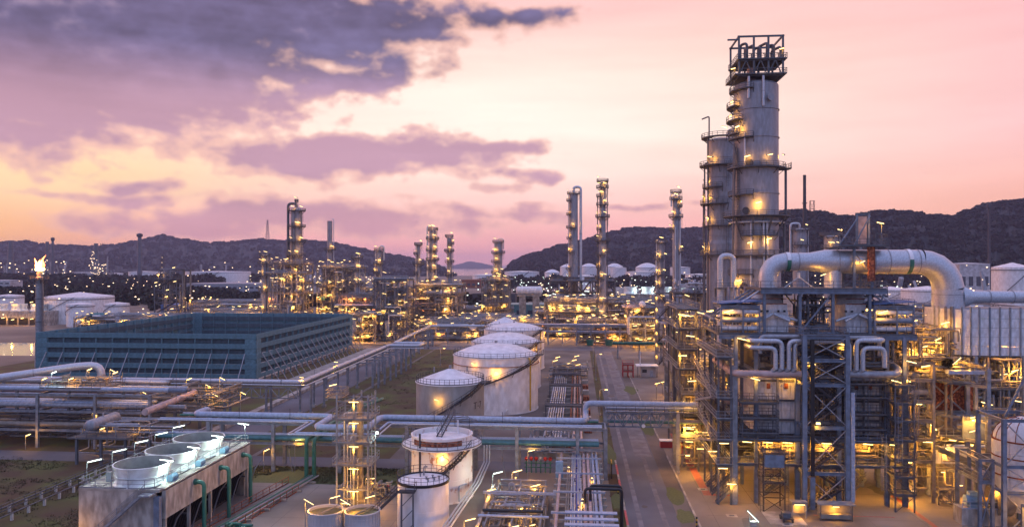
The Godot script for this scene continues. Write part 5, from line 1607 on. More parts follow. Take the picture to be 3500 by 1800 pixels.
func go_heater() -> void:
	# ---- blue stair tower in front
	var t := thing("stair_tower", "tall blue steel stair tower with zigzag stairs standing in front of the furnace", "stair tower")
	frame(t, [32.3, 38.2], [111.0, 114.6], [5.6, 12.1, 18.2, 21.7, 25.0], M.steel_blue, {"pw": 0.62, "bw": 0.5, "brace": "f", "decks": [4], "edge": 0.2, "br": 0.11, "brm": M.alu_dull})
	boxp(t, "cable_duct", P(33.35, 110.9, 14.8), Vector3(0.55, 19.4, 0.35), M.pipe_black)
	boxp(t, "cable_duct", P(33.35, 110.9, 2.6), Vector3(0.7, 4.6, 0.4), M.steel_blue)
	zigzag(t, 33.6, 37.6, 112.2, [0.2, 2.9, 5.6, 8.9, 12.1, 15.2, 18.2, 21.7, 24.8], M.steel_dark)
	for h in [2.9, 5.7, 8.9, 12.2, 15.2, 18.3, 21.8]: boxp(t, "landing", P(33.3 if int(h) % 2 else 37.4, 112.8, h), Vector3(1.5, 0.1, 2.4), M.grating)
	run(t, [[38.9, 110.8, 17], [38.9, 110.8, 1.2], [36, 110.8, 0.9]], 0.3, M.pipe_blue, "down_pipe", 12)
	lamp(t, P(34.0, 110.6, 12.7), Vector3(1, 0, 0), 0.7, 12.0, 0, 0.45)
	# ---- furnace
	t = thing("furnace", "twin-cell furnace block of steel cladding, platforms and pipes, warm light at its feet", "furnace")
	var xs := [23.4, 26.3, 33.3, 39.5, 44.9, 47.4]
	frame(t, xs, [114.4, 124.0, 134.0], [5.9, 9.5, 18.9, 24.6], M.steel_blue, {"pw": 0.5, "bw": 0.5, "decks": [0, 1], "edge": 1.0, "rs": 1.3})
	for q in [[26.6, 33.0], [39.8, 44.6]]:
		var w: float = q[1] - q[0]
		boxp(t, "firebox", P((q[0] + q[1]) / 2, 125, 14.4), Vector3(w, 9.2, 17.4), M.clad_panel)
		panels(t, P(q[0], 116.2, 9.9), Vector3(w, 0, 0), Vector3(0, 8.8, 0), 5, 5, Vector3(0, 0, 1), M.clad_panel)
		panels(t, P(q[0] - 0.06, 116.4, 9.9), Vector3(0, 0, -17), Vector3(0, 8.8, 0), 9, 4, Vector3(-1, 0, 0), M.clad_panel)
		for k in 3: hbeam(t, "buckstay", P(q[0] - 0.2, 115.9, 12.0 + k * 2.9), P(q[1] + 0.2, 115.9, 12.0 + k * 2.9), 0.25, 0.28, M.steel)
		for k in 3: hbeam(t, "buckstay", P(q[0] + w * k / 2, 115.85, 9.6), P(q[0] + w * k / 2, 115.85, 18.8), 0.3, 0.3, M.steel_light)
		for k in 2: boxp(t, "peep_door", P(q[0] + w * (0.3 + 0.4 * k), 116.0, 17.0), Vector3(0.5, 0.8, 0.2), M.rust)
		# convection section between header and the upper deck
		boxp(t, "convection_section", P((q[0] + q[1]) / 2, 126, 21.9), Vector3(w - 1.0, 5.4, 15), M.steel_dark)
		panels(t, P(q[0] + 0.4, 117.6, 19.4), Vector3(w - 0.8, 0, 0), Vector3(0, 4.8, 0), 4, 2, Vector3(0, 0, 1), M.alu_dull)
		# plenum above the upper deck: clad box, sloping shoulders, arms
		boxp(t, "plenum", P((q[0] + q[1]) / 2 - 0.2, 122, 26.4), Vector3(w - 1.6, 3.2, 7.6), M.clad_panel)
		panels(t, P(q[0] + 0.6, 118.1, 24.9), Vector3(w - 1.6, 0, 0), Vector3(0, 2.9, 0), 3, 3, Vector3(0, 0, 1), M.clad_panel)
		boxp(t, "plenum", P((q[0] + q[1]) / 2 - 0.2, 122, 28.6), Vector3(w - 1.8, 1.2, 7.2), M.clad_panel)
		var xc: float = (q[0] + q[1]) / 2 - 0.2
		for k in 2:
			var hood := Acc.new()
			hood.lathe(P(xc, 122, 0), [Vector2(3.1 * (1.0 if k == 0 else 1.0), 29.0 + k * 0.9), Vector2(3.1 - 0.55 * (k + 1), 29.9 + k * 0.9)], 4, false, PI / 4, TAU + PI / 4)
			put(hood, "hood", M.clad_panel, t)
		for k in 3: barp(t, "hood_seam", P(xc - w / 2 + 1.0, 118.2 + k * 0.3, 29.2 + k * 0.75), P(xc + w / 2 - 1.0, 118.2 + k * 0.3, 29.2 + k * 0.75), 0.12, 0.12, M.rust)
		for sgn in [-1.0, 1.0]:
			for k in 2: rodp(t, "damper_arm", P(xc + sgn * 0.15, 117.5, 27.75 - k * 0.1), P(xc + sgn * (3.4 - k * 1.2), 117.0 - k * 0.4, 26.7), 0.22, M.alu)
			for k in 2: boxp(t, "damper_hub", P(xc + sgn * (0.8 + k * 0.9), 117.7, 28.1), Vector3(0.3, 0.3, 0.3), M.pipe_black)
	# burner floor: pipes, valves and warm lamps
	tangle(t, P(26.5, 118, 6.0), P(45, 114.6, 9.3), 170, 0.05, 0.13, M.steel_tan)
	tangle(t, P(24, 121, 6.0), P(47, 116, 9.0), 40, 0.1, 0.25, M.steel)
	for k in 12: boxp(t, "burner", P(27.0 + k * 1.55, 116.4, 8.6), Vector3(0.7, 1.5, 0.8), M.steel_tan)
	for x in [25.0, 28.0, 30.8, 36.4, 42.2, 45.4]: lamp(t, P(x, 114.2, 9.0), Vector3(1, 0.0, 0.3), 1.5, 46.0, 0, 0.16)
	for x in [24.6, 29.2, 34.0, 38.6, 43.0, 46.6]: lamp(t, P(x, 116.5, 5.3), Vector3(1, 0, 0.1), 1.4, 26.0, 0, 0.16)
	hbeam(t, "crane_rail", P(23, 113.6, 10.0), P(47.6, 113.6, 10.0), 0.3, 0.35, M.steel)
	tangle(t, P(26, 119, 19.6), P(46, 113.6, 24.3), 110, 0.07, 0.2, M.steel)
	tangle(t, P(33.4, 122, 10.5), P(39.4, 115.5, 24.0), 60, 0.07, 0.22, M.steel_tan)
	tangle(t, P(33.4, 122, 25), P(38.8, 117.5, 31.0), 40, 0.07, 0.2, M.steel)
	for k in 2: zigzag(t, [28.4, 40.6][k], [31.6, 43.4][k], 118.5, [0.1, 2.9, 5.8], M.steel)
	# header pipes and the bent silver crossovers
	run(t, [[22.8, 128, 19.3], [22.8, 112.6, 19.3], [33.2, 112.6, 19.3]], 0.5, M.pink_pipe, "header_pipe", 16)
	run(t, [[22.8, 128, 14.1], [22.8, 119.0, 14.1], [25.6, 117, 14.1]], 0.5, M.pink_pipe, "header_pipe", 16)
	run(t, [[38.6, 112.6, 19.4], [45.4, 112.6, 19.4], [46.6, 114, 19.8], [46.2, 119, 21.0]], 0.5, M.alu_dull, "header_pipe", 16)
	hbeam(t, "post", P(23.0, 113.4, 0), P(23.0, 113.4, 20.3), 0.7, 0.7, M.steel_light)
	for q in [[[25.2, 23.1], [28.6, 23.1]], [[25.2, 24.1], [29.5, 24.1]]]:
		run(t, [[q[0][0], 116, q[0][1]], [q[0][0], 112.3, q[0][1]], [q[1][0], 112.3, q[1][1]], [q[1][0], 112.3, 20.0]], 0.34, M.alu, "crossover_pipe", 14)
	run(t, [[30.5, 112.3, 20], [30.5, 112.3, 24.1], [38.9, 112.3, 24.1], [38.9, 112.3, 20]], 0.34, M.alu, "crossover_pipe", 14)
	run(t, [[31.4, 112.6, 20], [31.4, 112.6, 23.9], [36, 112.9, 23.9], [36, 116, 23.9]], 0.34, M.alu, "crossover_pipe", 14)
	run(t, [[39.9, 112.3, 20], [39.9, 112.3, 24.3], [43.8, 112.3, 24.3], [43.8, 116, 24.3]], 0.34, M.alu, "crossover_pipe", 14)
	run(t, [[40.8, 112.3, 20], [40.8, 112.3, 23.2], [43.8, 112.3, 23.2], [43.8, 112.3, 20.4]], 0.34, M.alu, "crossover_pipe", 14)
	run(t, [[26.6, 113, 22.2], [26.6, 113, 24.7], [32.0, 113, 24.7], [36.5, 113.6, 24.7]], 0.3, M.alu_dull, "crossover_pipe", 12)
	run(t, [[37.0, 113.6, 24.5], [43.4, 113.0, 24.6], [43.4, 113.0, 22.0]], 0.3, M.alu_dull, "crossover_pipe", 12)
	for x in [28.6, 29.5, 30.5, 31.4, 38.9, 39.9, 40.8]:
		var el := Acc.new()
		el.tube([P(x, 112.3, 20.1), P(x - 0.5, 112.6, 19.5)], 0.36, 12)
		put(el, "elbow", M.alu_dull, t)
	for q in [[26, 113.4, 18.4, 0], [31.6, 114.6, 18.6, 0], [45.4, 112.2, 18.5, 0], [33.9, 113.4, 20.8, 0], [35.5, 117, 24.0, 0], [38.6, 114, 23.5, 0], [47.8, 113, 21.2, 0], [24.2, 113.8, 24.2, 0]]:
		lamp(t, P(q[0], q[1], q[2]), Vector3(1, -0.25, 0.2), 1.5, 14.0, q[3], 0.16)
	# upper decks
	for h in [24.75, 31.4]:
		var x0 := 20.9 if h < 30 else 27.4
		var x1 := 49.2 if h < 30 else 45.6
		boxp(t, "deck", P((x0 + x1) / 2, 121.5, h), Vector3(x1 - x0, 0.25, 14.0 if h < 30 else 11.0), M.grating)
		hbeam(t, "deck_beam", P(x0, 114.4 if h < 30 else 115.9, h - 0.3), P(x1, 114.4 if h < 30 else 115.9, h - 0.3), 0.4, 0.6, M.steel_blue)
		var ra := Acc.new()
		var vf := 114.6 if h < 30 else 116.1
		ra.rail([P(x0, vf, h + 0.1), P(x1, vf, h + 0.1), P(x1, vf + 13, h + 0.1)], 1.15, 0.07, 1.4)
		ra.rail([P(x0, vf, h + 0.1), P(x0, vf + 13, h + 0.1)], 1.15, 0.07, 1.4)
		put(ra, "railing", M.steel, t)
	for x in [28.0, 33.2, 38.0, 43.3]:
		for v in [116.4, 126.5]:
			hbeam(t, "post", P(x, v, 24.8), P(x, v, 31.3), 0.4, 0.4, M.steel_blue)
	for q in [[33.2, 38.0], [43.3, 45.4]]:
		barp(t, "brace", P(q[0], 116.4, 25.0), P(q[1], 116.4, 31.0), 0.2, 0.2, M.steel_blue)
		barp(t, "brace", P(q[0], 126.4, 31.0), P(q[1], 126.4, 25.0), 0.2, 0.2, M.steel_blue)
	for s in [[27.6, 21.4], [44.6, 50.6]]:                  # long diagonal stays from the plenum deck
		for k in 3: rodp(t, "stay", P(s[0], 117.5 + k * 3, 31.2), P(s[1], 117.5 + k * 3, 27.2 if s[0] < 30 else 26.2), 0.14, M.steel_blue if k else M.alu)
	for k in 5: hbeam(t, "post", P(24.4 + k * 0.85, 125, 25), P(24.4 + k * 0.85, 125, 31.6), 0.22, 0.22, M.pink_pipe)
	# side modules on the upper deck: open boxes of exchangers with warm light
	for s in [[21.6, 27.2], [43.9, 49.4]]:
		frame(t, [s[0], (s[0] + s[1]) / 2 + 0.4, s[1]], [116, 122], [26.9, 28.9], M.steel_blue, {"base": 24.8, "pw": 0.22, "bw": 0.25, "edge": 0.1, "decks": [1]})
		for k in 3: rodp(t, "exchanger_shell", P(s[0], 116.6, 25.6 + k * 1.25), P(s[1], 116.6, 25.6 + k * 1.25), 0.42, M.clad_panel if k != 1 else M.alu_dull)
		tangle(t, P(s[0], 121, 25), P(s[1], 117, 28.6), 24, 0.06, 0.16, M.steel)
		lamp(t, P(s[0] + 1.0, 115.7, 28.2), Vector3(1, 0.3, 0.2), 1.6, 14.0)
		lamp(t, P(s[1] - 0.8, 117.7, 27.8), Vector3(1, 0.3, 0.2), 1.6, 14.0)
		var ro := Acc.new()
		ro.block(P((s[0] + s[1]) / 2, 119, 29.5), Vector3((s[1] - s[0]) / 2 + 0.3, 0.22, 0), Vector3(-0.02, 0.05, 0), Vector3(0, 0, 3.4))
		put(ro, "canopy", M.roof_blue, t)
	# left scaffold stairs running back along the furnace
	var sc := thing("scaffold", "scaffold of railed galleries stepping up the left flank of the furnace", "scaffold")
	frame(sc, [20.6, 22.4], [113.0, 119.0, 125.0, 131.0], [5.9, 9.5, 12.6, 15.6, 21.6], M.steel, {"pw": 0.25, "bw": 0.22, "edge": 0.3, "rs": 1.1, "rw": 0.07, "rm": M.steel_light})
	for k in 4:
		var s := Acc.new()
		s.stair(P(20.2, 113.5 if k % 2 else 130, 5.9 + k * 3.2), P(20.2, 130 if k % 2 else 113.5, 9.3 + k * 3.2), 0.9)
		put(s, "stair", M.steel_light, sc)
	for k in 3:
		var s := Acc.new()
		s.stair(P(20.4, 113.6 + k * 4.4, 0.1), P(23.4, 113.6 + k * 4.4, 3.2), 1.1)
		put(s, "stair", M.steel, sc)
	for q in [[21.4, 113, 9.0], [21.2, 112.8, 5.4], [20.6, 118, 6.6], [22.4, 112.6, 3.2], [20.4, 122, 8.6], [20.3, 127, 4.8], [21.5, 125, 12.2]]: lamp(sc, P(q[0], q[1], q[2]), Vector3(1, 0, 0), 1.5, 20.0, 0, 0.16)
	sc = thing("scaffold", "dark tube scaffold tower standing before the left furnace cell", "scaffold")
	frame(sc, [26.4, 29.4], [110.4, 113.0], [2.2, 4.2, 6.2, 8.2], M.steel_dark, {"pw": 0.14, "bw": 0.14, "edge": 0.15, "brace": "f", "rs": 1.0, "decks": [1, 3]})
	boxp(sc, "tarpaulin", P(27.9, 110.2, 7.2), Vector3(2.7, 1.8, 0.1), M.steel_blue)
	for x in [26.2, 29.6]:
		var la := Acc.new()
		la.ladder(P(x, 110.2, 0), P(x, 110.2, 10.0), Vector3(0, 0, 1), 0.55, false)
		put(la, "ladder", M.steel, sc)
	sc = thing("scaffold", "tall narrow tube scaffold with ladders up the right furnace cell", "scaffold")
	frame(sc, [45.0, 47.6], [111.6, 113.8], [2.5, 5.0, 7.5, 10.2, 12.9, 15.4, 17.9], M.steel, {"pw": 0.16, "bw": 0.16, "edge": 0.2, "brace": "f", "rs": 1.0, "xb": false})
	for k in 3:
		var la := Acc.new()
		la.ladder(P(43.4 + k * 2.2, 111.4, 3.0 + k * 4), P(43.4 + k * 2.2, 111.4, 11.0 + k * 4.5), Vector3(0, 0, 1), 0.6, false)
		put(la, "ladder", M.steel_light, sc)
	sc = thing("scaffold", "small scaffold with hanging platforms on the face of the left furnace cell", "scaffold")
	frame(sc, [24.0, 26.2, 28.8], [112.8, 114.6], [10.6, 12.8, 15.0], M.steel, {"base": 9.6, "pw": 0.16, "bw": 0.16, "edge": 0.35, "rs": 0.8, "rw": 0.06})
	sc = thing("scaffold", "dark gallery scaffold with ladders across the face of the right furnace cell", "scaffold")
	frame(sc, [39.6, 42.0, 44.6], [113.6, 115.2], [11.2, 13.4, 15.8, 17.8], M.steel_dark, {"base": 9.6, "pw": 0.13, "bw": 0.14, "edge": 0.25, "rs": 0.9, "rw": 0.06, "rm": M.steel})
	sc = thing("scaffold", "tube scaffold filling the slot between the furnace cells behind the stair tower", "scaffold")
	frame(sc, [33.6, 36.4, 39.2], [115.6, 117.4], [8, 10.6, 13.2, 15.8, 18.4, 21.0], M.steel, {"pw": 0.14, "bw": 0.14, "edge": 0.2, "brace": "f", "br": 0.08, "xb": false, "rs": 0.9, "rw": 0.06})
	# ---- duct over the top
	t = thing("flue_duct", "huge silver flue duct arching over the furnace, with two green-white bands", "duct")
	var m: Material = M.alu
	var a := Acc.new()
	a.tube([P(30.4, 124, 31.3), P(30.4, 124, 33.3), P(30.55, 124, 33.95), P(31.05, 124, 34.8), P(31.9, 124, 35.35), P(32.9, 124, 35.6), P(36.8, 124, 35.65)], 1.43, 32)
	put(a, "duct", m, t)
	a = Acc.new()
	a.tube([P(36.8, 124, 35.65), P(39.2, 124, 35.65)], 1.43, 32, 0.0, false, 1.88)
	put(a, "reducer", m, t)
	a = Acc.new()
	a.tube([P(39.2, 124, 35.65), P(53.8, 124, 35.6)], 1.9, 32)
	put(a, "duct", m, t)
	a = Acc.new()
	a.tube([P(53.8, 124, 35.6), P(54.9, 124, 35.4), P(56.1, 124, 34.85), P(57.1, 124, 33.95), P(57.7, 124, 32.8), P(58.0, 124, 31.3)], 1.9, 32, 0.0, false, 2.3)
	put(a, "elbow", m, t)
	a = Acc.new()
	a.tube([P(58.0, 124, 31.3), P(58.0, 124, 12.0)], 2.3, 32)
	put(a, "duct", m, t)
	a = Acc.new()
	a.tube([P(40.5, 124, 34.4), P(40.5, 124, 31.3)], 1.3, 28)
	put(a, "duct", m, t)
	a = Acc.new()
	a.tube([P(59.6, 124, 30.1), P(60.8, 124, 30.1), P(61.8, 124, 30.1)], 1.9, 28, 0.0, true, 0.95)
	put(a, "reducer", m, t)
	a = Acc.new()
	a.tube([P(61.8, 124, 30.1), P(80, 124, 30.1)], 0.95, 28)
	put(a, "duct", m, t)
	for x in [35.0, 41.0, 46.4, 48.7, 53.2, 64.0, 67.5]:
		var r := 1.45 if x < 37 else (1.92 if x < 60 else 0.97)
		var y := 30.1 if x > 60 else 35.62
		a = Acc.new()
		a.tube([P(x - 0.06, 124, y), P(x + 0.06, 124, y)], r + 0.05, 32)
		put(a, "flange", M.alu_dull, t)
	for h in [30.5, 27.6, 24.4]:
		a = Acc.new()
		a.tube([P(58, 124, h - 0.06), P(58, 124, h + 0.06)], 2.36, 32)
		put(a, "flange", M.alu_dull, t)
	for x in [33.4, 51.8]:                                  # painted bands, white above and green below
		var r := 1.5 if x < 40 else 1.96
		for k in 2:
			a = Acc.new()
			a.lathe(Vector3.ZERO, [Vector2(r, -0.3), Vector2(r + 0.03, -0.3), Vector2(r + 0.03, 0.3), Vector2(r, 0.3)], 24, false, -1.4 if k == 0 else 1.9, 1.9 if k == 0 else 4.88)
			var o := put(a, "band", M.roof_white if k == 0 else M.pipe_green, t)
			o.transform = Transform3D(Basis(Vector3(0, 1, 0), Vector3(1, 0, 0), Vector3(0, 0, -1)), P(x, 124, 35.62))
	rodp(t, "support", P(35.2, 124, 33.9), P(35.2, 124, 33.0), 0.22, M.roof_white)
	for x in [33.0, 37.4]: rodp(t, "support", P(35.2, 124, 33.2), P(x, 124, 31.5), 0.12, M.alu)
	lamp(t, P(38.3, 121.8, 33.6), Vector3(1, 0.4, 0), 1.0, 10.0)
	# damper gate frame through the duct
	t = thing("damper_gate", "rectangular damper gate frame standing up through the big duct", "damper")
	for v in [121.6, 126.4]:
		for x in [42.9, 45.6]: hbeam(t, "post", P(x, v, 30.0), P(x, v, 38.2), 0.35, 0.35, M.steel_blue)
	for x in [43.8, 45.6]: hbeam(t, "gate_post", P(x, 123, 38), P(x, 123, 43.2), 0.32, 0.4, M.steel_blue)
	hbeam(t, "gate_beam", P(43.6, 123, 43.1), P(45.8, 123, 43.1), 0.3, 0.4, M.steel_blue)
	boxp(t, "gate_blade", P(44.7, 123.1, 40.6), Vector3(1.3, 4.3, 0.2), M.pink_pipe)
	rodp(t, "stay", P(43.7, 122.4, 42.4), P(40.6, 121.8, 38.0), 0.12, M.steel_blue)
	rodp(t, "stay", P(45.4, 121.8, 42.8), P(42.8, 121.4, 38.0), 0.12, M.steel_blue)
	for h in [30.2, 38.0]:
		boxp(t, "platform", P(44.0, 122.2, h), Vector3(7.4, 0.14, 3.0), M.grating)
		var ra := Acc.new()
		ra.rail([P(40.4, 120.8, h + 0.07), P(47.6, 120.8, h + 0.07)], 1.1, 0.07, 1.0)
		ra.rail([P(45.8, 120.8, h + 0.07), P(47.6, 120.8, h + 0.07), P(47.6, 123.6, h + 0.07)], 1.8, 0.09, 0.7)
		put(ra, "railing", M.steel, t)
	boxp(t, "actuator", P(45.4, 121.4, 35.2), Vector3(1.0, 5.4, 0.5), M.rust)
	barp(t, "brace", P(43.2, 121.3, 36.6), P(45.4, 121.3, 33.4), 0.16, 0.16, M.steel_tan)
	for q in [[42.9, 45.6, 25.0, 30.0], [45.6, 42.9, 25.0, 30.0]]: barp(t, "brace", P(q[0], 121.7, q[2]), P(q[1], 121.7, q[3]), 0.18, 0.18, M.steel)
	lamp(t, P(43.9, 120.9, 35.6), Vector3(1, 0.4, 0), 0.9, 10.0)
	lamp(t, P(46.6, 121, 41.6), Vector3(1, -0.2, 0), 1.2, 8.0)
	run(t, [[47.0, 121.5, 38], [47.0, 121.5, 41.4], [46.6, 121, 41.7]], 0.05, M.steel_light, "lamp_pole", 6)
	# ---- small sheds at the foot
	t = thing("valve_shed", "low flat-roofed shed with warm light under its roof at the foot of the stair tower", "shed", P(35.4, 107.6, 0))
	boxp(t, "roof", Vector3(0, 2.3, 0), Vector3(5.0, 0.12, 1.8), M.steel_light)
	boxp(t, "wall", Vector3(0, 1.3, -0.6), Vector3(4.4, 1.8, 0.1), M.steel_tan)
	boxp(t, "tank", Vector3(0, 0.55, 0), Vector3(4.2, 0.6, 0.9), M.steel_tan)
	for x in [-2.1, 2.1]: boxp(t, "post", Vector3(x, 1.1, 0.5), Vector3(0.12, 2.2, 0.12), M.steel)
	lamp(t, Vector3(0, 1.9, 0.3), Vector3(1, 0, 0), 1.0, 14.0)
	t = thing("control_stand", "small frame with a bright strip lamp and round gauges left of the stair tower", "control stand", P(30.6, 108.0, 0))
	boxp(t, "roof", Vector3(0, 2.3, 0), Vector3(2.2, 0.1, 1.2), M.steel_light)
	for x in [-0.9, 0.9]: boxp(t, "post", Vector3(x, 1.1, 0.4), Vector3(0.12, 2.2, 0.12), M.steel_light)
	boxp(t, "panel", Vector3(0, 1.2, -0.3), Vector3(1.7, 1.2, 0.2), M.steel_tan)
	lamp(t, Vector3(0, 2.0, 0.5), Vector3(1, 0, 0), 1.6, 14.0)
	t = thing("inclined_lamp", "slanting strip lamp on a low concrete kerb beside the pavement edge", "lamp", P(23.6, 104.2, 0))
	boxp(t, "plinth", Vector3(0, 0.3, 0), Vector3(0.9, 0.6, 0.5), M.concrete)
	lamp(t, Vector3(0, 1.3, 0), Vector3(0.75, -0.7, 0.4), 2.2, 8.0, 1, 0.14)
	for k in 3: rodp(t, "bracket", Vector3(-0.5 + k * 0.5, 0.5, 0), Vector3(-0.5 + k * 0.5, 1.6 - k * 0.45, 0), 0.05, M.steel)
	t = thing("trolley", "low dark steel trolley parked on the pavement before the left scaffold", "trolley", P(28.6, 106.6, 0))
	boxp(t, "bed", Vector3(0, 0.5, 0), Vector3(1.5, 0.12, 2.0), M.steel_dark)
	for q in [[-0.6, 0.8], [0.6, 0.8], [-0.6, -0.8], [0.6, -0.8]]:
		var w := Acc.new()
		w.tube([Vector3(q[0] - 0.08, 0.25, q[1]), Vector3(q[0] + 0.08, 0.25, q[1])], 0.25, 14)
		put(w, "wheel", M.pipe_black, t)
	boxp(t, "load", Vector3(0, 0.85, -0.2), Vector3(1.1, 0.6, 1.2), M.steel)
# ---------------------------------------------------------------- right edge: ribbed casing, braced frames, domed vessel, fan drive
func go_right() -> void:
	# ---- ribbed white casing with a rounded end
	var t := thing("ribbed_casing", "pale ribbed metal casing with rounded left end, raised high at the right edge", "casing")
	var prof := []
	for k in 7:
		var an := PI - PI / 2 * k / 6
		prof.append(Vector2(59.6 + cos(an) * 4.3, 122.3 - sin(an) * 4.3))
	for k in 12: prof.append(Vector2(59.6 + (k + 1) * 1.45, 118.0))
	prof.push_front(Vector2(55.3, 126))
	for i in prof.size() - 1:
		var a: Vector2 = prof[i]
		var b: Vector2 = prof[i + 1]
		var u := P(b.x, b.y, 0) - P(a.x, a.y, 0)
		var out := Vector3.UP.cross(u).normalized() * -1.0
		var lift: float = maxf(0.0, (a.x - 67.0) * 0.55)
		panels(t, P(a.x, a.y, 21.6), u, Vector3(0, 6.9 + minf(lift, 2.6), 0), 1, 5, out, M.clad_panel, 0.05)
		boxp(t, "rib", P(a.x, a.y, 25.2 + minf(lift, 2.6) / 2) + out * 0.12, Vector3(0.2, 7.3 + minf(lift, 2.6), 0.24), M.steel_light if i % 4 else M.steel_blue)
	boxp(t, "roof", P(67, 123, 28.3), Vector3(18, 0.3, 9.0), M.steel_light)
	for x in [58.8, 65.6, 72]: hbeam(t, "post", P(x, 117.4, 0), P(x, 117.4, 21.6), 0.45, 0.45, M.steel_light)
	boxp(t, "floor", P(67, 123, 21.5), Vector3(20, 0.3, 9.5), M.steel_dark)
	for x in [55.5, 56.3]: hbeam(t, "post", P(x, 119.4, 10), P(x, 119.4, 28.8), 0.3, 0.3, M.steel_tan)
	var sh := thing("shrub", "small dark shrub growing in the steelwork below the ribbed casing", "shrub", P(54.8, 117.4, 19.6))
	leaf_ball(sh, Vector3(0, 1.0, 0), Vector3(0.8, 1.1, 0.7), 160, 0.22)
	# ---- braced frame below
	t = thing("braced_steelwork", "braced steel frame with brown sheet walls under the ribbed casing", "steel frame")
	for q in [[53.4, 120.6, 21.4], [58.6, 113.6, 20.3], [59.2, 120.6, 21.0], [53.4, 126, 21.4]]:
		hbeam(t, "post", P(q[0], q[1], 0), P(q[0], q[1], q[2]), 0.55, 0.55, M.steel_light)
	hbeam(t, "beam", P(53.4, 120.6, 21.2), P(56.0, 120.0, 21.0), 0.35, 0.5, M.steel_tan)
	hbeam(t, "beam", P(56.0, 120.0, 21.0), P(58.6, 113.6, 20.2), 0.35, 0.5, M.steel_tan)
	for h in [17.6, 12.6, 9.6, 4.6]:
		hbeam(t, "beam", P(53.4, 120.4, h), P(59.0, 120.4, h), 0.3, 0.4, M.steel_light)
		hbeam(t, "beam", P(53.4, 120.3, h - 0.02), P(58.6, 113.6, h - 0.02), 0.3, 0.4, M.steel_light)
	for q in [[17.6, 12.6], [12.6, 9.6], [9.6, 4.8]]:
		barp(t, "brace", P(53.4, 120.2, q[0]), P(58.8, 120.2, q[1]), 0.2, 0.2, M.steel_light)
		barp(t, "brace", P(53.4, 120.0, q[1]), P(58.8, 120.0, q[0]), 0.2, 0.2, M.steel_light)
	panels(t, P(54.0, 121.4, 12.8), Vector3(6.4, 0, 0), Vector3(0, 4.4, 0), 8, 1, Vector3(0, 0, 1), M.rust, 0.04)
	panels(t, P(54.0, 121.4, 9.4), Vector3(4.0, 0, 0), Vector3(0, 3.2, 0), 4, 1, Vector3(0, 0, 1), M.steel_tan, 0.04)
	boxp(t, "sheet_wall", P(58.0, 116.2, 11.2), Vector3(3.4, 3.4, 0.3), M.steel_blue)
	boxp(t, "deck", P(56.2, 117.8, 17.75), Vector3(5.0, 0.14, 5.0), M.grating)
	boxp(t, "deck", P(56.2, 118.8, 9.75), Vector3(5.4, 0.14, 3.6), M.grating)
	var ra := Acc.new()
	ra.rail([P(53.6, 120.2, 17.8), P(54.6, 116.6, 17.8), P(58.4, 115.2, 17.8)], 1.1, 0.06, 1.0)
	ra.rail([P(53.4, 117.0, 9.8), P(58.6, 117.0, 9.8)], 1.1, 0.06, 1.0)
	put(ra, "railing", M.steel_light, t)
	boxp(t, "trough", P(56.6, 116.0, 19.4), Vector3(5.0, 0.5, 1.0), M.pipe_blue)
	for k in 3: barp(t, "sloping_duct", P(50.0, 121 + k * 1.2, 9.0 - k * 0.3), P(58.4, 112.5 + k * 1.2, 6.2 - k * 0.3), 0.4, 0.5, M.steel)
	panels(t, P(52.0, 121.6, 0.6), Vector3(7.6, 0, -2.0), Vector3(0, 4.2, 0), 6, 1, Vector3(0, 0, 1), M.steel_tan, 0.06)
	panels(t, P(53.0, 118.2, 5.4), Vector3(5.2, 0, 0), Vector3(0, 2.6, 0), 4, 1, Vector3(0, 0, 1), M.clad_panel, 0.06)
	tangle(t, P(50.0, 124, 17.8), P(58, 116, 21.0), 40, 0.06, 0.18, M.steel_tan)
	tangle(t, P(50.0, 124, 1.0), P(57, 118, 9.0), 40, 0.06, 0.18, M.steel_tan)
	for q in [[55.9, 117, 20.9, 1.8, 0.9], [53.0, 119, 20.4, 1.2, 0.2], [58.4, 118, 20.6, 1.4, 0.0], [57.2, 114.8, 13.1, 1.2, 0.3], [57.6, 115.2, 12.6, 1.0, 0.1], [56.4, 113.6, 11.3, 1.0, 0.3], [52.8, 117.4, 11.0, 1.4, -0.9], [55.0, 117.6, 7.6, 1.2, -0.8], [56.8, 117.6, 2.4, 0.5, 0], [58.8, 114, 4.0, 0.5, 0], [54.4, 118, 4.2, 0.6, 0]]:
		lamp(t, P(q[0], q[1], q[2]), Vector3(1, q[4], 0), q[3], 26.0, 0, 0.16)
	# ---- galleries between furnace and braced frame
	t = thing("gallery_steelwork", "warm-lit stack of steel galleries filling the gap right of the furnace", "steel frame")
	frame(t, [48.6, 52.4], [116.5, 122.0, 128.0], [6.2, 9.4, 12.2, 15.0, 18.2, 20.6], M.steel_tan, {"pw": 0.4, "bw": 0.4, "edge": 0.2, "rs": 1.2})
	tangle(t, P(47.4, 128, 3), P(52.6, 118, 24.0), 110, 0.06, 0.2, M.steel_tan)
	tangle(t, P(46.6, 128, 19), P(57, 116, 26.0), 120, 0.06, 0.18, M.steel_tan)
	for k in 3: rodp(t, "exchanger_shell", P(48.2, 118.5, 16.0 + k * 2.7), P(53.0, 118.5, 16.0 + k * 2.7), 0.5, M.alu_dull)
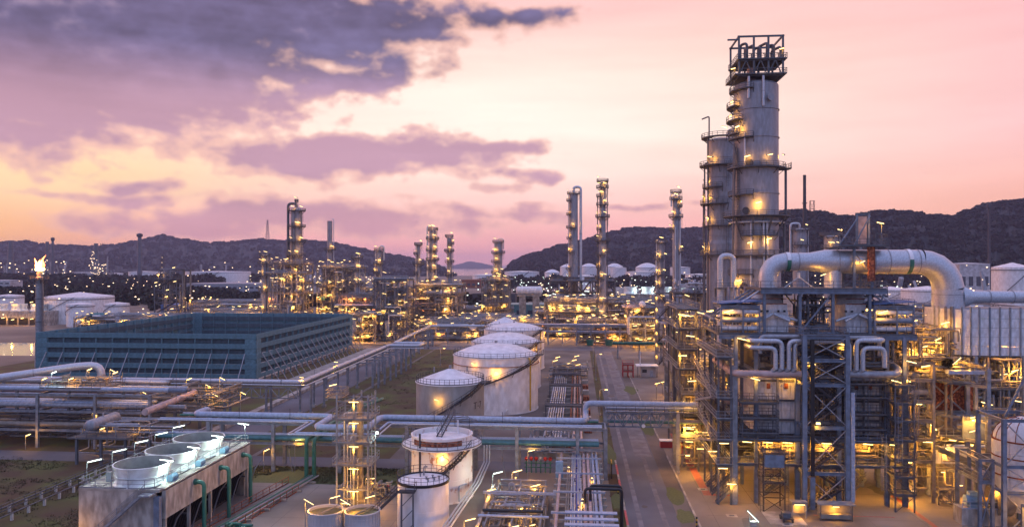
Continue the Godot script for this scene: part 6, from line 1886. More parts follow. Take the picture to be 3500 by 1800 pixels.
	for q in [[49, 116.2, 6.0, 0], [51.5, 116.4, 9.0, 0], [50, 116.2, 14.6, 0], [51.2, 116.3, 20.2, 0.2], [49.4, 117.5, 22.6, -0.4], [51.4, 117.5, 22.9, 0.3], [53.6, 118, 24.0, 0.5], [55.2, 119, 26.4, 0.3], [50.6, 119, 26.6, 0.3], [48.9, 115.9, 1.9, 0], [54.0, 121, 22, 0], [48.4, 116, 18.2, -0.6]]:
		lamp(t, P(q[0], q[1], q[2]), Vector3(1, q[3], 0.1), 1.4, 34.0, 0, 0.16)
	for q in [[47.8, 112.6], [52.8, 124]]: boxp(t, "footing", P(q[0] + 2, q[1] + 6, 1.0), Vector3(1.2, 2.0, 1.2), M.concrete)
	var bench := thing("valve_manifold", "small pipe manifold on legs standing on the lit pavement", "manifold", P(53.6, 115.6, 0))
	tangle(bench, Vector3(-1, 0.2, -1), Vector3(1.2, 2.6, 1), 18, 0.06, 0.14, M.steel_tan)
	for x in [-0.9, 0.9]: boxp(bench, "post", Vector3(x, 1.0, 0), Vector3(0.14, 2.0, 0.14), M.steel)
	boxp(bench, "beam", Vector3(0, 2.0, 0), Vector3(2.2, 0.14, 0.2), M.steel)
	# ---- frame in the lower right corner with the domed vessel
	t = thing("vessel_steelwork", "tall blue X-braced frame round the domed vessel in the lower right corner", "steel frame")
	frame(t, [55.4, 60.8], [103.6, 110.0], [5.6, 9.0, 15.0], M.steel_blue, {"pw": 0.5, "bw": 0.4, "brace": "f", "decks": [], "br": 0.14, "brm": M.alu_dull})
	frame(t, [53.6, 55.2], [106, 112.0], [6.2, 9.2], M.steel_blue, {"pw": 0.4, "bw": 0.3, "brace": "f", "decks": [0], "edge": 0.1})
	for k in 3: barp(t, "raking_strut", P(56 + k * 2.6, 104.5, 15.2), P(60 + k * 2.6, 104.2, 24.0), 0.25, 0.25, M.steel_blue)
	frame(t, [57.4, 63.0], [100.5, 103.0], [4.2], M.steel_light, {"pw": 0.35, "bw": 0.3, "decks": [], "brace": "f", "xb": false})
	lamp(t, P(57.6, 101, 3.9), Vector3(1, 0.0, 0), 1.4, 18.0)
	lamp(t, P(59.4, 100.8, 3.8), Vector3(1, 0.2, 0), 1.4, 18.0)
	t = thing("domed_vessel", "large domed vessel in square insulation sheets inside the blue frame, right edge", "vessel", P(60.2, 107.6, 0))
	var a := Acc.new()
	a.lathe(Vector3.ZERO, [Vector2(2.0, 2.0), Vector2(3.7, 5.0), Vector2(3.7, 11.6)], 36)
	put(a, "shell", M.clad_panel, t)
	for j in 4:
		for k in 14:
			var p := Acc.new()
			var a0 := PI * 0.02 + PI * 1.1 * k / 14
			p.lathe(Vector3.ZERO, [Vector2(3.78, 5.1 + j * 1.65), Vector2(3.84 + 0.02 * ((j + k) % 3), 5.14 + j * 1.65), Vector2(3.84 + 0.02 * ((j + k) % 3), 6.66 + j * 1.65), Vector2(3.78, 6.7 + j * 1.65)], 3, false, a0, a0 + PI * 1.1 / 14 * 0.95)
			put(p, "panel", M.clad_panel, t)
	a = Acc.new()
	var dp := []
	for k in 9: dp.append(Vector2(maxf(cos(PI / 2 * k / 8) * 3.7, 0.01), 11.6 + sin(PI / 2 * k / 8) * 3.0))
	a.lathe(Vector3.ZERO, dp, 36, true)
	put(a, "dome", M.clad_panel, t)
	a = Acc.new()
	for k in 16:
		var e := Vector3(cos(TAU * k / 16), 0, sin(TAU * k / 16))
		for j in 5:
			var q0 := PI / 2 * j / 6
			var q1 := PI / 2 * (j + 1) / 6
			a.bar(e * cos(q0) * 3.75 + Vector3(0, 11.6 + sin(q0) * 3.05, 0), e * cos(q1) * 3.75 + Vector3(0, 11.6 + sin(q1) * 3.05, 0), 0.08)
	for h in [7.0, 9.4, 11.6]: a.lathe(Vector3(0, h, 0), [Vector2(3.7, -0.1), Vector2(3.9, -0.1), Vector2(3.9, 0.1), Vector2(3.7, 0.1)], 32)
	put(a, "seam", M.rust, t)
	# ---- fan drive motor
	t = thing("fan_drive", "blue finned motor on a concrete plinth driving a fan, lower right", "motor", P(53.8, 108.0, 0))
	boxp(t, "plinth", Vector3(0.6, 1.1, 0), Vector3(5.4, 2.2, 2.4), M.concrete_dirty)
	a = Acc.new()
	a.tube([Vector3(-0.9, 3.15, 0), Vector3(0.7, 3.15, 0)], 0.62, 20)
	for k in 9: a.tube([Vector3(-0.8 + k * 0.17, 3.15, 0), Vector3(-0.74 + k * 0.17, 3.15, 0)], 0.7, 20)
	a.box(Vector3(0.0, 2.45, 0), Vector3(1.6, 0.5, 1.1))
	put(a, "motor", M.motor_blue, t)
	a = Acc.new()
	a.tube([Vector3(-1.15, 3.15, 0), Vector3(-0.9, 3.15, 0)], 0.66, 20)
	put(a, "cowl", M.motor_blue, t)
	boxp(t, "cooler_box", Vector3(-0.1, 4.0, 0), Vector3(1.2, 0.5, 1.0), M.motor_blue)
	a = Acc.new()
	a.tube([Vector3(0.75, 3.15, 0), Vector3(2.0, 3.15, 0)], 0.36, 16)
	put(a, "coupling", M.yellow, t)
	a = Acc.new()
	a.tube([Vector3(2.0, 3.3, 0), Vector3(2.5, 3.3, 0)], 1.1, 24)
	a.tube([Vector3(2.5, 3.3, 0), Vector3(4.4, 3.3, 0)], 2.2, 28)
	put(a, "fan_casing", M.steel_tan, t)
	ra = Acc.new()
	ra.rail([Vector3(-2.0, 2.2, 1.15), Vector3(3.0, 2.2, 1.15)], 1.0, 0.06, 0.9)
	put(ra, "railing", M.pipe_blue, t)
	lamp(t, Vector3(2.2, 4.9, 0.9), Vector3(1, -0.2, 0), 0.8, 14.0)

func leaf_ball(t: Node, c: Vector3, r: Vector3, n: int, s: float) -> void:
	var a := Acc.new()
	for i in n:
		var d := Vector3(rnd(-1, 1), rnd(-1, 1), rnd(-1, 1))
		if d.length() > 1.0: d = d.normalized() * rnd(0.6, 1.0)
		var u := Vector3(rnd(-1, 1), rnd(-1, 1), rnd(-1, 1)).normalized()
		var w := u.cross(Vector3(rnd(-1, 1), rnd(-1, 1), rnd(-1, 1))).normalized()
		var k := s * rnd(0.6, 1.3)
		a.face(c + d * r - u * k - w * k * 0.6, c + d * r + u * k - w * k * 0.6, c + d * r + u * k + w * k * 0.6, c + d * r - u * k + w * k * 0.6, (d + Vector3(0, 0.4, 0)).normalized())
	put(a, "crown", M.leaf, t)
# ---------------------------------------------------------------- process columns and stacks
func col(called: String, label: String, x: float, v: float, o: Dictionary) -> Node3D:
	var t := thing(called, label, "column" if called != "stack" else "chimney", P(x, v, 0))
	column(t, Vector3.ZERO, o)
	return t

func go_columns() -> void:
	var F := PI / 2
	# ---- tallest column
	var t := col("process_column", "tallest and widest column, crowned by an open steel frame full of looped pipes", 42.5, 184.4, {
		"segs": [[5.6, 0, 36.4], [5.1, 37.6, 77.6]], "sides": 48, "step": 6.6, "band": 0.2, "dome": 0.25, "lamps": 0, "pipes": 0, "ladder": false, "w": 0.09})
	var z := Vector3.ZERO
	for q in [[58.0, -0.6, 4.0, 1.6], [46.6, 0.0, TAU, 2.6], [37.4, 0.9, 3.6, 1.6], [72.6, 2.6, 3.9, 1.7], [69.3, 2.4, 3.8, 1.8], [66.2, 2.6, 3.4, 1.4], [65.0, 1.9, 3.3, 1.3], [51.6, 1.9, 3.4, 1.3], [42.0, 0.9, 2.4, 1.2], [33.0, 1.9, 3.3, 1.4], [76.4, 1.9, 3.6, 1.1], [29.0, 0.7, 2.4, 1.3]]:
		gallery(t, Vector3(0, q[0], 0), 5.1, 5.1 + q[3], q[1], q[2], 0.1)
	var a := Acc.new()
	a.sector(Vector3(0, 58.0, 0), 5.1, 8.0, 0.14, -0.35, 0.35)
	var pl := put(a, "platform", M.grating, t)
	a = Acc.new()
	a.rail(ring_pts(Vector3(0, 58, 0), 7.9, 6, -0.4, 0.4), 1.3, 0.1, 1.0)
	put(a, "railing", M.steel, pl)
	for e in [[0.25, 46, 58], [-0.1, 36, 46.6]]:
		rodp(t, "downpipe", Vector3(6.6, e[1], e[0] * 4), Vector3(6.6, e[2], e[0] * 4), 0.3, M.steel)
	a = Acc.new()
	a.lathe(Vector3(0, 45.2, 0), [Vector2(6.2, -0.25), Vector2(6.45, 0), Vector2(6.2, 0.25), Vector2(5.95, 0), Vector2(6.2, -0.25)], 44, true)
	put(a, "ring_pipe", M.alu, t)
	for an in [0.75, 1.3, 1.9, 2.5]:
		var e := Vector3(cos(an), 0, sin(an))
		barp(t, "bracket", e * 7.4 + Vector3(0, 46.3, 0), e * 5.2 + Vector3(0, 42.0, 0), 0.25, 0.3, M.steel)
	for an in [1.35, 1.5, 2.0]:
		var e := Vector3(cos(an), 0, sin(an))
		pipe(t, [e * 5.5 + Vector3(0, 45.2, 0), e * 5.7 + Vector3(0, 39 - an, 0), e * 5.9 + Vector3(0, 30, 0)], 0.25, M.alu, "downpipe")
	for q in [[58.9, 1.45], [58.9, 2.05], [47.8, 2.2], [38.6, 1.6], [30.2, 2.3], [74, 1.2]]:
		var e := Vector3(cos(q[1]), 0, sin(q[1]))
		a = Acc.new()
		a.tube([e * 5.0 + Vector3(0, q[0], 0), e * 5.8 + Vector3(0, q[0], 0)], 0.62, 18)
		a.tube([e * 5.7 + Vector3(0, q[0], 0), e * 5.95 + Vector3(0, q[0], 0)], 0.85, 18)
		put(a, "manway", M.steel_dark if q[0] < 50 and q[0] > 40 or q[1] > 2 else M.clad, t)
	for q in [[2.75, 58, 66], [2.9, 66, 80], [2.6, 46, 58], [2.5, 37, 47]]:
		var e := Vector3(cos(q[0]), 0, sin(q[0]))
		a = Acc.new()
		a.ladder(e * 5.6 + Vector3(0, q[1], 0), e * 5.6 + Vector3(0, q[2] + 1, 0), e, 0.7)
		put(a, "ladder", M.steel, t)
	for k in 3: pipe(t, [Vector3(-5.3, 64 - k, 1.4 + k * 0.5), Vector3(-5.6, 55, 1.4 + k * 0.5), Vector3(-5.9, 22 + k * 8, 1.5 + k * 0.5)], 0.22, M.steel, "downpipe", 8)
	pipe(t, [Vector3(-3.6, 66, 4.4), Vector3(-3.6, 60, 4.4), Vector3(-3.8, 58, 4.5)], 0.2, M.alu, "downpipe", 8)
	for q in [[60.4, 2.1, 6], [60.6, 1.3, 6], [49.6, 1.72, 30], [41.2, 1.35, 16], [40.4, 2.0, 12], [67.6, 2.5, 12], [73.8, 2.8, 8], [70.6, 2.9, 10], [61.4, 0.0, 6], [31.6, 2.6, 14]]:
		var e := Vector3(cos(q[1]), 0, sin(q[1]))
		lamp(t, e * 6.4 + Vector3(0, q[0], 0), Vector3(-e.z, -0.2, e.x), 1.5, q[2] * 2.0, 0, 0.22)
	# crown: open frame with looped pipes
	for x in [-5.0, -1.6, 1.7, 5.0]:
		for zz in [-4.8, 4.8]:
			barp(t, "crown_post", Vector3(x, 79.2, zz), Vector3(x, 88.4, zz), 0.42, 0.42, M.steel)
	for y in [79.3, 82.8, 88.3]:
		for s in [-4.8, 4.8]:
			barp(t, "crown_beam", Vector3(-5.3, y, s), Vector3(5.3, y, s), 0.3, 0.42, M.steel)
			barp(t, "crown_beam", Vector3(s * 1.04, y + 0.02, -5), Vector3(s * 1.04, y + 0.02, 5), 0.3, 0.42, M.steel)
	boxp(t, "platform", Vector3(0.2, 82.9, 0), Vector3(11.2, 0.15, 11.0), M.grating)
	boxp(t, "platform", Vector3(-0.2, 79.4, 0), Vector3(11.8, 0.15, 11.2), M.grating)
	a = Acc.new()
	a.rail([Vector3(-5.4, 83, 5.4), Vector3(5.8, 83, 5.4), Vector3(5.8, 83, -5.4), Vector3(-5.4, 83, -5.4)], 1.2, 0.1, 1.5, true)
	a.rail([Vector3(-6.0, 79.5, 5.5), Vector3(5.7, 79.5, 5.5), Vector3(5.7, 79.5, -5.5), Vector3(-6.0, 79.5, -5.5)], 1.2, 0.1, 1.5, true)
	put(a, "railing", M.steel, t)
	for k in 3:
		barp(t, "brace", Vector3(-5 + k * 3.3, 79.4, 5), Vector3(-3.4 + k * 3.3, 82.7, 5), 0.2, 0.2, M.steel)
		barp(t, "brace", Vector3(-1.8 + k * 3.3 - 0.2, 79.4, 5.05), Vector3(-3.4 + k * 3.3, 82.7, 5.05), 0.2, 0.2, M.steel)
	for k in 6:
		var x := -3.9 + k * 1.55
		pipe(t, [Vector3(x, 82.9, 1.0 - (k % 2) * 2), Vector3(x, 87.4 - (k % 3) * 0.5, 1.0 - (k % 2) * 2), Vector3(x + 1.2, 87.4 - (k % 3) * 0.5, 2.6), Vector3(x + 1.2, 83.6, 2.6)], 0.32, M.steel, "looped_pipe", 10)
		valve(t, Vector3(x + 0.5, 83.4, 3.4), 0.3, M.steel_dark, M.steel)
	barp(t, "davit", Vector3(-5, 87.6, 4.8), Vector3(-7.6, 87.6, 4.8), 0.3, 0.35, M.steel)
	pipe(t, [Vector3(0.4, 72, 5.4), Vector3(0.4, 79, 5.4)], 0.3, M.alu, "downpipe")
	pipe(t, [Vector3(-2.8, 74, 4.8), Vector3(-2.8, 79, 5.0)], 0.3, M.alu, "downpipe")
	a = Acc.new()
	a.tube([Vector3(-1.2, 77.6, 0), Vector3(-1.2, 82, 0)], 1.5, 20, 0, true, 0.9)
	put(a, "overhead_nozzle", M.pink_pipe, t)
	lamp(t, Vector3(4.6, 85.2, 5.2), Vector3(1, 0.2, 0), 1.2, 6.0, 0, 0.2)
	lamp(t, Vector3(-6.4, 80.8, 5.2), Vector3(1, 0.2, 0), 1.2, 10.0, 0, 0.2)
	# ---- second column
	t = col("process_column", "second large column, shorter, standing close left of the tallest one", 40.4, 214.3, {
		"segs": [[4.5, 0, 41.0], [4.2, 42.0, 69.4]], "sides": 40, "step": 5.4, "band": 0.16, "dome": 0.3, "w": 0.1, "plats": [[38, 1.0, 4.0, 1.8], [46, 1.2, 3.6, 1.4], [52, 1.5, 4.2, 2.0], [56.6, 1.8, 3.9, 1.4], [62.6, 1.2, 4.2, 2.2], [70.4, 0, TAU, 1.7]], "lamps": 1, "la": 2.2, "le": 26.0, "pipes": 3, "pa": 2.7, "pm": M.steel, "pb": 6.0})
	pipe(t, [Vector3(-3.8, 70, 0), Vector3(-3.8, 76.6, 0), Vector3(-5.8, 75.8, 0)], 0.2, M.steel, "davit")
	pipe(t, [Vector3(1.2, 69, 1.0), Vector3(1.2, 72.4, 1.0), Vector3(3.8, 72.4, 1.0), Vector3(4.4, 66, 1.6)], 0.6, M.alu_dull, "overhead_pipe", 12)
	t = thing("loop_pipe", "tall inverted-U silver pipe standing before the two large columns", "pipe", P(31.4, 170, 0))
	pipe(t, [Vector3(0, 12, 0), Vector3(0, 37.2, 0), Vector3(2.9, 37.2, 0), Vector3(2.9, 22, 0)], 0.62, M.alu, "pipe", 16)
	boxp(t, "platform", Vector3(1.4, 30, 0), Vector3(5, 0.15, 3), M.grating)
	a = Acc.new()
	a.rail([Vector3(-1.2, 30.1, 1.5), Vector3(4, 30.1, 1.5)], 1.1, 0.08, 1.2)
	put(a, "railing", M.steel, t)
	for k in 3: barp(t, "post", Vector3(-0.8 + k * 2.2, 0, -1.2), Vector3(-0.8 + k * 2.2, 30, -1.2), 0.35, 0.35, M.steel)
	lamp(t, Vector3(3.9, 31.8, 0.8), Vector3(1, 0.2, 0), 1.4, 14.0, 0, 0.2)
	# ---- columns in the middle distance
	var list := [
		["column with a big gooseneck pipe down its right side, left of the pair in mid view", -2.2, 421.4, {"segs": [[2.7, 18, 40], [2.4, 40, 74.5]], "plats": [[28, 1.6, 4.4, 1.6], [33, 2, 4.2, 1.6], [42.3, 1.4, 4.6, 1.6], [50, 2.0, 4.0, 1.5], [56, 1.2, 4.4, 1.7], [63.3, 2.2, 4.0, 1.6], [71, 2.0, 4.4, 1.6], [75, 0, TAU, 1.2]], "goose": 0.75, "ga": 0.15, "gb": 20.0, "pipes": 1, "pa": 2.6, "pb": 20.0, "w": 0.14, "la": 2.2, "le": 22.0}],
		["thin tall column studded with warm lamps, right of the gooseneck one in mid view", 11.6, 352.3, {"segs": [[1.7, 0, 48], [1.45, 48, 73]], "plats": [[12, 1, 4, 1.4], [18, 0.2, 3.2, 1.4], [24, 2, 4.2, 1.5], [29, 1.4, 4.4, 1.6], [34, 2, 4.2, 1.4], [40, 1.2, 4.4, 1.6], [46.6, 0, TAU, 1.9], [51.6, 2, 4.2, 1.4], [57.5, 0, TAU, 1.9], [63, 0.4, 3.6, 1.5], [67, 2, 5.4, 1.5], [71, 0.2, 3.4, 1.5], [74, 0, TAU, 1.3]], "pipes": 2, "pa": -0.1, "pd": 3.2, "pm": M.steel, "w": 0.13, "lamps": 2, "la": 2.0, "le": 16.0, "lk": 2, "ll": 1.8, "lt": 0.22}],
		["slim smooth column right of mid view with a ring gallery near its top", 41.6, 324.8, {"segs": [[1.45, 0, 55], [1.35, 55, 64]], "plats": [[55.6, 0, TAU, 1.7], [60, -0.6, 1.2, 1.4], [63, 0, 3.1, 1.4], [66, 0, TAU, 1.0], [50, 2.2, 3.8, 1.5], [41, -0.5, 0.9, 1.6]], "pipes": 3, "pa": -0.6, "pd": 1.2, "w": 0.12, "la": 1.8, "le": 16.0, "goose": 0.35, "ga": 2.8, "gb": 60.0, "lt": 0.28}],
		["short stout column paired with the slim smooth one, capped by galleries and lamps", 36.2, 332.0, {"segs": [[1.55, 0, 45]], "plats": [[20, 0, TAU, 1.4], [26, 1.2, 4.4, 1.5], [31, 0, TAU, 1.5], [38, 1.2, 4.4, 1.5], [45, 0, TAU, 1.2]], "pipes": 2, "pa": 2.9, "w": 0.12, "la": 1.6, "le": 18.0, "lamps": 2, "lk": 2, "lt": 0.28}],
		["tallest column on the left with an overhead pipe bending down its left side", -148.5, 388.6, {"segs": [[3.3, 0, 46], [3.0, 47, 63.6]], "step": 4.0, "plats": [[22, 0.4, 3.6, 2.2], [28, 0.2, 3.4, 2.2], [34, 0.6, 3.4, 2.2], [40.5, 0.2, 3.0, 2.2], [47.6, 0, TAU, 2.0], [55.6, 0, TAU, 1.8], [64, 0, TAU, 1.8], [69, 0, TAU, 1.0]], "dome": 0.8, "goose": 0.7, "ga": 3.14, "gb": 30.0, "pipes": 3, "pa": 1.4, "pd": 0.4, "pm": M.steel, "w": 0.14, "lamps": 2, "la": 1.3, "le": 26.0, "lk": 2, "lt": 0.22, "ll": 2.2}],
		["column between two thinner ones left of the distant island, wrapped in galleries", -76.6, 394.9, {"segs": [[1.75, 0, 53]], "plats": [[10, 0, TAU, 1.8], [16, 0, TAU, 1.8], [22, 0.4, 3.6, 1.8], [27, 0, TAU, 2.0], [33, 0.2, 3.4, 1.8], [38, 0, TAU, 1.8], [43, 0.4, 3.6, 1.8], [49, 0, TAU, 1.8], [54, 0, TAU, 1.2]], "goose": 0.5, "ga": 2.6, "gb": 10.0, "pipes": 2, "pa": 0.2, "w": 0.14, "lamps": 2, "la": 1.5, "le": 20.0, "lk": 2, "lt": 0.22, "ll": 2.0}],
		["thin column close right of the gallery-wrapped one near the distant island", -70.6, 412.0, {"segs": [[1.3, 0, 50]], "plats": [[30, 0, 3.1, 1.5], [37, -1, 2.4, 1.5], [43, 0, TAU, 1.5], [47, -1, 1.6, 1.5], [51, 0, TAU, 1.0]], "pipes": 1, "pa": 0.1, "w": 0.13, "le": 12.0, "lt": 0.22}],
		["thinnest column close left of the gallery-wrapped one near the distant island", -83.4, 391.0, {"segs": [[1.0, 0, 46]], "plats": [[24, 0, TAU, 1.6], [31, 1.5, 4.2, 1.6], [36, 0, TAU, 2.2], [41, 1.5, 4.2, 1.6], [46, 0, TAU, 1.2]], "pipes": 1, "pa": 2.4, "w": 0.13, "le": 12.0, "lt": 0.22}],
		["pale column with dense lamps right below the distant island, a davit on top", -44.0, 417.8, {"segs": [[2.2, 0, 47.6]], "plats": [[10, 0, TAU, 2], [15, 0.2, 3.6, 1.8], [20, 1, 4.4, 1.8], [26, 1.2, 4.4, 1.8], [31, 0.4, 3.6, 1.8], [37, 1.2, 4.6, 1.8], [42, 0, TAU, 1.6], [48, 0, TAU, 1.0]], "pipes": 3, "pa": 2.2, "w": 0.14, "lamps": 2, "la": 1.7, "le": 18.0, "lk": 2, "goose": 0.3, "ga": 0.2, "gb": 44.0, "lt": 0.22, "ll": 2.0}],
		["column with a small hooked pipe on top, against the dark left hills", -110.1, 412.0, {"segs": [[1.6, 0, 43]], "plats": [[26, 0, TAU, 2.6], [31, 1.2, 4.2, 1.6], [36, 0.2, 3.4, 1.6], [43.6, 0, TAU, 1.2]], "goose": 0.5, "ga": 0.0, "gb": 38.0, "pipes": 2, "pa": 2.6, "w": 0.14, "le": 20.0, "lt": 0.22, "lamps": 2, "lk": 2}],
		["slender pale column standing just behind the corner of the louvred screen", -110.6, 371.8, {"segs": [[1.2, 0, 39]], "plats": [[8, 0, TAU, 1.7], [17, 0, TAU, 1.9], [26, 0, TAU, 1.9], [33, 0.2, 3.4, 1.6], [39, 0, TAU, 1.9]], "pipes": 1, "pa": 0.5, "w": 0.14, "lamps": 2, "la": 1.5, "le": 22.0, "lk": 2, "lt": 0.22, "ll": 2.0}],
		["short thick column with a gallery and lamp cluster left of the tallest left column", -160.5, 376.0, {"segs": [[1.5, 0, 40]], "plats": [[12, 0, TAU, 1.6], [22, 0, TAU, 1.6], [30, 0, TAU, 1.8], [36, 0, TAU, 1.8], [40, 0, TAU, 1.2]], "pipes": 1, "w": 0.14, "lamps": 2, "le": 24.0, "lk": 2, "lt": 0.22, "ll": 2.0}],
		["grey column with a lamp-ringed head behind the furnace duct on the right", 100.5, 309.9, {"segs": [[2.7, 0, 46]], "plats": [[42, 0.4, 2.8, 2.0], [47, 0, TAU, 1.6]], "pipes": 2, "pa": 0.4, "w": 0.12, "lamps": 3, "la": 0.9, "le": 16.0, "lk": 3, "lt": 0.25}],
		["dim grey column between the tallest column and the thin chimney", 97.0, 340.0, {"segs": [[2.9, 0, 50]], "plats": [[36, 0.4, 3.4, 1.6], [44, 0, 2.6, 1.6], [50.6, 0, TAU, 1.4]], "goose": 0.5, "ga": 3.1, "gb": 40.0, "pipes": 2, "w": 0.12, "lk": 3, "lt": 0.25}],
	]
	for q in list: col("process_column", q[0], q[1], q[2], q[3])
	# two grey vessels with a shared top platform, road side
	t = thing("vessel_pair_platform", "frame platform topping two grey upright vessels left of the furnace", "steel frame")
	frame(t, [29.0, 34.8, 40.8], [228.0, 237.0], [9.0, 17.6, 26.8], M.steel, {"pw": 0.4, "bw": 0.4, "edge": 0.6, "rw": 0.09})
	tangle(t, P(29, 237, 1), P(41, 227, 26), 110, 0.08, 0.25, M.steel_tan)
	tangle(t, P(29, 237, 27), P(41, 229, 31), 24, 0.12, 0.3, M.alu)
	for k in 16: lamp(t, P(rnd(29, 41), 227.4, rnd(3, 29)), Vector3(1, rnd(-0.4, 0.4), 0.2), 1.6, 16.0 if k % 2 else 0.0, 0, 0.22)
	col("upright_vessel", "left of two plain grey upright vessels under a shared platform", 33.2, 230.6, {"segs": [[1.75, 0, 27.4]], "pipes": 1, "plats": [[20, 0.8, 2.6, 1.2]], "le": 26.0, "step": 6.0})
	col("upright_vessel", "right and wider of two plain grey upright vessels under a shared platform", 37.8, 231.6, {"segs": [[2.2, 0, 26.6]], "pipes": 1, "plats": [[13, 0.8, 2.6, 1.2]], "le": 26.0, "step": 6.0})
	# ---- stacks
	t = col("stack", "plain round grey stack on a wide base, right of the tallest left column", -140.7, 419.4, {"segs": [[2.2, 0, 30], [1.45, 33, 60.4]], "dome": 0.02, "step": 9.0, "plats": [[20, 0, TAU, 2.0], [31, 0, TAU, 2.0], [44, 0, TAU, 1.9]], "pipes": 1, "lamps": 2, "le": 16.0, "lk": 2, "w": 0.14, "lt": 0.22})
	for q in [["thin dark stack with a bulbous tip against the left hills", -809.7, 1335.0, 92.5, 3.6, true], ["thin stack with a lit tip behind the flare flame", -1039.8, 1415.3, 88.7, 2.4, true], ["grey stack near the left edge of the view", -1198.0, 1502.0, 88.0, 5.2, false], ["faint stack just left of the flare flame", -1190.0, 1602.0, 89.0, 4.0, false], ["grey tapering stack beside the pyramid of lights", -954.0, 1422.8, 79.0, 4.2, false], ["very thin lattice-topped stack alone before the right-hand hills", 489.4, 945.9, 107.5, 1.5, true], ["thin dark chimney right of the tallest column", 150.0, 514.9, 95.0, 1.1, false]]:
		t = thing("stack", q[0], "chimney", P(q[1], q[2], 0))
		a = Acc.new()
		a.lathe(z, [Vector2(q[4] * 1.3, 0), Vector2(q[4] * 0.9, q[3] * 0.92), Vector2(q[4] * 0.9, q[3])], 16)
		put(a, "shaft", M.steel if q[3] < 94 else M.steel_dark, t)
		a = Acc.new()
		for h in [0.35, 0.6, 0.8]: a.lathe(Vector3(0, q[3] * h, 0), [Vector2(q[4], 0), Vector2(q[4] * 1.5, 0.1), Vector2(q[4] * 1.5, 0.6), Vector2(q[4], 0.7)], 16)
		if q[5]: a.lathe(Vector3(0, q[3], 0), [Vector2(q[4] * 0.9, -5), Vector2(q[4] * 1.5, -3), Vector2(q[4] * 1.5, 1), Vector2(q[4] * 0.5, 2.5)], 16)
		put(a, "collar", M.steel_dark, t)
	t = thing("lattice_tower", "lattice mast beside the thin dark chimney right of the tallest column", "mast", P(155.0, 515.5, 0))
	lattice(t, 2.6, 1.2, 78.0, 14, 0.22)
	t = thing("lattice_tower", "lattice radio mast on the ridge of the left hills", "mast", P(-1187.6, 2807.8, 128))
	lattice(t, 6.0, 1.6, 82.0, 10, 0.8)
	for k in 4: boxp(t, "antenna", Vector3(2, 30 + k * 12, 2), Vector3(3, 3, 1.5), M.steel_dark)
	t = thing("lattice_tower", "lattice mast right of the flare with tiny lamps, before the left hills", "mast", P(-657.5, 1147.4, 0))
	lattice(t, 3.0, 1.2, 52.0, 9, 0.4)
	for k in 5: lamp(t, Vector3(0, 16 + k * 8, 1.5), Vector3(1, 0, 0), 1.0, 0.0, 3, 0.9)
	# ---- flare
	t = thing("flare_stack", "flare stack with a burning flame on top, at the left edge", "flare", P(-184.7, 244.9, 0))
	a = Acc.new()
	a.lathe(z, [Vector2(1.5, 0), Vector2(1.25, 12), Vector2(1.2, 31), Vector2(0.9, 31.3), Vector2(0.9, 33.4)], 24)
	put(a, "shaft", M.steel_light, t)
	for h in [8.0, 15.8, 23.6]:
		a = Acc.new()
		a.lathe(Vector3(0, h, 0), [Vector2(1.2, -0.15), Vector2(1.45, -0.15), Vector2(1.45, 0.15), Vector2(1.2, 0.15)], 24)
		put(a, "flange", M.steel, t)
	gallery(t, Vector3(0, 30.4, 0), 1.2, 2.9, 0, TAU, 0.09)
	pipe(t, [Vector3(1.2, 30, 0.8), Vector3(1.6, 26, 0.9), Vector3(1.6, 4, 0.9)], 0.2, M.steel, "gas_pipe", 8)
	a = Acc.new()
	a.ladder(Vector3(1.3, 10, -0.6), Vector3(1.3, 30, -0.6), Vector3(1, 0, 0), 0.6)
	put(a, "ladder", M.steel, t)
	var fl := thing("flame", "bright orange flame burning on the flare stack, forked into two tongues", "flame", P(-184.7, 244.9, 33.4))
	for q in [[Vector3(0, -0.2, 0), 1.25, 3.4, Vector3(0.05, 0, 0), "flame_core"], [Vector3(-0.7, 1.0, 0), 0.75, 3.2, Vector3(-1.0, 0, 0), "flame"], [Vector3(0.6, 0.8, 0.1), 0.85, 4.4, Vector3(1.3, 0, 0), "flame"], [Vector3(0.1, 1.2, 0.2), 0.7, 2.6, Vector3(0.3, 0, 0.2), "flame"]]:
		a = Acc.new()
		var pts := []
		for k in 12:
			var s := k / 11.0
			pts.append(Vector2(maxf(0.02, q[1] * pow(1.0 - s, 0.75) * (0.55 + 1.1 * sin(PI * minf(s * 1.6 + 0.12, 1.0)) * 0.6)), q[2] * s))
		a.lathe(Vector3.ZERO, pts, 14, true)
		for i in a.v.size():
			var s: float = a.v[i].y / q[2]
			a.v[i].x *= 1.25
			a.v[i] += q[0] + q[3] * s * s * 1.3 + Vector3(sin(s * 7.0) * 0.16, 0, 0)
		put(a, "flame_tongue", M[q[4]], fl)
	var l := OmniLight3D.new()
	l.name = "flame_light"
	l.light_color = Color(1, 0.55, 0.2)
	l.light_energy = 220.0
	l.light_size = 0.8
	l.omni_range = 200
	l.omni_attenuation = 2.0
	l.shadow_enabled = true
	l.position = Vector3(0, 2.0, 2.2)
	fl.add_child(l)

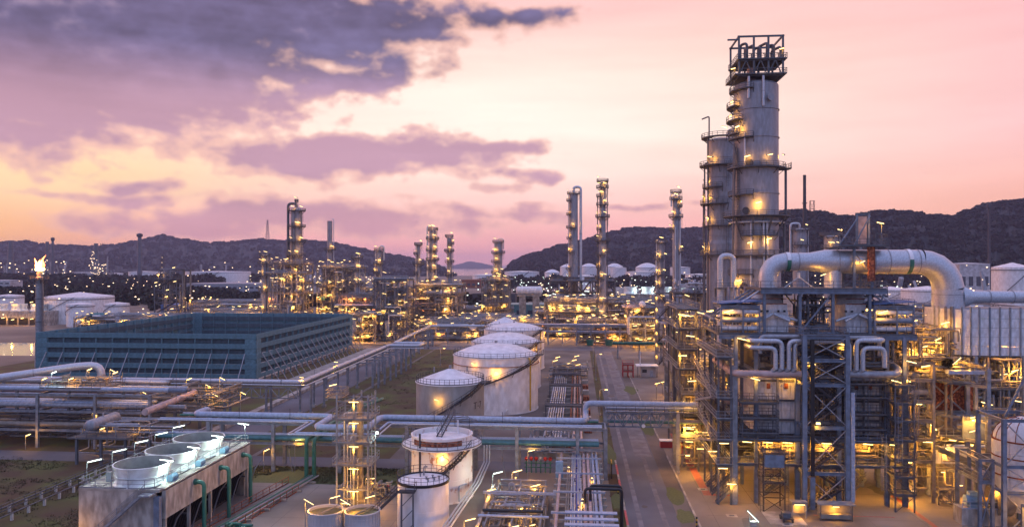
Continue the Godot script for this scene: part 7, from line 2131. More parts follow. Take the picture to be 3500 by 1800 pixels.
func lattice(t: Node, r0: float, r1: float, h: float, n: int, w: float) -> void:
	var a := Acc.new()
	for k in n:
		var s0 := lerpf(r0, r1, float(k) / n)
		var s1 := lerpf(r0, r1, float(k + 1) / n)
		var y0 := h * k / n
		var y1 := h * (k + 1) / n
		for j in 4:
			var p := Vector3(1 if j < 2 else -1, 0, 1 if j in [0, 3] else -1)
			var q := Vector3(1 if (j + 1) % 4 < 2 else -1, 0, 1 if (j + 1) % 4 in [0, 3] else -1)
			a.bar(p * s0 + Vector3(0, y0, 0), p * s1 + Vector3(0, y1, 0), w)
			a.bar(p * s1 + Vector3(0, y1, 0), q * s1 + Vector3(0, y1, 0), w * 0.7)
			a.bar(p * s0 + Vector3(0, y0, 0), q * s1 + Vector3(0, y1, 0), w * 0.6)
	put(a, "lattice", M.steel_dark, t)
# ---------------------------------------------------------------- process units of the middle distance: frame, vessels, pipes, lamps
func unit(label: String, x0: float, x1: float, v0: float, v1: float, hs: Array, o := {}) -> Node3D:
	var t := thing("process_unit", label, "process unit")
	var nx: int = maxi(2, int((x1 - x0) / o.get("bay", 7.0)) + 1)
	var nv: int = maxi(2, int((v1 - v0) / 9.0) + 1)
	var xs := []
	var vs := []
	for i in nx: xs.append(lerpf(x0, x1, float(i) / (nx - 1)))
	for i in nv: vs.append(lerpf(v0, v1, float(i) / (nv - 1)))
	frame(t, xs, vs, hs, o.get("m", M.steel_tan), {"joined": true, "pw": o.get("pw", 0.5), "bw": o.get("bw", 0.5), "brace": o.get("brace", "f"), "every": 2, "xb": false, "edge": 0.3, "rw": 0.12, "rs": 2.5, "decks": o.get("decks", range(hs.size())), "rails": o.get("rails", true)})
	var top: float = hs[-1]
	var area := (x1 - x0) * (v1 - v0)
	var n := int(clampf(area * 0.35, 60, 260) * o.get("dense", 1.0))
	tangle(t, P(x0, v1, 0.5), P(x1, v0 - 1.0, top + 2), n, 0.12, 0.3, M.steel_light, 5)
	tangle(t, P(x0, v1, 0.5), P(x1, v0 - 1.0, top), n / 2, 0.15, 0.4, M.alu, 6)
	tangle(t, P(x0, v1, 0.5), P(x1, v0 - 1.0, top * 0.8), n / 2, 0.15, 0.35, M.steel_tan, 5)
	for k in int(o.get("runs", 4)):
		var h: float = pick(hs) + 0.5
		var v := rnd(v0 - 1, v1)
		run(t, [[x0 - 2, v, h], [x1 + 2, v, h]], rnd(0.2, 0.45), pick([M.alu, M.alu_dull, M.pipe_blue]), "pipe", 8)
	for k in int(o.get("drums", 4)):
		var h: float = pick(hs)
		var r := rnd(0.7, 1.5)
		if rng.randf() < 0.6: drum(t, P(rnd(x0 + 2, x1 - 2), rnd(v0, v0 + 4), h + r + 0.5), pick([Vector3(1, 0, 0), Vector3(0, 0, 1)]), r, rnd(4, 7), pick([M.alu, M.alu_dull, M.white, M.steel_light, M.pipe_teal]))
		else: drum(t, P(rnd(x0 + 2, x1 - 2), rnd(v0, v0 + 4), h * 0.5 + 3.0), Vector3.UP, r, rnd(4, 8), pick([M.alu_dull, M.clad, M.steel_light]))
	for k in int(o.get("lamps", 26)):
		var h: float = pick([0.0] + hs) + rnd(2.2, 4.0)
		lamp(t, P(rnd(x0, x1), v0 - rnd(0.3, 1.6), h), Vector3(1, rnd(-0.35, 0.35), 0.3), rnd(1.2, 2.2), 48.0 * o.get("le", 1.0) if k % 3 == 0 else 0.0, 2 if rng.randf() < float(o.get("sodium", 0.04)) else 0, o.get("lt", 0.22))
	return t

func go_units() -> void:
	unit("process unit with tall lit stair frame at the foot of the tallest left column", -156, -138, 371, 384, [6, 11, 16, 21, 26, 31, 36], {"bay": 5.0, "lamps": 34, "brace": "f"})
	unit("low process unit left of the tallest left column, behind the louvred screen", -190, -158, 362, 380, [6, 11], {"lamps": 26})
	unit("lit process unit between the tallest left column and the round grey stack", -136, -116, 385, 405, [5, 10, 16, 24, 34], {"lamps": 40, "brace": "f"})
	unit("wide low process unit behind the far wall of the louvred screen", -135, -104, 345, 362, [5, 9.5], {"lamps": 26})
	unit("process unit around the slender pale column at the screen corner", -118, -100, 366, 380, [5, 10, 15, 20], {"lamps": 24, "sodium": 0.2})
	unit("tall rusty-brown process frame of six open floors, left of mid view", -94, -78.5, 343, 357, [5.5, 10.5, 15, 19.5, 24, 28.5], {"m": M.steel, "pw": 0.6, "bw": 0.7, "lamps": 22, "le": 0.6, "bay": 5.0})
	unit("process unit packed with brown pipework at the foot of the gallery-wrapped column", -82, -60, 374, 402, [5, 10, 15, 20, 25], {"lamps": 34, "brace": "fl"})
	unit("low pipe racks with scattered lamps left of the white tank row", -60, -30, 372, 400, [4.5, 8.0], {"lamps": 20, "decks": [], "drums": 3})
	unit("process unit at the foot of the pale column below the distant island", -52, -38, 408, 428, [5, 10, 15, 21, 27], {"lamps": 30, "bay": 5.0})
	unit("low blue-lit process unit beyond the racks, towards the sea", -75, -40, 440, 470, [5, 9], {"lamps": 24, "drums": 6})
	unit("brightest process unit, three warm-lit floors under the dark truss in mid view", -16, 27, 368, 400, [6, 12, 17.5], {"lamps": 70, "drums": 8, "dense": 1.5, "le": 1.5, "sodium": 0.05})
	unit("process unit under the thin lamp-studded column", 0, 22, 342, 356, [5, 9.5], {"lamps": 30, "drums": 4, "le": 1.3})
	unit("process unit right of the thin lamp-studded column, pale hoppers on top", 22, 44, 338, 366, [6, 12, 16], {"lamps": 36, "drums": 6})
	unit("process unit with pumps and drums between the road end and the furnace", 30, 44, 250, 268, [5, 10, 15], {"lamps": 30, "drums": 5, "bay": 5.0})
	unit("process unit close left of the furnace with stacked railed galleries", 27, 40, 176, 206, [5, 10, 15.5, 21], {"lamps": 34, "drums": 5, "bay": 4.5, "pw": 0.35, "bw": 0.35, "lt": 0.2})
	unit("warm-lit process unit right of the furnace behind the big duct", 60, 86, 150, 180, [6, 12, 18, 23], {"lamps": 44, "drums": 5, "pw": 0.4, "bw": 0.4, "lt": 0.22, "le": 1.3})
	unit("process unit between the furnace and the large columns", 44, 62, 146, 170, [6, 12, 18, 24], {"lamps": 26, "pw": 0.35, "bw": 0.35, "lt": 0.2})
	unit("process unit in the right distance below the right-hand hills", 150, 190, 330, 370, [6, 11, 16], {"lamps": 40, "drums": 4, "le": 0.6})
	unit("process unit far behind the left screen wall among white tanks", -250, -196, 356, 384, [4.5, 8.5], {"lamps": 34, "drums": 6})
	unit("process unit beside the sphere-topped racks right of the white tank row", -22, 0, 410, 440, [5, 9], {"lamps": 26})
	unit("broad low pipe-filled unit between the screen corner and the brown frame", -104, -92, 338, 352, [4.5, 8.5, 12], {"lamps": 20, "bay": 5.0})
	unit("low racks in front of the gallery-wrapped column, before the lilac pipe end", -76, -46, 348, 366, [4.5, 8], {"lamps": 24, "dense": 1.2})
	unit("low racks on the brown yard left of the brightest unit", -34, -18, 352, 372, [4.5, 8], {"lamps": 22})
	unit("lit racks far behind the tallest left column, before the wide grey tanks", -230, -170, 420, 450, [5, 9, 13], {"lamps": 30, "decks": [0]})
	unit("lit racks behind the round grey stack", -150, -112, 430, 455, [6, 12, 18, 22], {"lamps": 34, "decks": [0, 2]})
	unit("lit racks behind the hooked-pipe column", -112, -84, 425, 450, [6, 11, 16, 21], {"lamps": 34, "decks": [0, 2]})
	unit("dense racks beyond the brightest unit on the right", 28, 70, 400, 430, [5, 10, 15], {"lamps": 34, "le": 0.7})
	# dark truss deck with fans over the brightest unit
	var t := thing("air_cooler_deck", "dark trussed deck of fan coolers under the gooseneck column", "air cooler")
	for v in [404.0, 418.0]:
		truss(t, P(-15, v, 20.5), P(20, v, 20.5), 6.0, 8, M.steel_dark, 0.4)
		for k in 4: hbeam(t, "post", P(-15 + k * 11.6, v, 0), P(-15 + k * 11.6, v, 28), 0.6, 0.6, M.steel)
	boxp(t, "deck", P(2.5, 411, 20.3), Vector3(36, 0.3, 15), M.grating)
	boxp(t, "deck", P(2.5, 411, 26.8), Vector3(36, 0.3, 15), M.grating)
	for k in 4:
		var f := Acc.new()
		f.lathe(P(-11 + k * 9, 411, 27), [Vector2(3.6, 0), Vector2(3.2, 0.8), Vector2(3.4, 1.8), Vector2(3.2, 1.8), Vector2(3.0, 0.2)], 20)
		put(f, "fan_ring", M.steel, t)
	for k in 14: lamp(t, P(rnd(-15, 19), 403, rnd(17.0, 24.0)), Vector3(1, rnd(-0.3, 0.3), 0), 2.0, 24.0 if k % 3 == 0 else 0.0, 1 if k % 3 else 0, 0.3)
	# concrete fan house and sheds behind
	t = thing("fan_house", "long concrete cooling house with round fan stacks on its roof, mid right distance", "cooling tower", P(52, 506, 0))
	boxp(t, "wall", Vector3(0, 8, 0), Vector3(48, 16, 18), M.concrete)
	boxp(t, "cornice", Vector3(0, 16.2, 0), Vector3(49, 0.6, 19), M.concrete)
	for k in 4:
		var f := Acc.new()
		f.lathe(Vector3(-17 + k * 11.4, 16.4, 0), [Vector2(4.6, 0), Vector2(4.0, 1.5), Vector2(4.3, 4.6), Vector2(4.0, 4.6), Vector2(3.6, 1.0)], 24)
		put(f, "fan_stack", M.fan_white, t)
		lamp(t, Vector3(-11.3 + k * 11.4, 19.6, 5), Vector3(1, 0.2, 0), 1.6, 60.0, 1, 0.4)
	t = thing("hopper_block", "grey box-shaped hopper on a frame right of the thin lamp-studded column", "hopper", P(40, 352, 0))
	boxp(t, "body", Vector3(0, 19.5, 0), Vector3(13, 4.4, 8), M.alu_dull)
	boxp(t, "chute", Vector3(0, 16.4, 0), Vector3(11, 2.0, 6.5), M.steel)
	for x in [-6.0, 6.0]: boxp(t, "post", Vector3(x, 8, 3.4), Vector3(0.5, 16, 0.5), M.steel)
	t = thing("finned_pipe_bank", "bank of bent parallel silver pipes on a frame above a yellow-lit bay, beyond the road", "pipe rack")
	frame(t, [22.5, 28.5, 35], [322, 333], [5.0, 8.4, 11.0], M.steel_light, {"pw": 0.5, "bw": 0.45, "decks": [0], "rails": false})
	for k in 9: run(t, [[21.6, 321 + k * 1.2, 6.0], [21.6, 321 + k * 1.2, 13.4 - k * 0.12], [36, 321 + k * 1.2, 13.4 - k * 0.12]], 0.36, M.alu, "pipe", 10)
	for k in 12: run(t, [[23 + k, 321, 11.6], [23.6 + k, 331, 12.4]], 0.2, M.alu, "pipe", 6)
	for q in [[25, 320.6, 4.4], [30, 320.6, 4.4], [33, 326, 3.6], [27, 328, 3.2], [24, 320, 9.8], [31, 320, 9.9]]: lamp(t, P(q[0], q[1], q[2]), Vector3(1, 0.1, 0), 1.8, 60.0, 0, 0.28)
	# stair tower by the road end
	t = thing("stair_tower", "slim grey stair tower with dark zigzag stairs left of the vessel pair", "stair tower")
	frame(t, [27.7, 32.8], [268, 272], [4.5, 8.5, 12.5, 16.5, 20.5, 25.4], M.steel_light, {"pw": 0.6, "bw": 0.3, "decks": [5], "edge": 0.8, "rw": 0.1})
	zigzag(t, 28.4, 32.2, 269, [0.2, 4.5, 8.5, 12.5, 16.5, 20.5, 25.4], M.steel_dark, 1.0)
	for k in 6: lamp(t, P(27.5, 267.6, 3.6 + k * 4.1), Vector3(0, 0.3, 1), 1.2, 14.0, 0, 0.24)
	# platform with drums beside the furnace, warm space below
	t = thing("drum_platform", "raised steel platform carrying drums, with a deep yellow-lit bay under it, left of the furnace", "platform")
	frame(t, [19.6, 25.4, 31.4], [152.0, 161.0, 170.0], [8.2, 13.6], M.steel_light, {"pw": 0.7, "bw": 0.7, "edge": 0.4, "rs": 1.2, "rw": 0.07, "decks": [1], "dm": M.steel_tan})
	barp(t, "brace", P(22.5, 151.6, 13.2), P(29.5, 151.6, 8.4), 0.35, 0.35, M.steel_dark)
	barp(t, "brace", P(19.8, 151.6, 8.4), P(24.0, 151.6, 13.0), 0.25, 0.25, M.steel_light)
	tangle(t, P(19.6, 170, 13.7), P(31, 152.4, 19.0), 90, 0.07, 0.22, M.steel_light)
	tangle(t, P(19.6, 168, 8.4), P(31, 153, 12.6), 90, 0.07, 0.22, M.steel_tan)
	tangle(t, P(19.6, 168, 0.4), P(31, 153, 8.0), 60, 0.07, 0.22, M.steel_tan)
	for q in [[21, 151.4, 15.8, 0.3], [20.6, 151.6, 16.9, 0.2], [23.4, 151.4, 16.2, -0.3], [24.8, 152.4, 18.6, 0.3], [28, 152, 16.8, 0.2], [27.6, 154, 12.6, -0.5], [22.4, 155, 12.2, 0.2], [25.5, 156, 12.0, 0.2], [30.2, 153, 11.6, 0.1], [21.0, 151.2, 6.6, 0.3], [18.8, 151, 7.6, 0.3], [24, 152, 6.2, -0.4], [27, 152, 4.6, 0.2]]:
		pole_lamp(t, P(q[0], q[1], q[2]), Vector3(1, q[3], 0.1), 1.7, 36.0, 0, 0.18, 13.6 if q[2] > 14.0 else 0.0)
	for q in [["horizontal silver drum on the raised platform, left of two", 22.6, 155.5, 15.4, 1.1], ["horizontal silver drum on the raised platform, right of two", 28.0, 156.5, 15.8, 1.35]]:
		var d := thing("drum", q[0], "vessel", P(q[1], q[2], q[3]))
		vessel_body(d, Vector3.ZERO, Vector3(1, 0, 0), q[4], 4.0, M.alu)
	# railed gallery stacks stepping from the drum platform to the furnace
	for q in [["railed steel galleries between the drum platform and the furnace, upper flight", [17.8, 20.6], [134, 150], [17.0, 20.4, 24.0, 27.4]], ["railed steel galleries between the drum platform and the furnace, lower flight", [18.6, 21.2], [134, 146], [4.6, 8.8, 12.6]]]:
		t = thing("gallery_stack", q[0], "steel frame")
		frame(t, q[1], [q[2][0], (q[2][0] + q[2][1]) / 2.0, q[2][1]], q[3], M.steel, {"pw": 0.3, "bw": 0.3, "edge": 0.5, "rs": 1.1, "rw": 0.07, "rm": M.steel_light})
		tangle(t, P(q[1][0], q[2][1], 2), P(q[1][1] + 2, q[2][0], q[3][-1]), 50, 0.06, 0.2, M.steel_tan)
		for k in 7: lamp(t, P(rnd(q[1][0], q[1][1]), q[2][0] - 0.6, pick(q[3]) + 2.4), Vector3(1, rnd(-0.3, 0.4), 0), 1.6, 24.0, 0, 0.18)
	# cabin and yard things beyond the road crossing
	t = thing("cabin", "small white flat-roofed cabin standing alone on the pavement right of the road", "cabin", P(21.6, 242, 0))
	boxp(t, "wall", Vector3(0.6, 1.6, 0), Vector3(4.6, 3.2, 3.6), M.far_wall)
	boxp(t, "roof", Vector3(0.2, 3.5, 0.3), Vector3(6.8, 0.25, 5.4), M.roof_white)
	boxp(t, "door", Vector3(1.6, 1.1, 1.85), Vector3(1.0, 2.1, 0.08), M.pipe_blue)
	boxp(t, "window", Vector3(-0.6, 1.9, 1.85), Vector3(1.4, 1.0, 0.08), M.window)
	for x in [-2.8, 3.2]: boxp(t, "post", Vector3(x, 1.7, 2.6), Vector3(0.15, 3.4, 0.15), M.steel)
	pipe(t, [Vector3(-1.8, 3.4, 0), Vector3(-1.8, 8.0, 0)], 0.16, M.roof_white, "vent_pipe")
	t = thing("equipment_cage", "dark red open equipment cage beside the white cabin", "cage", P(15.8, 240, 0))
	frame(t, [-1.6, 0, 1.6], [-1.5, 1.5], [2.0, 4.0], M.red, {"pw": 0.22, "bw": 0.2, "edge": 0.1})
	t = thing("pipe_bridge", "low green pipe bridge crossing behind the white cabin", "pipe bridge")
	for k in 4: run(t, [[13, 284 + k, 6.2 - k * 0.2], [40, 284 + k, 6.2 - k * 0.2]], 0.45, M.pipe_green if k < 2 else M.pipe_teal, "pipe", 10)
	for k in 4: hbeam(t, "post", P(15 + k * 8, 285.5, 0), P(15 + k * 8, 285.5, 5.6), 0.5, 0.5, M.steel_light)
	for q in [["green refuse skip on the brown yard, left of two", 5.5, 331.0], ["green refuse skip on the brown yard, right of two", 13.6, 331.0]]:
		t = thing("skip", q[0], "skip", P(q[1], q[2], 0))
		var s := Acc.new()
		s.lathe(Vector3.ZERO, [Vector2(1.9, 0.3), Vector2(2.3, 2.4), Vector2(2.45, 2.45), Vector2(2.45, 2.7), Vector2(2.2, 2.7), Vector2(1.8, 0.5)], 4, false, PI / 4, TAU + PI / 4)
		put(s, "body", M.pipe_green, t)
	t = thing("fire_box", "long red equipment box on the pavement near the road crossing", "box", P(18.6, 148, 0))
	boxp(t, "body", Vector3(0, 0.6, 0), Vector3(5.4, 1.2, 1.6), M.red)
	boxp(t, "lid", Vector3(0, 1.3, 0), Vector3(5.6, 0.15, 1.8), M.roof_white)
	for q in [["street lamp on a tall pole at the right edge of the road", 5.4, 262, 9.0], ["street lamp on a tall pole over the middle of the road", 5.6, 232, 8.0], ["street lamp on the weedy verge near the truss bridge", 5.2, 178, 6.0], ["street lamp on the lawn left of the largest tank", -33.5, 176, 6.5], ["street lamp on the lawn farther left of the tank row", -36, 214, 6.0], ["street lamp by the lane under the long lilac pipe", -48, 262, 6.0], ["street lamp with short arm right of the road before the furnace steps", 16.9, 129, 3.2]]:
		t = thing("street_lamp", q[0], "street lamp", P(q[1], q[2], 0), "street lamps")
		pipe(t, [Vector3.ZERO, Vector3(0, q[3], 0), Vector3(1.2, q[3] + 0.2, 0.4)], 0.09, M.steel_light, "pole", 8)
		boxp(t, "foot", Vector3(0, 0.2, 0), Vector3(0.5, 0.4, 0.5), M.concrete)
		lamp(t, Vector3(1.5, q[3] + 0.1, 0.5), Vector3(1, 0.1, 0.3), 0.8, 20.0, 0, 0.25)
	for q in [[17.6, 200, 3.2], [21.0, 203, 2.6], [20, 208, 2.4]]:
		t = thing("yard_lamp", ["strip lamp on a short post in the open yard, nearest of three", "strip lamp on a short post in the open yard, farthest right of three", "strip lamp on a short post in the open yard, middle of three"][[200, 203, 208].find(int(q[1]))], "lamp", P(q[0] + 3, q[1], 0), "strip lamps in the open yard")
		rodp(t, "pole", Vector3.ZERO, Vector3(0, q[2] + 1, 0), 0.06, M.steel)
		lamp(t, Vector3(0.2, q[2] + 1.1, 0.2), Vector3(1, 0.3, 0.2), 1.5, 22.0, 0, 0.18)
# ---------------------------------------------------------------- far tanks, plants, buildings, trees, lamps
func go_far() -> void:
	var tk := [
		["large white tank with cone roof behind the left screen wall", -309, 445, 19.2, 16.0, 2.6, 0.0],
		["upright white tank before the large cone-roofed one, left of two", -287, 414, 7.1, 12.9, 0.9, 0.0],
		["upright white tank before the large cone-roofed one, right of two", -266, 416, 6.6, 13.1, 0.9, 0.0],
		["white tank cut by the left edge of the view", -400, 500, 9.2, 14.0, 0.9, 0.0],
		["white tank with stairs on its side left of the gooseneck column", -100, 1356, 31.5, 24.3, 1.5, 0.0],
		["white tank at the water's edge below the distant island", -155, 1291, 25.3, 19.3, 1.5, 0.0],
		["small domed tank peeping behind the tank with side stairs", -50, 1501, 15.2, 21.6, 6.0, 0.0],
		["domed tank directly left of the gooseneck column", -21, 1755, 19.3, 32.2, 7.0, 8.0],
		["domed tank between gooseneck and lamp-studded columns", 27, 1809, 18.9, 33.1, 7.5, 8.0],
		["domed tank directly right of the lamp-studded column", 88, 1814, 19.9, 33.1, 7.5, 8.0],
		["domed tank with the roundest dome, right of the others", 161, 1770, 26.7, 31.3, 10.0, 8.0],
		["wide pinkish tank with a slanting stair under the roundest dome", 129, 1487, 34.8, 23.4, 1.2, 0.0],
		["pale square-shouldered tank half hidden left of the wide pinkish one", 92, 1714, 17.9, 30.5, 2.0, 6.0],
		["wide grey tank under the left hills, left of two", -847, 1412, 28.0, 23.3, 1.2, 0.0],
		["widest grey tank under the left hills, with a lit stair", -702, 1425, 60.4, 23.3, 1.2, 0.0],
		["grey tank next to the long white building under the left hills", -946, 1484, 20.5, 18.6, 1.2, 0.0],
		["white tank behind the slim smooth column on the right", 244, 1828, 23.7, 31.2, 2.0, 6.0],
		["white tank under the big duct, left of two", 248, 624, 15.0, 16.4, 2.2, 0.0],
		["white tank under the big duct, right of two", 259, 585, 17.7, 17.6, 2.4, 0.0],
		["white domed tank at the right edge above the branch duct", 218, 400, 9.0, 34.2, 2.4, 0.0],
		["low grey tank behind the dark truss deck", 10, 1104, 14.6, 20.3, 1.4, 0.0],
		["pinkish tank right of the slim smooth column", 201, 1272, 23.0, 20.5, 1.4, 0.0]]
	for q in tk:
		var t := thing("storage_tank", q[0], "tank", P(q[1], q[2], q[6]), "distant storage tanks")
		var r: float = q[3]
		var h: float = q[4] - q[6]
		var a := Acc.new()
		a.lathe(Vector3.ZERO, [Vector2(r, -8), Vector2(r, h * 0.5), Vector2(r + 0.05, h * 0.5), Vector2(r + 0.05, h)], 48)
		put(a, "shell", M.white, t)
		a = Acc.new()
		var rp := []
		for i in 9: rp.append(Vector2(maxf(r * (1.0 - i / 8.0), 0.01), h + q[5] * (sin(PI / 2 * i / 8.0) if q[5] > 4 else i / 8.0)))
		a.lathe(Vector3.ZERO, rp, 48, true)
		put(a, "roof", M.roof_white, t)
		a = Acc.new()
		a.lathe(Vector3(0, h - 1.4, 0), [Vector2(r, -0.3), Vector2(r + 0.5, 0), Vector2(r + 0.5, 0.3), Vector2(r, 0.3)], 48)
		put(a, "rim", M.steel_light, t)
		a = Acc.new()
		for i in 14:
			var a0 := 1.1 + i * 0.5 * 9.0 / maxf(r, 9.0)  * 0.5
			var a1 := a0 + 0.25 * 9.0 / maxf(r, 9.0)
			a.bar(Vector3(cos(a0), 0, sin(a0)) * (r + 0.6) + Vector3(0, h * (1 - i / 14.0), 0), Vector3(cos(a1), 0, sin(a1)) * (r + 0.6) + Vector3(0, h * (1 - (i + 1) / 14.0), 0), 0.25 if r < 25 else 0.9, 0.3 if r < 25 else 1.0)
		put(a, "stair", M.steel, t)
	# concrete cooling tower at the left edge
	var t := thing("cooling_tower", "brown-lit concrete cooling tower with three yellow-lit fan stacks at the left edge", "cooling tower", P(-332, 424, 0))
	boxp(t, "wall", Vector3(0, 4.1, 0), Vector3(46, 8.2, 12), M.concrete_dirty)
	for k in 3:
		var f := Acc.new()
		f.lathe(Vector3(-13 + k * 12.4, 8.2, 0), [Vector2(4.6, 0), Vector2(4.0, 1.2), Vector2(4.3, 4.0), Vector2(4.0, 4.0), Vector2(3.7, 1.0)], 28)
		put(f, "fan_stack", M.fan_white, t)
		lamp(t, Vector3(-13 + k * 12.4, 13.6, 6.0), Vector3(1, 0.2, 0), 2.2, 60.0, 0, 0.35)
	for k in 6: boxp(t, "pilaster", Vector3(-17 + k * 6.8, 4.0, 6.1), Vector3(0.5, 8.0, 0.4), M.concrete)
	for k in 5: boxp(t, "louvre_opening", Vector3(-13.6 + k * 6.8, 2.2, 6.05), Vector3(5.4, 4.0, 0.3), M.fill_black)
	for k in 6: lamp(t, Vector3(-16 + k * 6, rnd(1.5, 5), 8.5), Vector3(1, 0.2, 0), 2.2, 30.0, 0, 0.35)
	# X-braced tower left of mid
	t = thing("braced_tower", "X-braced open tower with crossing flights, standing beyond the left screen wall", "steel tower", P(-236, 420, 0))
	frame(t, [-6.6, 6.6], [-5, 5], [7, 14, 21, 27], M.steel, {"pw": 0.6, "bw": 0.5, "brace": "f", "xb": false, "decks": [3], "edge": 1.0, "rw": 0.15})
	for k in 4:
		barp(t, "flight", Vector3(-6 if k % 2 else 6, k * 7 + 0.5, 5.4), Vector3(6 if k % 2 else -6, k * 7 + 7, 5.4), 0.6, 0.7, M.steel_dark)
	boxp(t, "head_platform", Vector3(7, 32.6, 0), Vector3(11, 0.4, 8), M.grating)
	for x in [8.4, 12.2]: boxp(t, "post", Vector3(x, 16, 0), Vector3(0.7, 33, 0.7), M.steel_tan)
	tangle(t, Vector3(-6, 6, -5), Vector3(8, 33, 5), 40, 0.15, 0.35, M.steel_light)
	for k in 12: lamp(t, Vector3(rnd(-6, 8), rnd(4, 34), 5.8), Vector3(1, 0.2, 0), 2.0, 30.0 if k % 3 == 0 else 0.0, 0, 0.35)
	# sphere-ended drum on two piers
	t = thing("elevated_drum", "large white horizontal drum raised on two concrete piers left of the brightest unit", "vessel", P(-30, 470, 0))
	vessel_body(t, Vector3(0, 19.5, 0), Vector3(1, 0, 0), 2.6, 14.0, M.white, false)
	for x in [-4.2, 4.2]: boxp(t, "pier", Vector3(x, 8, 0), Vector3(4, 16, 5), M.concrete)
	boxp(t, "pier_cap", Vector3(0, 16.4, 0), Vector3(15, 0.8, 6), M.concrete)
	# buildings
	var bl := [["long white low building under the left hills", -1140, 1650, 150, 18, 30, M.far_wall, 3], ["white block with square windows at the left edge", -676, 838, 30, 17, 20, M.far_wall, 4], ["blue-roofed long shed left of the upright white tanks", -262, 500, 40, 8, 20, M.roof_blue, 1], ["grey warehouse with an open end at the foot of the right-hand hills", 465, 950, 34, 36, 40, M.far_wall, 1], ["pale gabled shed right of the slim smooth column", 84, 470, 26, 16, 20, M.roof_white, 1], ["teal-roofed long shed right of the raised drum", -20, 520, 60, 8, 26, M.pipe_teal, 1], ["dark red shed below the distant island", -150, 1180, 60, 12, 30, M.rust, 1], ["dark grey flat shed right of the gallery-wrapped column", -70, 640, 36, 11, 20, M.steel_dark, 1], ["purple-grey long hall before the widest grey tank", -420, 900, 120, 12, 40, M.alu_dull, 2], ["long pale hall beyond the racks at the foot of the right-hand hills", 330, 760, 160, 10, 40, M.alu_dull, 2]]
	for q in bl:
		t = thing("building", q[0], "building", P(q[1], q[2], 0))
		boxp(t, "wall", Vector3(0, q[4] / 2.0, 0), Vector3(q[3], q[4], q[5]), q[6])
		var ro := Acc.new()
		ro.lathe(Vector3.ZERO, [Vector2(0.72, 0), Vector2(0.72, 0.05), Vector2(0.01, 0.12)], 4, false, PI / 4, TAU + PI / 4)
		var r := put(ro, "roof", q[6], t)
		r.transform = Transform3D(Basis.from_scale(Vector3(q[3], q[5] * 0.6, q[5])), Vector3(0, q[4], 0))
		for k in int(q[7]):
			var n := int(q[3] / 7)
			for j in n:
				boxp(t, "window", Vector3(-q[3] / 2.0 + (j + 0.5) * q[3] / n, q[4] * (k + 0.6) / (q[7] + 0.3), q[5] / 2.0 + 0.05), Vector3(q[3] / n * 0.62, q[4] / (q[7] + 0.3) * 0.4, 0.15), M.window)
	# distant plants: clusters of thin towers and boxes, lamps as tiny lit fittings
	var pl := [["distant plant below the left hills, a pyramid of lights", -910, 1376, 22, 12, 62, 90], ["distant plant at the far left edge, dense with lights", -1230, 1500, 60, 26, 40, 110], ["distant plant behind the flare", -1090, 1480, 60, 16, 44, 90], ["distant plant beyond the widest grey tank", -640, 1520, 150, 24, 40, 110], ["distant plant left of the tallest left column", -420, 1150, 60, 16, 44, 70], ["distant plant between the left columns", -330, 980, 70, 16, 30, 80], ["distant plant behind the brightest unit", 10, 900, 60, 10, 24, 70], ["distant plant right of the slim smooth column", 150, 900, 60, 12, 26, 60], ["distant plant seen under the left bend of the big duct", 175, 560, 10, 6, 30, 50], ["distant plant seen under the right half of the big duct", 350, 760, 60, 14, 34, 90], ["distant plant beneath the right-hand hills", 520, 880, 60, 10, 20, 60]]
	for q in pl:
		t = thing("distant_plant", q[0], "process plant", P(q[1], q[2], 0), "distant plants")
		for k in int(q[4]):
			var h: float = q[5] * rnd(0.25, 1.0)
			var x: float = rnd(-q[3], q[3])
			if rng.randf() < 0.55: rodp(t, "tower", Vector3(x, 0, rnd(-15, 15)), Vector3(x, h, 0), rnd(1.0, 2.4), pick([M.alu_dull, M.steel_light, M.clad]))
			else: boxp(t, "block", Vector3(x, h * 0.2, rnd(-15, 15)), Vector3(rnd(6, 20), h * 0.4, rnd(6, 12)), pick([M.alu_dull, M.steel, M.far_wall]))
		var pyr: bool = "pyramid" in q[0]
		if pyr:
			var s := Acc.new()
			for k in 8:
				s.bar(Vector3(-9 + k * 0.5, k * 9.0, 0), Vector3(9 - k * 0.9, k * 9.0, 0), 0.8)
			s.bar(Vector3(-9, 0, 0), Vector3(-3, 78, 0), 0.8)
			s.bar(Vector3(9, 0, 0), Vector3(1, 78, 0), 0.8)
			put(s, "steel_frame", M.steel, t)
		dots(t, Vector3(0, 0, 16), Vector3(q[3], q[5], 4), q[6], pyr, 0.75 * q[2] / 1000.0)
	# scattered street lights over the whole far plain
	t = thing("far_lights", "scatter of tiny street and yard lamps over the far plain", "lamps")
	t.set_meta("kind", "stuff")
	for q in [[-1500, -300, 1150, 1900, 150, 1.0], [-600, -120, 560, 1000, 130, 0.6], [-120, 260, 560, 1300, 170, 0.7], [200, 800, 500, 1100, 130, 0.6], [-380, -190, 390, 520, 40, 0.4]]:
		var mm := MultiMesh.new()
		mm.transform_format = MultiMesh.TRANSFORM_3D
		mm.mesh = BoxMesh.new()
		mm.instance_count = q[4]
		for i in int(q[4]):
			var s: float = rnd(0.5, 1.2) * q[5]
			mm.set_instance_transform(i, Transform3D(Basis.from_scale(Vector3(s * 1.6, s, s)), P(rnd(q[0], q[1]), rnd(q[2], q[3]), pick([4, 7, 10, 12, 16]) + rnd(0, 4))))
		var o := MultiMeshInstance3D.new()
		o.multimesh = mm
		o.name = numbered(t, "lamps")
		o.material_override = [M.lamp_far, M.lamp_far, M.lamp_white, M.lamp_far, M.lamp_far][[-1500, -600, -120, 200, -380].find(int(q[0]))]
		t.add_child(o, true)
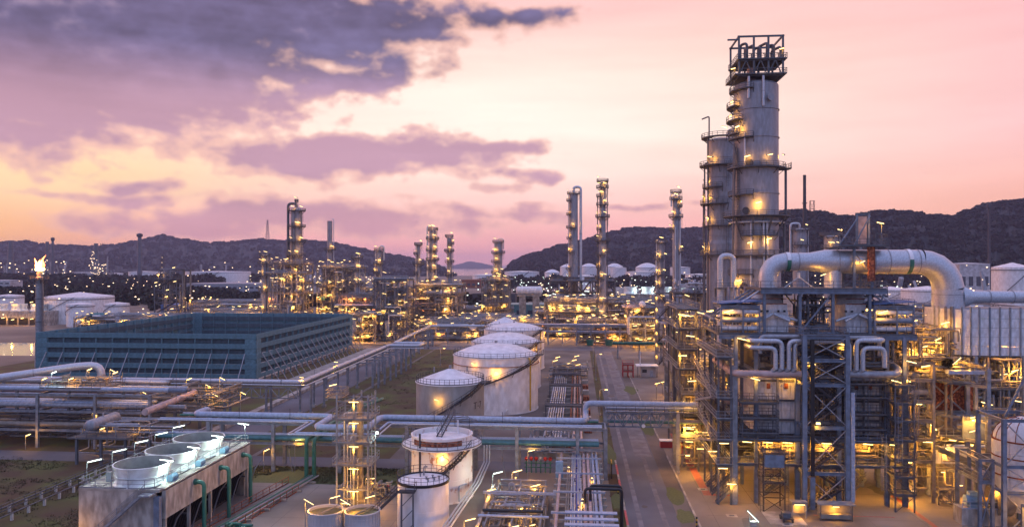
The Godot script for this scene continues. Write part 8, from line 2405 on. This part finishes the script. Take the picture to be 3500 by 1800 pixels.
	# woods on the plain
	woods("belt of dense dark trees on the plain before the left hills", [[-1500, -640, 1050, 1600, 560, 15.0], [-780, -400, 640, 1000, 420, 9.0], [-560, -180, 560, 760, 200, 7.0]])
	woods("dark trees around the far domed tanks", [[-150, 260, 1150, 1400, 120, 14.0], [-120, 40, 600, 760, 40, 8.0], [150, 420, 900, 1250, 120, 12.0], [300, 700, 1050, 1300, 160, 12.0]])

func dots(t: Node, c: Vector3, r: Vector3, n: int, pyramid: bool, s: float) -> void:
	var a := Acc.new()
	for i in n:
		var y := absf(r.y * pow(rng.randf(), 1.6 if pyramid else 3.0)) + 2.0
		var w := r.x * (1.0 - y / (r.y + 6.0) if pyramid else 1.0)
		if pyramid:                                         # a tall narrow tower and a lower block beside it
			var tall := i % 2 == 0
			w = 7.0 * (1.0 - y / 90.0) if tall else 9.0
			y = rnd(4, r.y) if tall else rnd(4, r.y * 0.62)
			a.box(c + Vector3((-8.0 if tall else 9.0) + rnd(-w, w), y, rnd(-r.z, r.z)), Vector3(s * 1.5, s, s) * rnd(0.4, 0.9))
			continue
		a.box(c + Vector3(rnd(-w, w), y, rnd(-r.z, r.z)), Vector3(s * 1.5, s, s) * rnd(0.6, 1.3))
	put(a, "lamps", M.lamp_far, t, "stuff")

func woods(label: String, areas: Array) -> void:
	var m := crown_mesh()
	var t := thing("trees", label, "trees")
	t.set_meta("kind", "stuff")
	for q in areas:
		var mm := MultiMesh.new()
		mm.transform_format = MultiMesh.TRANSFORM_3D
		mm.mesh = m
		mm.instance_count = int(q[4])
		for i in int(q[4]):
			var s: float = q[5] * rnd(0.35, 0.75)
			mm.set_instance_transform(i, Transform3D(Basis(Vector3.UP, rnd(0, TAU)) * Basis.from_scale(Vector3(s * rnd(0.9, 1.5), s, s * rnd(0.9, 1.5))), P(rnd(q[0], q[1]), rnd(q[2], q[3]), s * 0.9)))
		var o := MultiMeshInstance3D.new()
		o.multimesh = mm
		o.name = numbered(t, "crowns")
		o.material_override = M.leaf
		t.add_child(o, true)

func crown_mesh(side := 1.0) -> ArrayMesh:
	var crown := Acc.new()
	for i in 130:
		var d := Vector3(rnd(-1, 1), rnd(-0.8, 1), rnd(-1, 1))
		d = d.normalized() * pow(rng.randf(), 0.4)
		var u := Vector3(rnd(-1, 1), rnd(-1, 1), rnd(-1, 1)).normalized() * 0.24
		var w := u.cross(Vector3(rnd(-1, 1), rnd(-1, 1), rnd(-1, 1))).normalized() * 0.2
		crown.face(d - u - w, d + u - w, d + u + w, d - u + w, (d * side + Vector3(0, 0.5, 0)).normalized())
	crown.tube([Vector3(0, -1.4, 0), Vector3(0, 0.2, 0)], 0.09, 5, 0.0, false)
	return put_mesh(crown)
